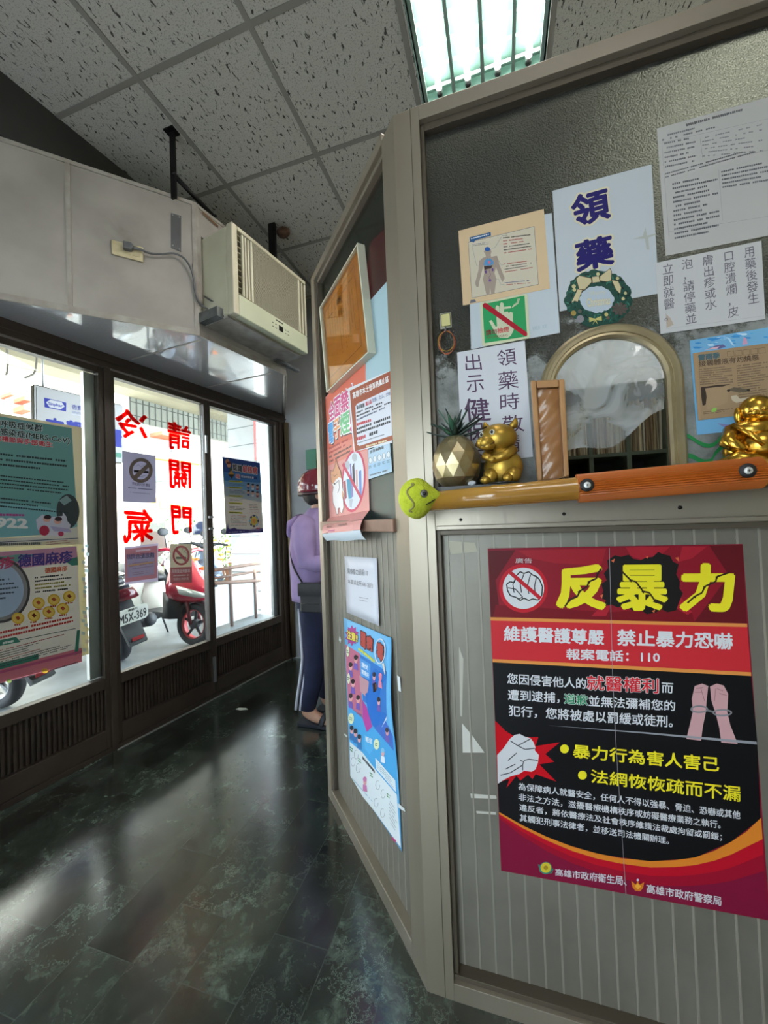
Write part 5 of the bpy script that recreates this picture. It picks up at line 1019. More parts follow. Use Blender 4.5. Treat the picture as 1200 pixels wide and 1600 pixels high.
# ================================================================== PAPERS AND LETTERING ON THE SHOP WINDOW
PWG = PW.off(-0.0275)
b0 = lambda c: thin(c, 0.6)
s = Sheet(PWG, [(-80, 838), (130, 842), (139, 1022), (-80, 1085)], thin('#c4bd9c', 0.5), 0.0005, printer=b0)
for k in range(26):
    R = random.Random(k); x, y = R.uniform(129, 137), 850 + k * 6.5; s.poly([(x - 3, y), (x + 3, y + 1), (x + 2, y + 6), (x - 3, y + 5)], R.choice(['#a9b5b8', '#cfc69c', '#b8a9a0', '#9fb0b4']), 1)
s.done('backing_paper', 'worn cream backing paper sticking out behind the pink edged poster', 'paper')
s = Sheet(PWG.off(0.001), [(-90, 630), (128, 668), (131, 850), (-90, 858)], thin('#b9b399', 0.4), 0.0005, printer=b0)
s.poly([(-88, 636), (112, 669), (121, 823), (60, 836), (-88, 846)], '#67999b', 1); s.poly([(-88, 780), (60, 790), (121, 805), (121, 823), (60, 836), (-88, 846)], '#7aaeb4', 2); s.poly([(0, 843), (60, 838), (121, 823), (122, 843), (-88, 856), (-88, 850)], '#c4c4bf', 2)
s.text('中東呼吸症候群', [(-26, 652), (66, 664), (66, 675), (-26, 664)], '#1f2a2c', 4, .02, '#b9cccc', .07); s.text('冠狀病毒感染症(MERS-CoV)', [(-54, 661), (109, 683), (108, 695), (-54, 674)], '#1f2a2c', 4, .02, '#b9cccc', .07); s.text('咳嗽禮節與手部衛生', [(-20, 678), (82, 691), (82, 699), (-20, 687)], '#b83a48', 4, .03, '#d8d0d0', .07)
for k, (y0, y1, n) in enumerate(((703, 732, 3), (738, 766, 4), (773, 796, 3))): s.rows([(-60, y0 - 4), (108, y0 + 14), (106, y1 + 8), (-60, y1 - 8)], n, '#2a3c3e', 3, .42, 90 + k, cell=.024, gap=.06)
s.rows([(-40, 801), (42, 803), (42, 807), (-40, 806)], 1, '#b04a8a', 3, .9, 94, cell=.06, gap=.02); s.text('1922', [(-16, 809), (42, 811), (42, 825), (-16, 823)], '#dcdcd8', 4, .05)
s.poly(circ(106, 799, 18, 27, 24), '#3a4446', 3); s.poly([(92, 782), (104, 774), (112, 782), (100, 790)], '#7f9a9c', 4)
s.poly([(56, 812), (66, 804), (82, 808), (98, 806), (110, 820), (108, 830), (95, 838), (66, 836), (58, 826)], '#c9c8d4', 4); s.poly(circ(69, 829, 8, 8, 16), '#b0304a', 5); s.poly(circ(95, 834, 4.5, 4, 12), '#b03a5a', 5)
for x, y in ((73, 811), (90, 814)): s.poly(circ(x, y, 6, 5, 12), '#d8a898', 5); s.poly(circ(x + 1, y - 3, 6, 3.5, 12), '#3a2a30', 6)
s.poly([(78, 822), (108, 826), (112, 832), (84, 830)], '#a9a4c4', 6); s.poly([(98, 800), (104, 808), (106, 820), (97, 812)], '#c4c8d0', 5)
s.rows([(-40, 848), (64, 846), (64, 852), (-40, 855)], 1, '#5a6062', 3, .7, 95, cell=.03); s.rows([(72, 846), (118, 841), (118, 848), (72, 853)], 2, '#9a6a70', 3, .4, 96, cell=.03, gap=.02); s.line([(-88, 852), (122, 841)], 1.2, '#3a4a60', 3)
s.done('flu_poster', 'teal health poster on the window glass, above the pink edged one', 'poster')
s = Sheet(PWG.off(0.002), [(-90, 868), (120, 853), (128, 1033), (-90, 1090)], thin('#c3bfb4', 0.4), 0.0005, printer=b0); g_ = '#3f7f6c'
s.poly([(-88, 869), (119, 854), (122, 876), (-88, 905)], '#b88aa0', 1); s.poly([(-88, 880), (30, 866), (60, 866), (20, 880), (-88, 900)], '#6a9a90', 2); s.poly([(100, 876), (121, 870), (122, 883), (112, 884)], g_, 2)
s.poly([(-88, 1066), (128, 1012), (128, 1034), (-88, 1090)], '#c47884', 1); s.poly([(-88, 1056), (60, 1022), (60, 1030), (0, 1046), (-88, 1068)], g_, 2); s.poly([(120, 985), (125, 984), (122, 1022), (116, 1024)], g_, 2); s.poly([(-88, 1070), (128, 1016), (128, 1020), (-88, 1075)], '#b05a7a', 2)
s.text('麻疹', [(-24, 873), (22, 869), (22, 887), (-24, 892)], '#b8466a', 4, .03); s.text('德國麻疹', [(28, 867), (113, 860), (113, 879), (28, 886)], '#4a3f86', 4, .03)
s.poly(circ(-4, 922, 51, 52, 36, rot=-12), '#4b4a4a', 2); s.poly(circ(-4, 922, 47, 48, 36, rot=-12), '#8c8c8a', 3); s.poly(circ(-5, 922, 42, 43, 36, rot=-12), '#a9bcd0', 4); s.rows([(-30, 905), (28, 900), (30, 935), (-28, 942)], 5, '#4a5460', 5, .4, 97, cell=.08, gap=.05)
s.text('德國麻疹', [(70, 887), (105, 884), (105, 892), (70, 896)], '#c2603a', 3, .03); s.rows([(54, 900), (112, 894), (112, 922), (55, 928)], 5, ['#45484a', '#45484a', '#8a8438', '#8a8438', '#45484a'], 3, .5, 98, cell=.05, gap=.04)
for x, y in ((60, 942), (84, 937), (108, 932), (28, 966), (53, 962), (76, 956), (98, 951)): s.poly(circ(x, y, 10, 9, 18), '#cfae3e', 3); s.poly(circ(x, y, 8, 7, 16), '#d6bb5a', 4); s.poly([(x - 4, y - 1), (x, y - 4), (x + 4, y), (x, y + 3)], random.Random(int(x)).choice(['#a84a30', '#7a3a2a', '#b05a3a', '#2c2c2c']), 5); s.rows([(x - 6, y + 9), (x + 6, y + 8), (x + 6, y + 11), (x - 6, y + 12)], 1, '#a8503a', 4, .9, int(y), cell=.3, gap=0)
s.rows([(0, 985), (114, 961), (114, 973), (0, 1000)], 2, '#b8403a', 3, .55, 99, cell=.035, gap=.04, short=.05); s.poly([(-88, 1018), (25, 995), (32, 1003), (-88, 1026)], g_, 3); s.rows([(4, 1003), (24, 999), (24, 1003), (4, 1007)], 1, '#c8d4c8', 4, .9, 100, cell=.2, gap=0); s.line([(30, 1000), (118, 982)], 1, '#3a5a50', 3)
s.rows([(-30, 1022), (114, 986), (112, 1012), (-30, 1052)], 8, ['#8a3a3e', '#44474a', '#44474a', '#44474a'], 3, .42, 101, cell=.022, gap=.04, short=.5)
s.poly(circ(14, 1064, 4, 3.5, 12), '#8a9a5a', 3); s.poly(circ(70, 1048, 5, 4, 12), '#c8a43a', 3); s.rows([(22, 1061), (60, 1051), (60, 1054), (22, 1064)], 1, '#4a3a3e', 3, .8, 102, cell=.06, gap=.02); s.rows([(78, 1046), (122, 1033), (122, 1036), (78, 1049)], 1, '#4a3a3e', 3, .8, 103, cell=.06, gap=.05)
s.done('measles_poster', 'pink edged health poster with a big magnifying glass on the window', 'poster')
# no smoking sheet seen from behind
s = Sheet(PWG, [(191, 704), (243, 712), (244, 786), (192, 784)], thin('#a9a7ba', 0.55), 0.0004, printer=b0)
s.ring(220, 735, 18.5, 19.5, 5.5, '#776a60', 2); s.poly([(206, 746), (232, 722), (236, 727), (211, 751)], '#776a60', 3); s.quad([(209, 734), (232, 736), (232, 739.5), (209, 738)], '#1d1b1d', 2)
for z_ in ([(212, 729), (216, 726), (221, 730), (226, 725)], [(211, 742), (218, 745), (228, 743)]): s.line(z_, 1.2, '#8f98a0', 2)
s.text('請勿吸菸', [(206, 753), (234, 756), (234, 761), (206, 758)], '#5e5c6c', 2, .01, mirror=True); s.rows([(200, 761), (238, 764), (238, 766), (200, 763)], 1, '#5e5c6c', 2, .8, 105, cell=.05); s.rows([(203, 768), (236, 771), (236, 773), (203, 770)], 1, '#8a889a', 2, .8, 106, cell=.05)
s.done('no_smoking_sheet', 'grey backlit sheet with a dark no smoking ring on the middle door', 'notice')
s = Sheet(PWG, [(194, 855), (247, 849), (247, 908), (195, 913)], thin('#c9c3d4', 0.5), 0.0004, printer=b0)
s.quad([(195, 858), (245.5, 852.5), (245.5, 903), (196, 910)], '#c68d92', 1); s.quad([(198, 871), (242, 864), (241, 897), (199, 903)], '#b9b8d4', 2)
s.text('請您配合問診', [(197, 866), (241, 863), (241, 871), (197, 874)], '#6a6a92', 3, .03, mirror=True); s.rows([(212, 859), (240, 856), (240, 860), (212, 863)], 1, '#dcdce4', 3, .8, 107, cell=.08); s.quad([(200, 883), (240, 877), (240, 879.5), (200, 885.5)], '#d8b488', 3); s.rows([(202, 879), (240, 874), (240, 886), (202, 892)], 3, '#9a8aa4', 4, .3, 108, cell=.05); s.rows([(206, 894), (234, 890), (234, 896), (206, 900)], 2, '#a48a9a', 3, .35, 109, cell=.06)
s.done('pink_notice', 'backlit sheet with a pink border low on the middle door', 'notice')
s = Sheet(PWG, [(265.5, 850), (299.5, 850), (300, 910), (266, 911.5)], thin('#b9b3a2', 0.5), 0.0004, printer=b0)
s.quad([(265.7, 887), (299.7, 885.5), (300, 910), (266, 911.5)], '#b8727a', 1); s.ring(283, 868, 13.5, 15.5, 3.2, '#b86a74', 2); s.poly([(273, 860), (276, 857), (294, 877), (291, 880)], '#b86a74', 3); s.quad([(275, 870), (291, 870), (291, 873.5), (275, 873.5)], '#7f8478', 2); s.line([(292, 869), (292, 864), (288, 862), (290, 858), (286, 856), (284, 860)], 1.2, '#9a9a90', 2)
s.text('本場所全面禁菸', [(268, 890), (297, 889), (297, 894.5), (268, 895.5)], '#d8c8c8', 3, .03, mirror=True); s.rows([(271, 898), (295, 897), (295, 900), (271, 901)], 1, '#d8c8c8', 3, .8, 110, cell=.08); s.text('違者依法開罰', [(271, 903), (295, 902), (295, 906), (271, 907)], '#d8c8c8', 3, .01, mirror=True)
s.done('no_smoking_sticker', 'pink and cream no smoking sticker under the red lettering', 'sticker')
# tuberculosis poster
Z = affine(10.66, 340, 700)
s = Sheet(PWG, [(347, 713.5), (405.5, 723), (411.5, 831), (353, 834.5)], thin('#a9a49e', 0.4), 0.0005, printer=b0); s.T = Z
s.poly([(80, 148), (705, 248), (712, 470), (100, 440)], '#2f4e92', 1); s.poly([(98, 400), (712, 420), (722, 620), (110, 560)], '#3f74ae', 2); s.poly([(105, 540), (720, 580), (735, 820), (115, 640)], '#6f98bb', 2); s.poly([(112, 630), (733, 760), (740, 900), (125, 800)], '#9aa6ae', 2)
s.text('認識', [(248, 262), (405, 290), (405, 400), (250, 375)], '#3a3a42', 5, .03, '#dcdcdc', .09); s.text('結核病', [(418, 285), (660, 320), (660, 440), (420, 405)], '#c8363c', 5, .03, '#dcdcdc', .09)
s.text('咳', [(302, 430), (370, 440), (370, 515), (304, 505)], '#c8363c', 5, .03, '#dcdcdc', .08); s.poly([(385, 445), (650, 475), (655, 525), (388, 500)], '#2c4680', 4); s.text('防治你我有責', [(392, 452), (600, 478), (600, 515), (394, 492)], '#d4d8e0', 5, .02)
s.poly(circ(160, 225, 32, 42, 18), '#c88a6a', 4); s.poly(circ(188, 280, 34, 45, 18), '#d8a080', 5); s.poly(circ(185, 250, 40, 22, 16), '#7a3a2a', 6); s.poly([(200, 320), (240, 340), (230, 400), (190, 380)], '#4a5a3a', 5); s.poly([(225, 372), (278, 440), (235, 515), (170, 440)], '#c08a3c', 5); s.poly([(170, 440), (278, 440), (235, 515)], '#3a3432', 6)
for y in (555, 660, 800, 920, 1075): s.poly([(185, y - 18), (395, y - 8), (420, y + 5), (395, y + 20), (188, y + 10)], '#b4ae3e', 4); s.rows([(195, y - 12), (375, y - 4), (375, y + 10), (195, y + 4)], 1, '#5a6a3a', 5, .9, y, cell=.09, gap=0, short=.02)
for y0, y1, c in ((585, 625, '#3a4a6a'), (690, 755, '#3a4a6a'), (840, 885, '#5a5a62'), (960, 1035, '#5a5a62')): s.rows([(195, y0), (450, y0 + 15), (455, y1 + 8), (200, y1)], 3, c, 4, .4, y0, cell=.035)
s.rows([(215, 1105), (480, 1125), (485, 1300), (220, 1300)], 8, ['#a04a50', '#5a5a62', '#5a5a62', '#a04a50', '#5a5a62', '#5a5a62'], 4, .35, 120, cell=.035); s.rows([(525, 925), (680, 935), (685, 1090), (530, 1095)], 6, ['#5a5a62', '#8a5a62'], 4, .35, 121, cell=.05)
for k in range(6): x, y = 510 + (k % 3) * 75, 620 + (k // 3) * 115 + (k % 3) * 12; s.poly(circ(x, y, 24, 34, 14), '#c89a8a', 5); s.poly(circ(x, y - 22, 24, 16, 12), '#3a3030', 6); s.poly([(x - 22, y + 30), (x + 22, y + 30), (x + 16, y + 62), (x - 16, y + 62)], ['#4a5a8a', '#c8c8d0', '#8a4a4a'][k % 3], 5)
s.ring(605, 1215, 78, 98, 8, '#6a7078', 4); s.poly(circ(605, 1215, 60, 75, 24), '#c4b25a', 4); s.poly([(580, 1170), (625, 1180), (615, 1260), (585, 1240)], '#d88a4a', 5)
for k in range(8): a = 2 * PI * k / 8; s.poly(circ(605 + 70 * math.cos(a), 1215 + 88 * math.sin(a), 16, 18, 10), ['#3a4a5a', '#5a9ac0', '#3a3a3a'][k % 3], 6)
s.poly([(135, 1395), (158, 1330), (168, 1240), (180, 1330), (200, 1350), (280, 1325), (320, 1350), (520, 1360), (755, 1335), (765, 1405), (140, 1435)], '#3f3a78', 4); s.rows([(180, 1395), (500, 1370), (500, 1400), (180, 1420)], 1, '#9a98c0', 5, .7, 122, cell=.05); s.rows([(525, 1355), (745, 1345), (745, 1385), (525, 1395)], 2, '#9a98c0', 5, .4, 123, cell=.05); s.poly([(640, 1330), (700, 1325), (700, 1350), (642, 1352)], '#b05a50', 5)
s.done('tuberculosis_poster', 'blue and grey health poster on the door leaf nearest the person', 'poster')
# red lettering, put on to be read from the street
vred, nt_, b_ = newmat('translucent red vinyl'); q_ = nt_.nodes.new('ShaderNodeBsdfTransparent'); q_.inputs[0].default_value = (0.93, 0.12, 0.09, 1); b_.inputs['Base Color'].default_value = hx('#d81820'); b_.inputs['Roughness'].default_value = 0.4
m1_ = nt_.nodes.new('ShaderNodeMixShader'); m1_.inputs[0].default_value = 0.9; nt_.links.new(b_.outputs[0], m1_.inputs[1]); nt_.links.new(q_.outputs[0], m1_.inputs[2]); nt_.links.new(m1_.outputs[0], nt_.nodes['Material Output'].inputs[0])
def vinyl(ch, q, label):
    s = Sheet(PWG.off(-0.0072), q, vred, 0.0003, poly=[(0, 0), (0, 0), (0, 0)]) if False else None
    b = MB(); V, F = glyphs(ch, 0.03); x0, x1, y0, y1 = min(v[0] for v in V), max(v[0] for v in V), min(v[1] for v in V), max(v[1] for v in V); P_ = PWG.off(-0.0005)
    W = [P_.at(*lerp2(q, 1 - (x - x0) / (x1 - x0), (y1 - y) / (y1 - y0))) + PW.n * (0.0006 * z) for x, y, z in V]; n = len(W)
    b.mesh(W, F, vred)
    tag(b.build('vinyl_character', fixn=False), label, 'lettering', 'red characters on the door glass')
vinyl('冷', [(179, 634), (231, 648), (231, 688), (181, 684)], 'red reversed character on the door glass over the grey backlit sheet')
vinyl('氣', [(191, 791), (239, 797), (241, 845), (192, 851)], 'red reversed character on the door glass just over the pink bordered sheet')
vinyl('請', [(261, 655), (299, 668), (297, 703), (262, 702)], 'red reversed character topmost in the column of three on the door')
vinyl('關', [(263, 716), (299, 723), (299, 764), (265, 764)], 'red reversed character in the middle of the column of three')
vinyl('門', [(266, 788), (300, 793), (300, 832), (269, 836)], 'red reversed character lowest of the column, over the cream and pink sticker')

# ================================================================== LEDGE, POLE AND ORNAMENTS
SZ = 1.335            # top of the ornament shelf
wd = mat('dark stained shelf', '#3a3430', 0.4, 0, '#2c2724', 6)
b = MB(); b.box(-0.155, XR, 0.945, 1.050, SZ - 0.014, SZ, wd); b.box(-0.155, XR, 1.021, 1.050, 1.298, SZ - 0.014, bronze_dark)
tag(b.build('ornament_shelf'), 'narrow dark shelf under the gold ornaments', 'shelf')
PY = Plane((0, 0.915), (1, 0), (0, -1))
bam = mat('lacquered bamboo', '#b8893c', 0.22, 0, '#9c6c28', 5, stretch=(0.5, 3, 3), coat=0.5)
pa, pb = PY.at(686, 782), PY.at(1330, 735); pb.z = 1.318 + 0.010
pa.z = 1.300; dirp = (pb - pa).normalized()
def pol(x): t_ = (x - pa.x) / (pb.x - pa.x); return pa.lerp(pb, t_)
t = thing('bamboo_pole', pol(0.2), 'glossy bamboo pole with an orange ribbed sleeve fixed along the ledge', 'pole')
b = MB(); xs = [pa.x - 0.03, pa.x + 0.12, pa.x + 0.128, pa.x + 0.136, 0.30, 0.62, 0.80]; rs = [0.0235, 0.0243, 0.0255, 0.0245, 0.025, 0.026, 0.026]
b.tube([pol(x) for x in xs], rs, bam, 24); b.build('cane', t)
sx0, sx1 = PY.at(901, 760).x, PY.at(1188, 742).x
b = MB(); rings = []; n = 80; sleeve = mat('orange ribbed rubber', '#bb6420', 0.4, 0, '#a95619', 7, coat=0.2)
up = Vector((0, 0, 1)); sd = dirp.cross(up).normalized(); up2 = sd.cross(dirp)
for x in (sx0, sx0 + 0.001, sx1 - 0.001, sx1):
    rings.append([pol(x) + (sd * math.cos(2 * PI * k / n) + up2 * math.sin(2 * PI * k / n)) * ((0.0306 if k % 2 else 0.0280) if x not in (sx0, sx1) else 0.027) for k in range(n)])
b.loft(rings, sleeve, True, False); sl = b.build('ribbed_sleeve', t)
for px, py in ((917, 756), (1168, 734)):
    c = PY.off(0.0295).at(px, py); c.z = pol(c.x).z + 0.004
    b = MB(); b.lathe([(0.0135, 0.0), (0.0135, -0.003), (0.005, -0.004)], c + Vector((0, 0.001, 0)), mat('black rubber washer', '#1f1c1e', 0.6), 'y', 24); w_ = b.build('washer', sl)
    b = MB(); b.lathe([(0.0072, -0.002), (0.0065, -0.0052), (0.003, -0.0062)], c + Vector((0, 0.001, 0)), mat('white screw head', '#d8d8d6', 0.3, 0.2), 'y', 18); b.cbox(c + Vector((0, -0.0058, 0)), (0.005, 0.0008, 0.0012), screw); b.cbox(c + Vector((0, -0.0058, 0)), (0.0012, 0.0008, 0.005), screw); b.build('screw_head', w_)
b = MB()
for x in (0.02, 0.62): b.box(x - 0.012, x + 0.012, 0.925, 1.02, 1.290, 1.300, bronze_dark)
b.build('bracket', t)
# tennis ball with an eye and a beak
felt = mat('yellow green felt', '#ccd63a', 0.95, 0, '#bcc82e', 60, (120, 0.6))
PB_ = Plane((0, 0.905), (1, 0), (0, -1)); c0 = PB_.at(652, 779)
t = thing('tennis_ball', c0, 'yellow green tennis ball with a glued eye and pinched beak on the pole end', 'ball')
b = MB(); rings = []; n = 28; L = [(-1.0, 0.02), (-0.96, 0.28), (-0.85, 0.53), (-0.68, 0.735), (-0.45, 0.895), (-0.2, 0.98), (0.05, 1.0), (0.3, 0.95), (0.55, 0.80), (0.8, 0.60), (1.02, 0.40), (1.2, 0.24), (1.3, 0.13), (1.33, 0.03)]
Rr = 0.0495
for x, r in L:
    sq = 1.0 if x < 0.2 else 1.0 - 0.25 * (x - 0.2)
    rings.append([c0 + Vector((x * Rr * 0.90, r * Rr * math.cos(2 * PI * k / n), r * Rr * sq * math.sin(2 * PI * k / n) - (0.08 * Rr * max(0, x) * 0.4) + (0.10 * Rr * max(0, x)))) for k in range(n)])
b.loft(rings, felt); b.build('ball', t)
b = MB(); pts = []
for i in range(33):
    a = 2 * PI * i / 32; v = Vector((-0.28 + 0.34 * math.cos(a) * 1.0 - 0.05, -0.93, 0.62 * math.sin(a))) if False else Vector((-0.15 + 0.38 * math.sin(a * 1.0) * math.cos(a), -1, 0.85 * math.cos(a / 2) * 1.0))
    v.normalize(); v = Vector((v.x, v.y, v.z)); pts.append(c0 + Vector((v.x * Rr * 0.92, v.y * Rr * 1.006, v.z * Rr * 1.006)))
b.tube(pts, 0.0024, mat('ball seam', '#8f8a50', 0.8), 6); b.build('seam', t)
ec = c0 + Vector((0.55 * Rr * 0.9, -0.80 * Rr, 0.17 * Rr))
b = MB(); R = Vector((0.45, -0.85, 0.1)).to_track_quat('Z', 'Y').to_matrix(); b.lathe([(0.009, -0.002), (0.009, 0.002), (0.0075, 0.0035)], ec, mat('grey eye ring', '#6c6c66', 0.3, 0.6), n=20, R=R); e_ = b.build('eye', t)
b = MB(); b.ball(ec + R @ Vector((0, 0, 0.0025)), 0.0048, mat('black bead', '#0c0c0c', 0.08), 12, 8); b.build('pupil', e_)
b = MB(); b.tube([c0 + Vector((1.02 * Rr * .9, -0.34 * Rr, -0.10 * Rr)), c0 + Vector((0.85 * Rr * .9, -0.52 * Rr, -0.22 * Rr)), c0 + Vector((0.62 * Rr * .9, -0.70 * Rr, -0.34 * Rr))], 0.0014, mat('black ink line', '#2a2c14', 0.8), 6); b.build('mouth_line', t)
# golden pineapple
gpa = mat('satin gold', '#b3a585', 0.34, 0.85, '#9d8d68', 18); gpig = mat('gold paint', '#b8963f', 0.36, 0.75, '#a88436', 25)
PYo = Plane((0, 0.985), (1, 0), (0, -1)); pc = PYo.at(713, 720)
t = thing('pineapple_ornament', (pc.x, 0.985, SZ), 'faceted golden pineapple ornament with dark green leaves', 'ornament')
b = MB(); rows = [(0.034, 0.0), (0.054, 0.022), (0.0615, 0.052), (0.0585, 0.082), (0.046, 0.108), (0.026, 0.127), (0.006, 0.132)]; n = 12; V = []; F = []
for j, (r, z) in enumerate(rows):
    for k in range(n): a = 2 * PI * (k + 0.5 * (j % 2)) / n + 0.2; V.append(Vector((pc.x + r * math.cos(a), 0.985 + r * math.sin(a), SZ + z)))
for j in range(len(rows) - 1):
    for k in range(n):
        k2 = (k + 1) % n
        if j % 2 == 0: F += [(j * n + k, j * n + k2, (j + 1) * n + k), (j * n + k2, (j + 1) * n + k2, (j + 1) * n + k)]
        else: F += [(j * n + k, (j + 1) * n + k2, (j + 1) * n + k), (j * n + k, j * n + k2, (j + 1) * n + k2)]
F += [tuple(range(n))[::-1], tuple(range((len(rows) - 1) * n, len(rows) * n))]
b.mesh(V, F, gpa); b.build('faceted_body', t)
leafm = [mat('dark plastic leaf', '#20382f', 0.4, 0, '#16271f', 30), mat('mid green plastic leaf', '#3d6a52', 0.4, 0, '#2d5340', 30)]
R_ = random.Random(3)
for k in range(22):
    a = k * 2.399; lay = k // 8; el = [0.15, 0.55, 1.05][min(lay, 2)] + R_.uniform(-.1, .1); ln = [0.080, 0.080, 0.072][min(lay, 2)] * R_.uniform(.85, 1.1)
    base = Vector((pc.x, 0.985, SZ + 0.128 + 0.006 * lay)); d = Vector((math.cos(a) * math.cos(el), math.sin(a) * math.cos(el) * 0.72, math.sin(el))); sdv = d.cross(Vector((0, 0, 1))).normalized(); b = MB()
    P4 = []
    for i in range(7):
        u = i / 6; w = 0.0095 * math.sin(PI * min(0.98, 0.25 + 0.75 * u)) * (1 - u * 0.25); p = base + d * (ln * u) + Vector((0, 0, 0.012 * u * u if lay == 0 else -0.004 * u)); nrm_ = sdv.cross(d)
        P4.append([p - sdv * w, p + nrm_ * (-0.003) , p + sdv * w, p + nrm_ * (-0.0015)])
    b.loft(P4, leafm[1 if k % 4 == 3 or lay == 2 and k % 2 else 0]); b.build('leaf', t)
# golden piglet figurine
gx = PYo.at(782, 720).x; G = lambda x, y, z: Vector((gx + x, 0.98 + y, SZ + z))
t = thing('piglet_figurine', (gx, 0.98, SZ), 'golden smiling piglet figurine sitting with folded paws', 'figurine')
b = MB(); HD = Matrix.Rotation(-0.55, 3, 'Z')
b.ball(G(0.006, 0, 0.042), (0.046, 0.036, 0.044), gpig, 20, 12); b.ball(G(0.004, -0.002, 0.066), (0.034, 0.030, 0.030), gpig, 18, 10)
b.ball(G(-0.024, -0.022, 0.020), (0.018, 0.020, 0.020), gpig, 14, 8); b.ball(G(0.026, -0.024, 0.020), (0.020, 0.020, 0.020), gpig, 14, 8)
b.ball(G(-0.036, -0.034, 0.010), (0.013, 0.014, 0.0105), gpig, 12, 8); b.ball(G(0.014, -0.036, 0.012), (0.013, 0.014, 0.012), gpig, 12, 8)
b.tube([G(0.030, -0.020, 0.080), G(0.014, -0.036, 0.066), G(-0.016, -0.040, 0.058)], [0.012, 0.0115, 0.010], gpig, 12); b.tube([G(-0.026, -0.018, 0.078), G(-0.034, -0.034, 0.066), G(-0.022, -0.042, 0.060)], [0.011, 0.010, 0.009], gpig, 12)
b.ball(G(-0.018, -0.044, 0.056), (0.010, 0.009, 0.008), gpig, 10, 8)
b.ball(G(-0.004, -0.004, 0.112), (0.045, 0.038, 0.036), gpig, 22, 14); b.ball(G(-0.032, -0.026, 0.100), (0.024, 0.022, 0.017), gpig, 16, 10); b.ball(G(-0.042, -0.038, 0.104), (0.010, 0.007, 0.008), gpig, 12, 8); b.ball(G(-0.028, -0.034, 0.090), (0.018, 0.014, 0.010), gpig, 14, 8)
b.build('body', t)
for sx in (1, -1):
    b = MB(); e0 = G(0.030, -0.002, 0.134) if sx == 1 else G(-0.026, 0.016, 0.136); d = Vector((0.010 if sx == 1 else -0.008, -0.002, 0.024))
    b.loft([[e0 + Vector((0.012 * math.cos(a) , 0.009 * math.sin(a), 0)) for a in [2 * PI * i / 10 for i in range(10)]], [e0 + d * .5 + Vector((0.010 * math.cos(a), 0.007 * math.sin(a), 0)) for a in [2 * PI * i / 10 for i in range(10)]], [e0 + d + Vector((0.002 * math.cos(a), 0.002 * math.sin(a), 0)) for a in [2 * PI * i / 10 for i in range(10)]]], gpig); b.build('ear', t)
for x, y, z in ((-0.016, -0.0395, 0.122), (-0.0405, -0.0235, 0.121)):
    b = MB(); b.ball(G(x, y, z), (0.0062, 0.004, 0.0062), mat('white paint', '#d8d6c8', 0.4), 12, 8); e_ = b.build('eye', t); b = MB(); b.ball(G(x - 0.001, y - 0.0028, z), (0.0034, 0.002, 0.004), mat('black bead', '#0c0c0c', 0.08), 10, 6); b.build('pupil', e_)
b = MB(); b.tube([G(-0.046, -0.038, 0.094), G(-0.036, -0.047, 0.089), G(-0.020, -0.045, 0.092), G(-0.012, -0.040, 0.098)], 0.0016, mat('dark gold crease', '#6a5222', 0.5, 0.4), 6); b.build('mouth', t)
b = MB(); b.lathe([(0.045, 0), (0.045, 0.003)], G(0.0, -0.006, 0.0), mat('black base disc', '#1c1c1c', 0.3), n=20); b.build('base', t)
b = MB(); cc = Vector((PYo.at(738, 750).x, 0.962, SZ)); b.ball(cc + Vector((0, 0, 0.006)), (0.011, 0.008, 0.007), mat('white glazed pebble', '#d0d3dc', 0.3), 10, 7); tag(b.build('pebble'), 'small white pebble between the pineapple and the piglet', 'pebble')
# moulded brown tray leaning on the hatch
PT_ = Plane((0, 1.012), (1, 0), (0, -1)); ply = mat('aged brown plastic', '#a5764a', 0.35, 0, '#8f6038', 9, (26, 0.35), coat=0.3)
t = thing('moulded_tray', PT_.at(860, 750), 'tall brown moulded tray standing against the hatch', 'tray')
qt = [(829, 597), (881, 595), (888, 745), (839, 753)]; b = MB(); b.prism([PT_.at(*p) for p in qt], (0, 0.006, 0), ply); b.build('back', t)
b = MB(); rim = mat('tray rim', '#b98a58', 0.35, 0, '#a5764a', 9, coat=0.3)
for q in ([(829, 597), (837, 597), (847, 752), (839, 753)], [(872, 595.5), (881, 595), (888, 745), (880, 746.5)], [(837, 597), (872, 595.5), (872.5, 607), (838, 609)]): b.prism([PT_.at(*p) for p in q], (0, -0.014, 0), rim)
b.build('rim', t, bevel=0.003)
b = MB(); b.sheetgrid(lambda u, v: PT_.at(*lerp2([(839, 610), (871, 608), (879, 745), (848, 750)], u, v)) + Vector((0, -0.002 - 0.007 * math.sin(PI * u) * (0.6 + 0.4 * math.sin(11 * v)) - 0.0012 * math.sin(40 * v + 9 * u), 0)), 14, 40, ply); b.build('insert', t)
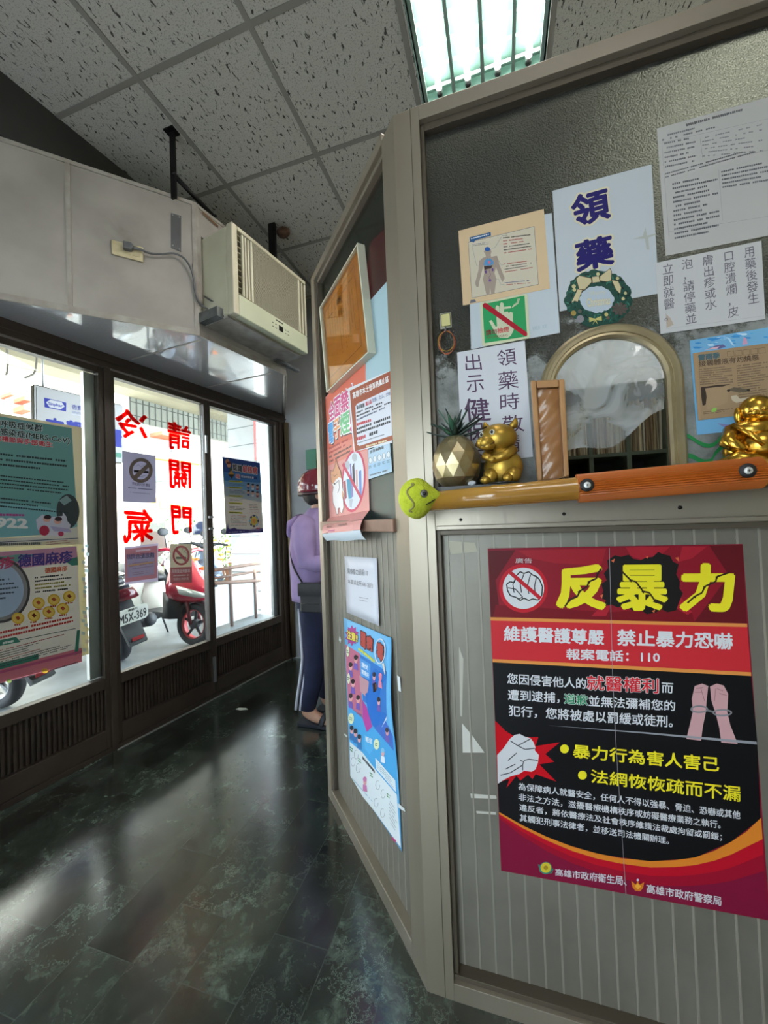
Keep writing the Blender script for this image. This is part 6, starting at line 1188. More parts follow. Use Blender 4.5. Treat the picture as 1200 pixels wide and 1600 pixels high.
# golden laughing statue at the right
gold2 = mat('polished gold', '#d3a645', 0.24, 1.0, '#c39430', 12); bx = 0.512; B_ = lambda x, y, z: Vector((bx + x, 0.985 + y, SZ + z))
t = thing('laughing_statue', (bx, 0.985, SZ), 'shiny golden seated laughing monk statue on the ledge below the newspaper cutting', 'statue')
b = MB(); b.ball(B_(0, 0, 0.040), (0.058, 0.036, 0.040), gold2, 22, 12); b.ball(B_(0.0, -0.014, 0.046), (0.040, 0.032, 0.034), gold2, 20, 12)
b.tube([B_(-0.075, -0.018, 0.010), B_(-0.05, -0.036, 0.018), B_(0.0, -0.038, 0.012)], [0.012, 0.020, 0.012], gold2, 14); b.tube([B_(0.075, -0.018, 0.010), B_(0.05, -0.036, 0.018), B_(0.01, -0.038, 0.012)], [0.012, 0.020, 0.012], gold2, 14)
b.ball(B_(0, 0, 0.082), (0.046, 0.032, 0.026), gold2, 20, 10); b.tube([B_(-0.040, -0.004, 0.084), B_(-0.058, -0.022, 0.056), B_(-0.040, -0.036, 0.036)], [0.017, 0.015, 0.010], gold2, 12); b.tube([B_(0.040, -0.004, 0.084), B_(0.058, -0.022, 0.056), B_(0.040, -0.036, 0.036)], [0.017, 0.015, 0.010], gold2, 12)
b.ball(B_(0, -0.006, 0.122), (0.029, 0.027, 0.030), gold2, 20, 12); b.ball(B_(0, -0.030, 0.119), (0.006, 0.006, 0.005), gold2, 10, 6); b.ball(B_(-0.014, -0.025, 0.113), (0.010, 0.008, 0.008), gold2, 10, 6); b.ball(B_(0.014, -0.025, 0.113), (0.010, 0.008, 0.008), gold2, 10, 6); b.ball(B_(0, -0.026, 0.103), (0.012, 0.007, 0.004), gold2, 12, 6)
b.build('body', t)
for sx in (-1, 1): b = MB(); b.ball(B_(sx * 0.030, -0.002, 0.114), (0.006, 0.008, 0.018), gold2, 10, 8); b.build('ear', t)
b = MB(); b.tube([B_(-0.046, -0.014, 0.094), B_(-0.030, -0.036, 0.070), B_(-0.012, -0.046, 0.044)], 0.005, gold2, 8); b.tube([B_(0.046, -0.014, 0.094), B_(0.030, -0.036, 0.070), B_(0.012, -0.046, 0.044)], 0.005, gold2, 8); b.build('robe_hem', t)
b = MB(); b.lathe([(0.070, 0), (0.074, 0.005), (0.068, 0.010)], B_(0, -0.008, 0), gold2, n=28); b.build('base', t)
b = MB(); b.ball(Vector((0.435, 0.985, SZ + 0.011)), (0.016, 0.014, 0.011), mat('dark red bead', '#5a1520', 0.35), 14, 8); tag(b.build('red_bead'), 'dark red bead at the foot of the golden monk statue', 'bead')
b = MB(); b.ball(Vector((0.405, 0.985, SZ + 0.006)), (0.010, 0.009, 0.006), mat('white glazed pebble', '#d0d3dc', 0.3), 12, 8); tag(b.build('pebble'), 'small white pebble left of the dark red bead', 'pebble')

# ================================================================== RECORD SHELVES BEHIND THE HATCH
ol = mat('olive painted shelf', '#56604e', 0.5, 0, '#49523f', 5); PCY = 1.75
t = thing('record_shelves', (0.45, PCY + 0.13, 0.9), 'olive green pigeonhole shelves full of patient files behind the hatch', 'shelf unit')
CW, Xc = 0.136, [0.227 + 0.136 * k for k in range(-3, 6)]
ZB_ = [0.93, 1.205, 1.480, 1.755]
for x in Xc:
    b = MB(); b.box(x - 0.008, x + 0.008, PCY, PCY + 0.26, ZB_[0], ZB_[-1] + 0.016, ol); b.build('divider', t)
for z in ZB_:
    b = MB(); b.box(Xc[0] - 0.008, Xc[-1] + 0.008, PCY - 0.001, PCY + 0.26, z, z + 0.014, ol); b.build('shelf_board', t)
b = MB(); b.box(Xc[0], Xc[-1], PCY + 0.255, PCY + 0.262, ZB_[0], ZB_[-1], mat('shelf back', '#2e3129', 0.7)); b.build('back', t)
b = MB(); b.box(Xc[0], Xc[-1], PCY + 0.02, PCY + 0.26, 0.0, ZB_[0], ol); b.build('plinth', t)
files = [mat('tan file', '#a5916d', 0.8), mat('cream file', '#b9aa86', 0.8), mat('brown file', '#7f6b4c', 0.8), mat('pale file', '#c6bda2', 0.8)]
R = random.Random(12); protos = {}
FN = {'#a5': 'tan'}
for row, z in enumerate(ZB_[1:3]):
    for c in range(2, 6):
        x = Xc[c] + 0.012; k = 0
        while x < Xc[c + 1] - 0.016:
            w = R.uniform(0.0045, 0.0085); h_ = R.uniform(0.19, 0.215) if row else R.uniform(0.17, 0.2); mi_ = R.randrange(4)
            key = (mi_, row)
            if key not in protos:
                b = MB(); b.box(-0.5, 0.5, 0, 0.21, 0, 1, files[mi_]); o = b.build('patient_file', local=True); protos[key] = o
            else: o = protos[key].copy(); COL.objects.link(o)
            o.location = (x + w / 2, PCY + R.uniform(0.006, 0.03), z + 0.014); o.scale = (w * 0.92, 1, h_); o.rotation_euler = (0, R.uniform(-0.035, 0.035) * 0.6, 0)
            tag(o, 'one thin file in a packed pigeonhole behind the hatch', 'file', 'patient files in the pigeonholes'); x += w + 0.0018; k += 1
# ================================================================== SCRAP ON THE FLOOR
p = at_z(378, 1108, 0.0); b = MB(); b.prism([p + Vector(q) for q in ((-0.04, -0.012, 0.001), (0.0, -0.018, 0.001), (0.045, 0.004, 0.001), (0.02, 0.016, 0.001), (-0.03, 0.008, 0.001))], (0, 0, 0.002), ink('#c9cac2')); tag(b.build('paper_scrap'), 'small white paper scrap lying on the marble floor', 'scrap')

# ================================================================== THE PERSON
PX, PYY = -1.150, 2.26
t = thing('person', (PX, PYY, 0), 'person in a maroon helmet, purple jacket and striped navy trousers standing at the counter', 'person', rotz=0.04)
skinm = mat('skin', '#c49a84', 0.5, 0, '#bb8f78', 14)
vs, es, rad = [], [], []
def chain(pts, parent=None):
    prev = parent
    for p, r in pts:
        vs.append(Vector(p)); rad.append(r); i = len(vs) - 1
        if prev is not None: es.append((prev, i))
        prev = i
    return prev
root = chain([((-0.01, 0, 0.80), 0.105)])
ch_ = chain([((-0.015, 0, 0.95), 0.098), ((-0.02, 0, 1.10), 0.10), ((-0.01, 0, 1.22), 0.095)], root); nk = chain([((0.005, 0, 1.30), 0.05), ((0.022, 0, 1.365), 0.045)], ch_); chain([((0.035, 0, 1.43), 0.075), ((0.035, 0, 1.50), 0.078), ((0.03, 0, 1.545), 0.05)], nk)
for sd, fx in ((-1, 0.0), (1, 0.05)):
    kn = chain([((0.0, 0.085 * sd, 0.76), 0.082), ((fx + 0.005, 0.09 * sd, 0.44), 0.052), ((fx - 0.03, 0.09 * sd, 0.26), 0.048), ((fx - 0.065, 0.09 * sd, 0.075), 0.034)], root)
    chain([((fx - 0.085, 0.09 * sd, 0.042), 0.030)], kn); ft = chain([((fx + 0.0, 0.092 * sd, 0.048), 0.034), ((fx + 0.07, 0.095 * sd, 0.038), 0.030)], kn)
    for k in range(5): chain([((fx + 0.112 - 0.006 * k, (0.072 + 0.012 * k) * sd + 0.0, 0.031), 0.0095 if k else 0.012), ((fx + 0.135 - 0.010 * k, (0.070 + 0.0135 * k) * sd, 0.028), 0.008 if k else 0.011)], ft)
    el = chain([((-0.012, 0.155 * sd, 1.235), 0.048), ((0.02, 0.195 * sd, 1.02), 0.036), ((0.16, 0.175 * sd, 1.015), 0.030), ((0.255, 0.14 * sd, 1.03), 0.022)], ch_)
    pm = chain([((0.305, 0.125 * sd, 1.035), 0.026)], el)
    for k in range(4):
        y = (0.148 - 0.017 * k) * sd; L = (0.85, 0.97, 1.0, 0.9)[3 - k] * 0.03
        chain([((0.345, y, 1.040), 0.0088), ((0.345 + L, y, 1.034), 0.0078), ((0.345 + 1.9 * L, y, 1.018), 0.007)], pm)
    chain([((0.300, (0.085) * sd, 1.030), 0.0095), ((0.325, 0.068 * sd, 1.024), 0.0085)], pm)
me = bpy.data.meshes.new('body'); me.from_pydata(vs, es, []); body = bpy.data.objects.new('body', me); COL.objects.link(body); body.parent = t; me.materials.append(skinm)
sk = body.modifiers.new('skin', 'SKIN'); sk.use_smooth_shade = True
for i, r in enumerate(rad): me.skin_vertices[0].data[i].radius = (r, r)
me.skin_vertices[0].data[0].use_root = True
body.modifiers.new('sub', 'SUBSURF').levels = 1; body.modifiers['sub'].render_levels = 2
def ell(c, rx, ry, n=24, wob=0.0, ph=0.0, tilt=0.0): return [Vector((c[0] + rx * math.cos(2 * PI * k / n) * (1 + wob * math.sin(5 * 2 * PI * k / n + ph)), c[1] + ry * math.sin(2 * PI * k / n) * (1 + wob * math.sin(4 * 2 * PI * k / n + ph)), c[2] + tilt * math.cos(2 * PI * k / n))) for k in range(n)]
purple = mat('purple cotton', '#a18cb8', 0.85, 0, '#937eab', 9, (18, 0.35)); navy = mat('navy jersey', '#1c2242', 0.85, 0, '#161b36', 10, (22, 0.25)); white_c = mat('white stripe', '#b9bccb', 0.8)
b = MB()
b.loft([ell((-0.015, 0, 0.775), 0.150, 0.185, wob=.03), ell((-0.015, 0, 0.80), 0.152, 0.187, wob=.03, ph=.4), ell((-0.022, 0, 0.90), 0.146, 0.180, wob=.03, ph=1), ell((-0.028, 0, 1.00), 0.142, 0.176, wob=.035, ph=2), ell((-0.03, 0, 1.10), 0.140, 0.180, wob=.03, ph=3), ell((-0.025, 0, 1.20), 0.128, 0.186, wob=.02, ph=3.6), ell((-0.015, 0, 1.265), 0.108, 0.165), ell((-0.003, 0, 1.305), 0.082, 0.105), ell((0.008, 0, 1.335), 0.066, 0.070), ell((0.014, 0, 1.35), 0.062, 0.064)], purple)
b.build('jacket', t, local=True)
for sd in (-1, 1):
    b = MB(); b.tube([(-0.012, 0.120 * sd, 1.265), (-0.012, 0.165 * sd, 1.225), (0.0, 0.188 * sd, 1.13), (0.02, 0.197 * sd, 1.025), (0.085, 0.190 * sd, 1.012), (0.17, 0.172 * sd, 1.018), (0.225, 0.152 * sd, 1.028)], [0.060, 0.072, 0.064, 0.058, 0.052, 0.046, 0.042], purple, 16); b.build('sleeve', t, local=True)
b = MB(); b.loft([[Vector((-0.10 - 0.010 * math.cos(a), 0.095 * math.sin(a), 1.29 + 0.028 * math.cos(a))) for a in [2 * PI * k / 16 for k in range(16)]], [Vector((-0.150 - 0.02 * math.cos(a), 0.110 * math.sin(a), 1.245 + 0.040 * math.cos(a))) for a in [2 * PI * k / 16 for k in range(16)]], [Vector((-0.170 - 0.012 * math.cos(a), 0.085 * math.sin(a), 1.185 + 0.032 * math.cos(a))) for a in [2 * PI * k / 16 for k in range(16)]], [Vector((-0.160, 0.03 * math.sin(a), 1.15 + 0.010 * math.cos(a))) for a in [2 * PI * k / 16 for k in range(16)]]], purple); b.build('hood', t, local=True)
b = MB()
b.loft([ell((-0.012, 0, 0.80), 0.125, 0.165), ell((-0.012, 0, 0.74), 0.128, 0.170), ell((-0.008, 0, 0.69), 0.118, 0.160)], navy)
for sd, fx in ((-1, 0.0), (1, 0.05)):
    b.tube([(-0.006, 0.078 * sd, 0.735), (0.0, 0.082 * sd, 0.62), (fx * .6 + 0.004, 0.088 * sd, 0.50), (fx + 0.002, 0.09 * sd, 0.42), (fx - 0.02, 0.09 * sd, 0.30), (fx - 0.045, 0.09 * sd, 0.19), (fx - 0.062, 0.09 * sd, 0.105)], [(0.088, 0.108), (0.086, 0.1), (0.078, 0.088), (0.072, 0.078), (0.068, 0.072), (0.060, 0.063), (0.052, 0.055)], navy, 20, up=(0, 1, 0))
b.build('trousers', t, local=True)
for sd, fx in ((-1, 0.0), (1, 0.05)):
    b = MB(); ctr = [(-0.006, 0.735, 0.088, 0.078), (0.0, 0.62, 0.086, 0.082), (fx * .6 + 0.004, 0.50, 0.078, 0.088), (fx + 0.002, 0.42, 0.072, 0.09), (fx - 0.02, 0.30, 0.068, 0.09), (fx - 0.045, 0.19, 0.061, 0.09), (fx - 0.062, 0.105, 0.053, 0.09)]
    for o_ in (-0.026, 0.004):
        pts = smoothpts([Vector((x + o_ - 0.030, sd * (cy + r + 0.004 - 0.010), z)) for x, z, r, cy in ctr], 3)
        b.loft([[p + Vector((-0.009, 0, 0)), p + Vector((0, sd * 0.004, 0)), p + Vector((0.009, 0, 0)), p + Vector((0, -sd * 0.006, 0))] for p in pts], white_c)
    b.build('white_stripe', t, local=True)
# helmet with rim, strap and button
hm = mat('maroon helmet shell', '#7a2c38', 0.18, 0, '#6f2632', 4, coat=0.6)
HC = Vector((0.026, 0, 1.485)); b = MB()
b.ball(HC, (0.142, 0.118, 0.128), hm, 28, 12, z0=-0.30, z1=1.0); b.build('helmet', t, local=True)
hobj = [c for c in t.children if c.name.startswith('helmet')][0]
b = MB(); b.loft([[HC + Vector((0.136 * math.cos(a) * k, 0.114 * math.sin(a) * k, -0.040 + z)) for a in [2 * PI * i / 28 for i in range(28)]] for k, z in ((1.0, 0.006), (1.035, 0.0), (1.03, -0.012), (0.96, -0.012))], mat('dark helmet rim', '#3a1a20', 0.4)); o_ = b.build('rim', hobj, local=True)
b = MB(); b.lathe([(0.006, 0.0), (0.005, -0.003)], HC + Vector((0.01, -0.117, 0.005)), mat('white screw head', '#d8d8d6', 0.3, 0.2), 'y', 12); b.build('button', hobj, local=True)
b = MB(); b.ball((0.015, 0, 1.435), (0.098, 0.086, 0.075), mat('black hair', '#17130f', 0.6), 20, 10, z0=-0.95, z1=0.6); b.build('hair', t, local=True)
for sd in (-1, 1): b = MB(); b.ball((0.05, 0.080 * sd, 1.43), (0.016, 0.008, 0.026), skinm, 10, 8); b.build('ear', t, local=True)
b = MB(); b.ball((0.122, 0, 1.42), (0.016, 0.011, 0.018), skinm, 10, 8); b.build('nose', t, local=True)
for sd in (-1, 1): b = MB(); b.ball((0.103, 0.03 * sd, 1.445), (0.008, 0.012, 0.007), mat('dark eye', '#1a1412', 0.2), 10, 6); b.build('eye', t, local=True)
b = MB(); b.ball((0.108, 0, 1.385), (0.008, 0.022, 0.006), mat('lips', '#9a5a54', 0.5), 10, 6); b.build('mouth', t, local=True)
# sandals
sand = mat('navy rubber', '#171b28', 0.5)
for sd, fx in ((-1, 0.0), (1, 0.05)):
    b = MB(); y0 = 0.092 * sd
    b.prism([(fx - 0.125, y0 - 0.028, 0.001), (fx - 0.11, y0 - 0.040, 0.001), (fx - 0.02, y0 - 0.040, 0.001), (fx + 0.08, y0 - 0.052, 0.001), (fx + 0.145, y0 - 0.040, 0.001), (fx + 0.165, y0, 0.001), (fx + 0.145, y0 + 0.040, 0.001), (fx + 0.08, y0 + 0.050, 0.001), (fx - 0.02, y0 + 0.040, 0.001), (fx - 0.11, y0 + 0.040, 0.001), (fx - 0.125, y0 + 0.028, 0.001)], (0, 0, 0.022), sand)
    s_ = b.build('sandal', t, local=True, bevel=0.004)
    for xa, xb in ((0.045, 0.115), (0.115, 0.045)):
        b = MB(); pts = [Vector((fx + xa, y0 - 0.047, 0.022)), Vector((fx + xa * .8 + xb * .2, y0 - 0.038, 0.064)), Vector((fx + (xa + xb) / 2, y0, 0.086)), Vector((fx + xa * .2 + xb * .8, y0 + 0.038, 0.064)), Vector((fx + xb, y0 + 0.047, 0.022))]
        b.tube(smoothpts(pts, 4), [(0.005, 0.017)] * 17, sand, 8, up=(1, 0, 0)); b.build('strap', s_, local=True)
    b = MB(); b.lathe([(0.013, 0), (0.012, 0.003)], (fx + 0.080, y0 - 0.010, 0.091), mat('grey badge', '#7d8288', 0.4), n=14); b.build('badge', s_, local=True)
# sling bag on a long strap
b = MB(); leather = mat('black leather', '#1b1a1c', 0.42, 0, '#242326', 8, (30, 0.2))
b.loft([[Vector((0.055 + 0.85 * x, -0.205 - 0.03 * y, z)) for x, y in ((-0.075, 0), (0.085, 0), (0.095, 0.8), (0.08, 1.3), (-0.07, 1.3), (-0.085, 0.8))] for z in (0.735, 0.75, 0.85, 0.90, 0.905)], leather, True, False)
bag = b.build('sling_bag', t, local=True, bevel=0.008)
b = MB(); b.sheetgrid(lambda u, v: Vector((-0.018 + 0.15 * u, -0.248 - 0.004 * math.sin(PI * v), 0.905 - 0.075 * v)), 6, 4, leather); b.tube([(-0.005, -0.247, 0.785), (0.115, -0.247, 0.785)], 0.003, leather, 6); b.build('flap', bag, local=True)
b = MB(); b.tube(smoothpts([Vector(p) for p in ((0.0, -0.215, 0.895), (-0.09, -0.165, 1.0), (-0.135, -0.10, 1.12), (-0.125, -0.02, 1.25), (-0.05, 0.075, 1.315), (0.05, 0.10, 1.27), (0.11, 0.0, 1.12), (0.12, -0.14, 0.97), (0.11, -0.21, 0.895))], 4), 0.005, leather, 8); b.build('strap', bag, local=True)

# ================================================================== OUTDOORS
def out(d): return PW.off(-d)
def OB(b, d, u0, u1, z0, z1, dd, m): b.pbox(PW, u0, u1, z0, z1, -d - dd, -d, m)
pave = mat('worn grey paving', '#868c90', 0.5, 0, '#5e6468', 2.2, (9, 0.1)); road = mat('pale concrete road', '#b4b2ac', 0.9, 0, '#a3a19b', 5)
b = MB(); b.pbox(PW, -9, 16, -0.06, 0.0, -3.4, -0.22, pave); b.pbox(PW, -3.8, 1.3, -0.06, -0.001, -0.22, 0.02, pave); b.box(-8, 8, -14, -1.9, -0.06, 0.0, pave); tag(b.build('pavement', origin=(0, 0, 0)), kind='structure')
b = MB(); b.pbox(PW, -30, 60, -0.2, -0.1, -30, -3.4, road); tag(b.build('street', origin=(0, 0, 0)), kind='structure')
crm = mat('cream painted concrete', '#b0a68c', 0.8, 0, '#a3997f', 2); plank = mat('cream ceiling boards', '#ab9e7e', 0.7, 0, '#a09372', 3); wtile = mat('off white tiles', '#dde0e2', 0.4, 0, '#d2d5d8', 8)
b = MB(); b.pbox(PW, -9, 16, 3.42, 3.6, -3.4, -0.0, crm); b.pbox(PW, -1.6, 16, 3.28, 3.40, -2.9, -0.8, plank)
for k in range(9): b.pbox(PW, -1.6, 16, 3.272, 3.28, -0.9 - k * 0.23 - 0.012, -0.9 - k * 0.23, mat('board joint', '#6a6250', 0.8))
b.pbox(PW, -9, -1.6, 3.1, 3.42, -1.5, -1.2, crm); b.pbox(PW, -2.4, -2.1, 3.15, 3.42, -3.2, -0.2, crm)
b.pbox(PW, -9, 16, 3.22, 3.42, -3.4, -3.05, crm); tag(b.build('arcade_ceiling'), kind='structure')
# tiled beam at the arcade edge
b = MB(); gt = mat('grey green ribbed tiles', '#8b8d83', 0.5); gj = mat('tile joint', '#4e504a', 0.7)
P34 = out(3.4)
zf = 2.86; ub0 = P34.uz(203, 640)[0]
b.pbox(PW, ub0, 7.2, zf, 3.30, -3.5, -3.4, gt)
for k in range(int((7.2 - ub0) / 0.098)): u = ub0 + k * 0.098; b.pbox(PW, u - 0.008, u + 0.008, zf, 3.30, -3.4, -3.394, gj)
for z in (zf + 0.1, zf + 0.30): b.pbox(PW, ub0, 7.2, z - 0.006, z + 0.006, -3.4, -3.393, gj)
tag(b.build('tiled_beam'), kind='structure')
# cables under the arcade
for k, pts in enumerate(([(8, 533), (12, 570), (9, 586)], [(11, 548), (30, 540), (44, 548), (58, 558), (66, 548)], [(60, 556), (56, 575), (45, 588), (38, 590)])):
    b = MB(); Pq = out(2.2); pts = [Pq.at(*p) for p in pts]; pts[0].z = 3.285; b.tube(smoothpts(pts, 5), 0.010 if k != 1 else 0.008, mat('grey cable', '#7d766c', 0.7), 6)
    tag(b.build('cable'), ['thick grey cable hanging at the top left corner beyond the window', 'thin looped cable beneath the arcade ceiling', 'branching cable running down the arcade beam'][k], 'cable')
# hanging sign of the medicine company
PS = out(2.6); qs = [(55, 602), (192, 634), (192, 722), (56, 716)]
t = thing('hanging_sign', PS.at(120, 720), 'white hanging sign with blue lettering and hexagon logo beyond the window', 'sign')
b = MB(); pts = [PS.at(*p) for p in qs]; b.prism([p - PW.n * 0.10 for p in pts], PW.n * 0.10, mat('white sign face', '#8f8e90', 0.5)); b.build('light_box', t)
b = MB()
for a, c in ((0, 1), (0, 3), (1, 2), (3, 2)): b.tube([pts[a] - PW.n * .04, pts[c] - PW.n * .04], 0.022, mat('grey sign frame', '#55504c', 0.5), 4)
b.build('frame', t)
for u in (0.1, 0.9): b = MB(); p = pts[0].lerp(pts[1], u); b.tube([p - PW.n * .05, Vector((p.x, p.y, 3.44)) - PW.n * .05], 0.012, mat('dull steel', '#9a9c9c', 0.35, 0.8), 6); b.build('hanger_rod', t)
Z = affine(7.06, 0, 530); s = Sheet(PS.off(0.004), [(57, 605), (190, 636), (190, 720), (58, 714)], '#939294', 0.002); s.T = Z; blue = '#101e78'
s.poly([(485, 645), (730, 700), (728, 798), (490, 750)], blue, 1); s.poly([(507, 695), (555, 668), (680, 694), (712, 742), (668, 775), (545, 750)], '#9c9ca0', 2); s.text('Sinphar', [(530, 690), (690, 722), (690, 760), (532, 732)], blue, 3, .03)
s.text('杏輝醫藥', [(790, 715), (1045, 770), (1045, 822), (792, 772)], '#16246e', 2, .02); s.text('SINPHAR', [(790, 790), (970, 825), (968, 848), (792, 815)], '#3c4680', 2); s.line([(790, 825), (980, 862)], 4, '#9aa2c8', 2)
s.text('疫苗健保特約', [(505, 862), (1330, 1040), (1325, 1200), (505, 1035)], blue, 2, .06) if False else None
for ch, q in (('杏', [(510, 860), (700, 895), (700, 1060), (512, 1030)]), ('輝', [(735, 895), (955, 935), (950, 1110), (738, 1080)]), ('藥', [(985, 940), (1150, 970), (1150, 1140), (986, 1118)]), ('糧', [(1195, 985), (1340, 1010), (1335, 1190), (1198, 1165)])): s.text(ch, q, blue, 2, .05)
s.poly([(850, 1190), (1340, 1260), (1335, 1310), (850, 1240)], '#3a6a5a', 2); o_ = s.done('sign_print', parent=t)
# tiled pillar, yellow pillar, banner strip
b = MB(); PT2 = out(1.55); ub, _ = PT2.uz(404, 800); b.pbox(PW, ub, ub + 0.75, 0, 3.42, -2.1, -1.55, wtile)
for k in range(13): b.pbox(PW, ub - 0.002, ub + 0.752, 0.05 + k * 0.262, 0.062 + k * 0.262, -2.102, -1.546, mat('grey tile joint', '#7d8286', 0.7))
for k in range(3): b.pbox(PW, ub + 0.12 + k * 0.25, ub + 0.132 + k * 0.25, 0, 3.42, -2.102, -1.546, mat('grey tile joint', '#7d8286', 0.7))
tag(b.build('tiled_pillar'), kind='structure')
b = MB(); P3q = out(3.3); u0, z0 = P3q.uz(386, 725); u1, _ = P3q.uz(402, 700); b.pbox(PW, u0, u1 + 0.15, 0, 3.42, -3.7, -3.3, mat('yellow painted pillar', '#d9ae3a', 0.6, 0, '#cf9f2c', 3)); tag(b.build('yellow_pillar'), kind='structure')
b = MB(); Pb_ = out(1.40); q = [(396.5, 655), (400.5, 656), (402, 720), (398.5, 719)]; q = [Pb_.at(*p) for p in q]; q[0].z = q[1].z = 3.27; b.prism(q, -PW.n * 0.006, mat('red plastic banner', '#c8423a', 0.5)); tag(b.build('red_banner'), 'narrow red banner strip hanging beside the tiled pillar', 'banner')
# ramp railing with white panels
t = thing('ramp_railing', out(1.5).at(368, 990), 'brown steel ramp railing with white panels beside the tiled pillar', 'railing'); brn = mat('brown painted steel', '#7a5f52', 0.5, 0.2); PRa = out(1.45)
def rail(a, c, r, name='rail'): b = MB(); b.tube([PRa.at(*a), PRa.at(*c)], r, brn, 8); b.build(name, t)
rail((333, 891), (407, 880), 0.022); rail((333, 904), (407, 892), 0.016); rail((333, 911.5), (407, 907), 0.024)
for x0, x1 in ((331, 336), (360, 368.5), (398, 403)): 
    b = MB(); p, q = PRa.at(x0, 890), PRa.at(x1, 990); q = Vector((p.x, p.y, 0)); b.tube([q, p], 0.020, brn, 8); b.build('post', t)
b = MB(); pu0, _ = PRa.uz(333, 911); pu1, pz = PRa.uz(403, 912); b.pbox(PW, pu0, pu1, 0.05, PRa.at(360, 913).z, -1.47, -1.46, mat('white painted panel', '#ccd0d2', 0.5)); b.build('panel', t)
# houses over the street
wpl = mat('white plaster facade', '#a8a49c', 0.8, 0, '#9d9991', 1.2); wng = mat('window glass grey', '#5e6e78', 0.3); och = mat('ochre band', '#b58f48', 0.8); orr = mat('faded red awning', '#96543c', 0.8)
def house(u0, u1, zt, d, name, label, spec):
    t = thing(name, PW.w((u0 + u1) / 2, 0, -d), label, 'building')
    b = MB(); b.pbox(PW, u0, u1, -0.15, zt, -d - 6, -d, wpl); b.build('facade', t)
    for k, (nm, a, c, z0, z1, m, dep) in enumerate(spec):
        b = MB(); b.pbox(PW, a, c, z0, z1, -d, -d + dep, m); b.build(nm, t)
Dh = 9.0; Ph = out(Dh); H_ = lambda *q: [Ph.uz(*p) for p in q]
def specpx(L):
    r = []
    for nm, (x0, y0), (x1, y1), m, dep in L:
        (a, z1), (c, z0) = Ph.uz(x0, y0), Ph.uz(x1, y1); r.append((nm, min(a, c), max(a, c), min(z0, z1), max(z0, z1), m, dep))
    return r
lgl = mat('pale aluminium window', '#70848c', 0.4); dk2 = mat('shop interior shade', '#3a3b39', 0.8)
house(-3.5, 5.6, 9.5, Dh, 'town_house', 'white town house with red awnings across the street, seen through the left window', specpx([('awning', (0, 618), (7, 624), orr, 0.5), ('window', (0, 628), (6, 640), wng, 0.03), ('awning', (21, 624), (35, 633), orr, 0.5), ('awning', (20, 638), (35, 648), orr, 0.5), ('shop_front', (110, 815), (138, 900), dk2, 0.04)]))
house(5.62, 14.0, 9.5, Dh + 0.3, 'apartment_house', 'white apartment house with ochre bands and railings across the street', specpx([('ochre_band', (184, 775), (252, 795), och, 0.25), ('ochre_band', (240, 715), (320, 724), och, 0.25), ('ochre_band', (250, 782), (318, 795), och, 0.25), ('window', (202, 676), (234, 704), lgl, 0.04), ('window', (242, 690), (262, 708), lgl, 0.04), ('window', (276, 692), (284, 706), lgl, 0.04), ('awning', (243, 675), (276, 687), orr, 0.6), ('balcony_rail', (245, 733), (262, 752), lgl, 0.3), ('window', (268, 745), (290, 780), lgl, 0.05), ('shop_front', (184, 818), (268, 880), dk2, 0.05), ('shop_sign', (170, 706), (190, 716), mat('blue shop sign', '#3c5c96', 0.5), 0.3)]))
house(14.05, 40.0, 8.5, Dh + 0.6, 'white_house', 'plain white house far along the street behind the right door leaf', specpx([('shop_front', (345, 815), (362, 838), mat('grey shade', '#8e8e94', 0.8), 0.04)]))
# shrubs and the picture board beyond the railing
def shrub(px, py, d, w, hgt, name, label, fl=False):
    base = out(d).at(px, py); base.z = 0; t = thing(name, base, label, 'plant'); R = random.Random(int(px))
    b = MB(); b.lathe([(0.14, 0), (0.19, 0.3), (0.2, 0.32)], base, mat('terracotta pot', '#8a5a42', 0.8), n=16); b.build('pot', t)
    b = MB(); gm = [mat('bright green leaf', '#6fa03c', 0.6), mat('fresh green leaf', '#8fb84a', 0.6), mat('deep green leaf', '#44702e', 0.6)]
    for k in range(220):
        p = base + Vector((R.gauss(0, w / 2.6), R.gauss(0, w / 2.6), 0.35 + R.random() * (hgt - 0.35))); d_ = Vector((R.uniform(-1, 1), R.uniform(-1, 1), R.uniform(-.2, 1))).normalized(); sdv = d_.cross(Vector((0.3, 0.2, 1))).normalized(); L = R.uniform(0.06, 0.11)
        b.face([p, p + d_ * L * .5 + sdv * L * .28, p + d_ * L, p + d_ * L * .5 - sdv * L * .28], gm[k % 3])
    b.build('foliage', t)
    for k in range(5): b = MB(); b.tube([base + Vector((0, 0, .3)), base + Vector((R.gauss(0, w / 4), R.gauss(0, w / 4), hgt * .8))], 0.008, mat('brown stem', '#5a4632', 0.8), 6); b.build('stem', t)
    if fl:
        for k in range(14): c = base + Vector((R.gauss(0, w / 3), R.gauss(0, w / 3), R.uniform(.5, hgt))); b = MB(); b.ball(c, (0.045, 0.045, 0.03), mat('yellow petals', '#e0d04a', 0.6), 10, 6); b.build('flower', t)
shrub(352, 890, 4.5, 0.75, 1.02, 'flowering_shrub', 'potted shrub with yellow flowers behind the brown railing', True)
shrub(369, 890, 5.3, 0.6, 1.32, 'leafy_shrub', 'taller bright green potted shrub behind the brown railing')
shrub(263, 870, 5.2, 0.8, 1.45, 'leafy_shrub', 'bright green potted shrub seen between the pink notices')
t = thing('picture_board', out(6.2).at(398, 880), 'pale standing board with a faint portrait behind the railing', 'board'); Pk = out(6.2); (a, z1), (c, _) = Pk.uz(379, 836), Pk.uz(412, 836)
b = MB(); b.pbox(PW, a, c, 0, z1, -6.24, -6.2, mat('white board', '#d4d4d8', 0.5)); b.build('panel', t)
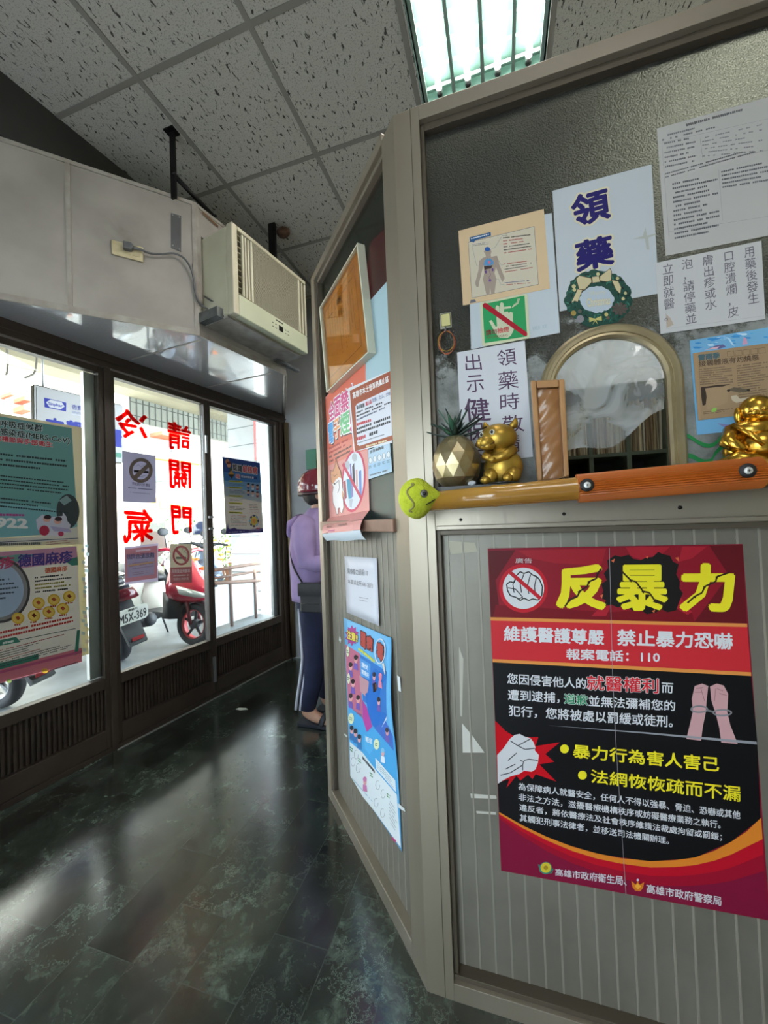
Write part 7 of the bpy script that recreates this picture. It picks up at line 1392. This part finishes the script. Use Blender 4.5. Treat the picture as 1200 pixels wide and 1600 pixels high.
s = Sheet(Pk.off(0.003), [(381, 838), (410, 838), (410, 880), (381, 884)], '#dadade', 0.001); s.poly([(396, 862), (397, 850), (400, 846), (405, 848), (406, 860), (410, 866), (410, 880), (392, 882)], '#c3bcc8', 1); s.poly(circ(402, 853, 3, 4.5), '#dccfc8', 2); s.done('portrait', parent=t)
b = MB(); Pr_ = out(4.2); b.prism([Pr_.at(*p) for p in ((367, 857), (377, 855), (378, 860), (370, 861))], -PW.n * 0.02, mat('red flag cloth', '#c83040', 0.7)); p = Pr_.at(377.5, 855); b.tube([Vector((p.x, p.y, 0)), p + Vector((0, 0, 0.02))], 0.01, mat('dull steel', '#9a9c9c', 0.35, 0.8), 6); tag(b.build('red_flag'), 'small red flag on a pole above the shrubs', 'flag')
p = out(3.3).at(240, 872); t = thing('round_sign', (p.x, p.y, 0), 'round brown sign on a post behind the parked scooters', 'sign'); b = MB(); Rm = PW.n.to_track_quat('Z', 'Y').to_matrix()
cz = out(3.3).at(238, 851).z; b.lathe([(0.20, 0.0), (0.20, 0.02), (0.185, 0.022)], (p.x, p.y, cz), mat('brown sign plate', '#8a746a', 0.6), n=28, R=Rm); b.build('plate', t); b = MB(); b.tube([(p.x, p.y, 0), (p.x, p.y, cz)], 0.018, galv, 8); b.build('post', t)

# ================================================================== SCOOTERS
blackp = mat('black plastic', '#1e2024', 0.45, 0, '#191b1e', 8); rubber = mat('tyre rubber', '#26262a', 0.8); chrome = mat('chrome', '#c4c8cc', 0.12, 1.0); alu_w = mat('cast alloy', '#b4b6b8', 0.3, 0.8); seatm = mat('black vinyl seat', '#16171a', 0.35, 0, '#1d1e22', 6); darkgrey = mat('dark grey plastic', '#34363b', 0.5)
def wheel(t, x, r, name, rimc, spokes=5):
    b = MB(); pr = [(r - 0.075, -0.030), (r - 0.05, -0.045), (r - 0.02, -0.046), (r - 0.005, -0.028), (r, 0), (r - 0.005, 0.028), (r - 0.02, 0.046), (r - 0.05, 0.045), (r - 0.075, 0.030)]
    n = 36; rings = [[Vector((x + q * math.cos(2 * PI * k / n), y, r + q * math.sin(2 * PI * k / n))) for q, y in pr] for k in range(n)]; rings.append(rings[0]); b.loft(rings, rubber, False); w = b.build(name, t, local=True)
    b = MB(); pr = [(r - 0.078, -0.034), (r - 0.068, -0.034), (r - 0.068, 0.034), (r - 0.078, 0.034)]; rings = [[Vector((x + q * math.cos(2 * PI * k / n), y, r + q * math.sin(2 * PI * k / n))) for q, y in pr] for k in range(n)]; rings.append(rings[0]); b.loft(rings, rimc, False)
    b.build('rim', w, local=True)
    b = MB()
    for k in range(spokes): a = 2 * PI * k / spokes + .3; d = Vector((math.cos(a), 0, math.sin(a))); b.tube([Vector((x, 0, r)) + d * 0.03, Vector((x, 0, r)) + d * (r - 0.076)], [(0.022, 0.012), (0.014, 0.010)], alu_w if rimc is alu_w else darkgrey, 8, up=(0, 1, 0))
    b.lathe([(0.04, -0.045), (0.05, -0.02), (0.05, 0.02), (0.04, 0.045)], (x, 0, r), darkgrey, 'y', 18)
    b.build('spokes', w, local=True); return w
def scooter(loc, rotz, lean, bodyc, frontc, label, plate=None, redrim=False, steer=0.0):
    t = thing('motor_scooter', loc, label, 'scooter', rot=(lean, 0, rotz)); r = 0.222
    fw = wheel(t, 0.63, r, 'front_wheel', mat('red rim', '#a83238', 0.4) if redrim else alu_w); wheel(t, -0.62, r, 'rear_wheel', alu_w)
    b = MB()
    for sd in (-1, 1): b.tube([(0.63, 0.065 * sd, r), (0.55, 0.062 * sd, 0.52)], 0.018, mat('fork red brown', '#6a2c30', 0.4, 0.4) if redrim else darkgrey, 10); b.tube([(0.55, 0.062 * sd, 0.5), (0.50, 0.04 * sd, 0.72)], 0.02, darkgrey, 8)
    fk = b.build('front_fork', t, local=True)
    b = MB(); n = 14; b.loft([[Vector((0.63 + q * math.cos(a), y, r + q * math.sin(a))) for q, y in ((r + 0.012, -0.058), (r + 0.03, -0.04), (r + 0.036, 0), (r + 0.03, 0.04), (r + 0.012, 0.058), (r + 0.026, 0))] for a in [math.radians(35 + 120 * k / n) for k in range(n + 1)]], frontc if not redrim else blackp); ff = b.build('front_fender', t, local=True)
    for o_ in (fw, fk, ff): c_ = Vector((0.60, 0, 0)); o_.rotation_euler = (0, 0, steer); o_.location = c_ - Matrix.Rotation(steer, 3, 'Z') @ c_
    b = MB()   # apron: from the fender top up to the handlebar
    b.loft([[Vector((x + dx, y, z)) for dx, y in ((-0.03, -w), (0.03, -w * .9), (bul, -w * .45), (bul * 1.25, 0), (bul, w * .45), (0.03, w * .9), (-0.03, w), (-0.05, 0))] for x, z, w, bul in ((0.46, 0.45, 0.12, 0.18), (0.47, 0.50, 0.19, 0.30), (0.46, 0.56, 0.215, 0.34), (0.45, 0.64, 0.21, 0.265), (0.43, 0.74, 0.18, 0.18), (0.41, 0.85, 0.145, 0.11), (0.38, 0.95, 0.11, 0.06))], frontc); b.build('front_apron', t, local=True)
    b = MB(); b.loft([[Vector((x, y, z)) for y, z in ((-w, 0.28), (w, 0.28), (w * 1.1, 0.56), (-w * 1.1, 0.56))] for x, w in ((0.34, 0.17), (0.44, 0.16), (0.50, 0.10))], blackp); b.build('lower_cowl', t, local=True)
    for sd in (-1, 1):
        b = MB(); b.loft([[Vector((x, y * sd, z)) for x, y, z in ((0.855, 0.045, 0.515), (0.875, 0.035, 0.540), (0.84, 0.060, 0.560))], [Vector((x, y * sd, z)) for x, y, z in ((0.765, 0.125, 0.520), (0.775, 0.125, 0.570), (0.73, 0.140, 0.600))], [Vector((x, y * sd, z)) for x, y, z in ((0.62, 0.195, 0.55), (0.62, 0.200, 0.600), (0.57, 0.205, 0.640))]], mat('headlight lens', '#c9ccc0', 0.1, 0.3)); b.build('headlight', t, local=True)
        b = MB(); b.ball((0.50, 0.17 * sd, 0.80), (0.04, 0.045, 0.022), mat('amber lens', '#d8702a', 0.2), 12, 8); b.build('turn_signal', t, local=True)
    b = MB(); b.tube([(0.36, -0.33, 1.0), (0.37, -0.18, 1.02), (0.40, 0, 0.97), (0.37, 0.18, 1.02), (0.36, 0.33, 1.0)], [0.014, 0.02, 0.05, 0.02, 0.014], frontc if redrim else blackp, 12); hb = b.build('handlebar', t, local=True)
    for sd in (-1, 1):
        b = MB(); b.tube([(0.36, 0.21 * sd, 1.013), (0.34, 0.35 * sd, 1.0)], 0.018, rubber, 10); b.build('grip', hb, local=True)
        b = MB(); b.tube([(0.37, 0.19 * sd, 1.03), (0.40, 0.24 * sd, 1.16)], 0.006, blackp, 8); b.ball((0.40, 0.26 * sd, 1.20), (0.015, 0.065, 0.045), blackp, 14, 8); b.build('mirror', hb, local=True)
    b = MB(); b.hexa([Vector(q) for q in ((-0.12, -0.15, 0.28), (0.42, -0.13, 0.28), (0.42, 0.13, 0.28), (-0.12, 0.15, 0.28), (-0.12, -0.16, 0.34), (0.42, -0.15, 0.34), (0.42, 0.15, 0.34), (-0.12, 0.16, 0.34))], blackp); b.build('floorboard', t, local=True, bevel=0.01)
    b = MB(); b.loft([[Vector((x, y, z)) for y, z in ((-w * .6, zl), (-w, (zl + zh) / 2), (-w * .8, zh), (w * .8, zh), (w, (zl + zh) / 2), (w * .6, zl))] for x, w, zl, zh in ((-0.08, 0.15, 0.30, 0.64), (-0.25, 0.18, 0.36, 0.72), (-0.50, 0.18, 0.46, 0.75), (-0.75, 0.14, 0.56, 0.76), (-0.93, 0.08, 0.64, 0.76))], bodyc); b.build('body_panels', t, local=True, bevel=0.01)
    b = MB(); b.loft([[Vector((x, y, z)) for y, z in ((-w, z0), (-w * .85, z0 + h_), (0, z0 + h_ * 1.12), (w * .85, z0 + h_), (w, z0), (0, z0 - 0.01))] for x, w, z0, h_ in ((0.0, 0.09, 0.66, 0.05), (-0.12, 0.13, 0.70, 0.07), (-0.35, 0.14, 0.735, 0.065), (-0.46, 0.14, 0.745, 0.10), (-0.70, 0.12, 0.75, 0.09), (-0.82, 0.08, 0.755, 0.05))], seatm); b.build('seat', t, local=True)
    b = MB(); b.tube(smoothpts([Vector(q) for q in ((-0.58, -0.17, 0.76), (-0.80, -0.15, 0.82), (-0.96, -0.07, 0.85), (-0.97, 0.0, 0.855), (-0.96, 0.07, 0.85), (-0.80, 0.15, 0.82), (-0.58, 0.17, 0.76))], 3), 0.014, chrome, 8); b.build('grab_rail', t, local=True)
    b = MB(); b.loft([[Vector((x, y, z)) for y, z in ((-w, 0.635), (-w * .7, 0.73), (w * .7, 0.73), (w, 0.635))] for x, w in ((-0.86, 0.145), (-0.95, 0.12), (-1.0, 0.07))], mat('dark red lens', '#5a1622', 0.12)); b.build('tail_light', t, local=True)
    b = MB(); b.hexa([Vector(q) for q in ((-0.86, -0.09, 0.60), (-0.80, -0.09, 0.62), (-0.80, 0.09, 0.62), (-0.86, 0.09, 0.60), (-1.06, -0.075, 0.24), (-1.03, -0.075, 0.22), (-1.03, 0.075, 0.22), (-1.06, 0.075, 0.24))], blackp); mg = b.build('mudguard', t, local=True)
    b = MB(); b.cbox((-1.055, 0, 0.285), (0.008, 0.10, 0.03), mat('red reflector', '#8a2a2c', 0.3)); b.build('reflector', mg, local=True)
    b = MB(); b.tube([(-0.35, -0.13, 0.24), (-0.50, -0.17, 0.28), (-0.60, -0.18, 0.30), (-0.92, -0.19, 0.37), (-0.95, -0.19, 0.375)], [0.02, 0.03, 0.062, 0.066, 0.05], darkgrey, 14); b.build('muffler', t, local=True)
    b = MB(); b.hexa([Vector(q) for q in ((-0.70, 0.06, 0.16), (-0.12, 0.07, 0.20), (-0.12, 0.13, 0.20), (-0.70, 0.12, 0.16), (-0.70, 0.06, 0.30), (-0.12, 0.07, 0.34), (-0.12, 0.13, 0.34), (-0.70, 0.12, 0.30))], darkgrey); b.build('engine_case', t, local=True, bevel=0.02)
    b = MB(); b.tube([(-0.10, 0.12, 0.24), (-0.14, 0.24, 0.02)], 0.010, darkgrey, 8); b.build('side_stand', t, local=True)
    if plate:
        R_ = Matrix.Rotation(math.radians(-14), 3, 'Y'); O = Vector((-1.035, 0, 0.50)); PWd, PHt = 0.262, 0.145
        def L_(u, v, d): return O + R_ @ Vector((-d, -u, v))
        b = MB(); w2, h2, c_ = PWd / 2, PHt / 2, 0.022; oct_ = [(-w2 + c_, -h2), (w2 - c_, -h2), (w2, -h2 + c_), (w2, h2 - c_), (w2 - c_, h2), (-w2 + c_, h2), (-w2, h2 - c_), (-w2, -h2 + c_)]
        b.prism([L_(u, v, 0) for u, v in oct_], R_ @ Vector((-0.004, 0, 0)), mat('white plate', '#c9c9c0', 0.4))
        V, F = glyphs(plate, 0.015); x0, x1, y0, y1 = min(v[0] for v in V), max(v[0] for v in V), min(v[1] for v in V), max(v[1] for v in V)
        b.mesh([L_(-w2 * .88 + (x - x0) / (x1 - x0) * PWd * .88, -h2 * .78 + (y - y0) / (y1 - y0) * PHt * .60, 0.0046 + 0.001 * z) for x, y, z in V], F, mat('black plate paint', '#26262a', 0.4))
        V, F = glyphs('高雄市', 0.01); x0, x1, y0, y1 = min(v[0] for v in V), max(v[0] for v in V), min(v[1] for v in V), max(v[1] for v in V)
        b.mesh([L_(-0.04 + (x - x0) / (x1 - x0) * 0.08, h2 * .58 + (y - y0) / (y1 - y0) * 0.022, 0.0046 + 0.001 * z) for x, y, z in V], F, mat('black plate paint', '#26262a', 0.4))
        b.build('license_plate', t, local=True, fixn=False)
    return t
pc_ = out(0).p0
silver = mat('silver blue paint', '#a9b4c6', 0.2, 0.5, coat=0.6); dkblue = mat('dark blue paint', '#23262f', 0.2, 0.4, coat=0.6); redp = mat('red paint', '#a81c34', 0.18, 0.1, coat=0.7); greyb = mat('grey blue paint', '#6c7a90', 0.2, 0.5, coat=0.6)
# rear end at the plate pixel, then the scooter runs away from it
def put_rear(px, py, depth, ang): 
    c = Vector((px - 600.0, py - 800.0, 600.0)) / 600.0 * depth; w = Vector((EX.dot(c), EY.dot(c), EZ.dot(c) + CAMH)); return Vector((w.x + 1.035 * math.cos(ang), w.y + 1.035 * math.sin(ang), 0))
aA = math.radians(166)
scooter(put_rear(221, 985, 3.5, aA), aA, math.radians(-8), dkblue, dkblue, 'dark scooter with a white number plate, its tail towards the middle door', 'M5X-369')
wR = at_z(303, 1008, 0.0); aR = math.radians(-9)
scooter(Vector((wR.x - 0.63 * math.cos(aR), wR.y - 0.63 * math.sin(aR), 0)), aR, math.radians(-5), mat('white paint', '#c2c4c8', 0.2, coat=0.6), redp, 'red nosed scooter with a red front rim facing the middle door', None, True, math.radians(8))
wL = at_z(4, 1104, 0.0); aL = math.radians(184)
scooter(Vector((wL.x + 0.62 * math.cos(aL), wL.y + 0.62 * math.sin(aL), 0)), aL, math.radians(-6), silver, silver, 'silver blue scooter partly hidden behind the window posters')
p = at_z(322, 985, 0.0); a4 = math.radians(-24)
scooter(Vector((-4.45, 4.60, 0)), a4, math.radians(-5), greyb, greyb, 'grey blue scooter with a helmet on its mirror, next to the red nosed one')
hp = out(1.9).at(314, 828); t = thing('helmet', hp, 'dark blue helmet hanging above the grey blue scooter', 'helmet'); b = MB(); b.ball(hp, (0.115, 0.10, 0.115), mat('blue helmet shell', '#3c4668', 0.2, 0, '#343d5c', 6, coat=0.5), 20, 12, z0=-0.5); b.build('shell', t); b = MB(); b.lathe([(0.098, -0.062), (0.104, -0.05), (0.098, -0.045)], hp, blackp, n=20); b.build('rim', t)
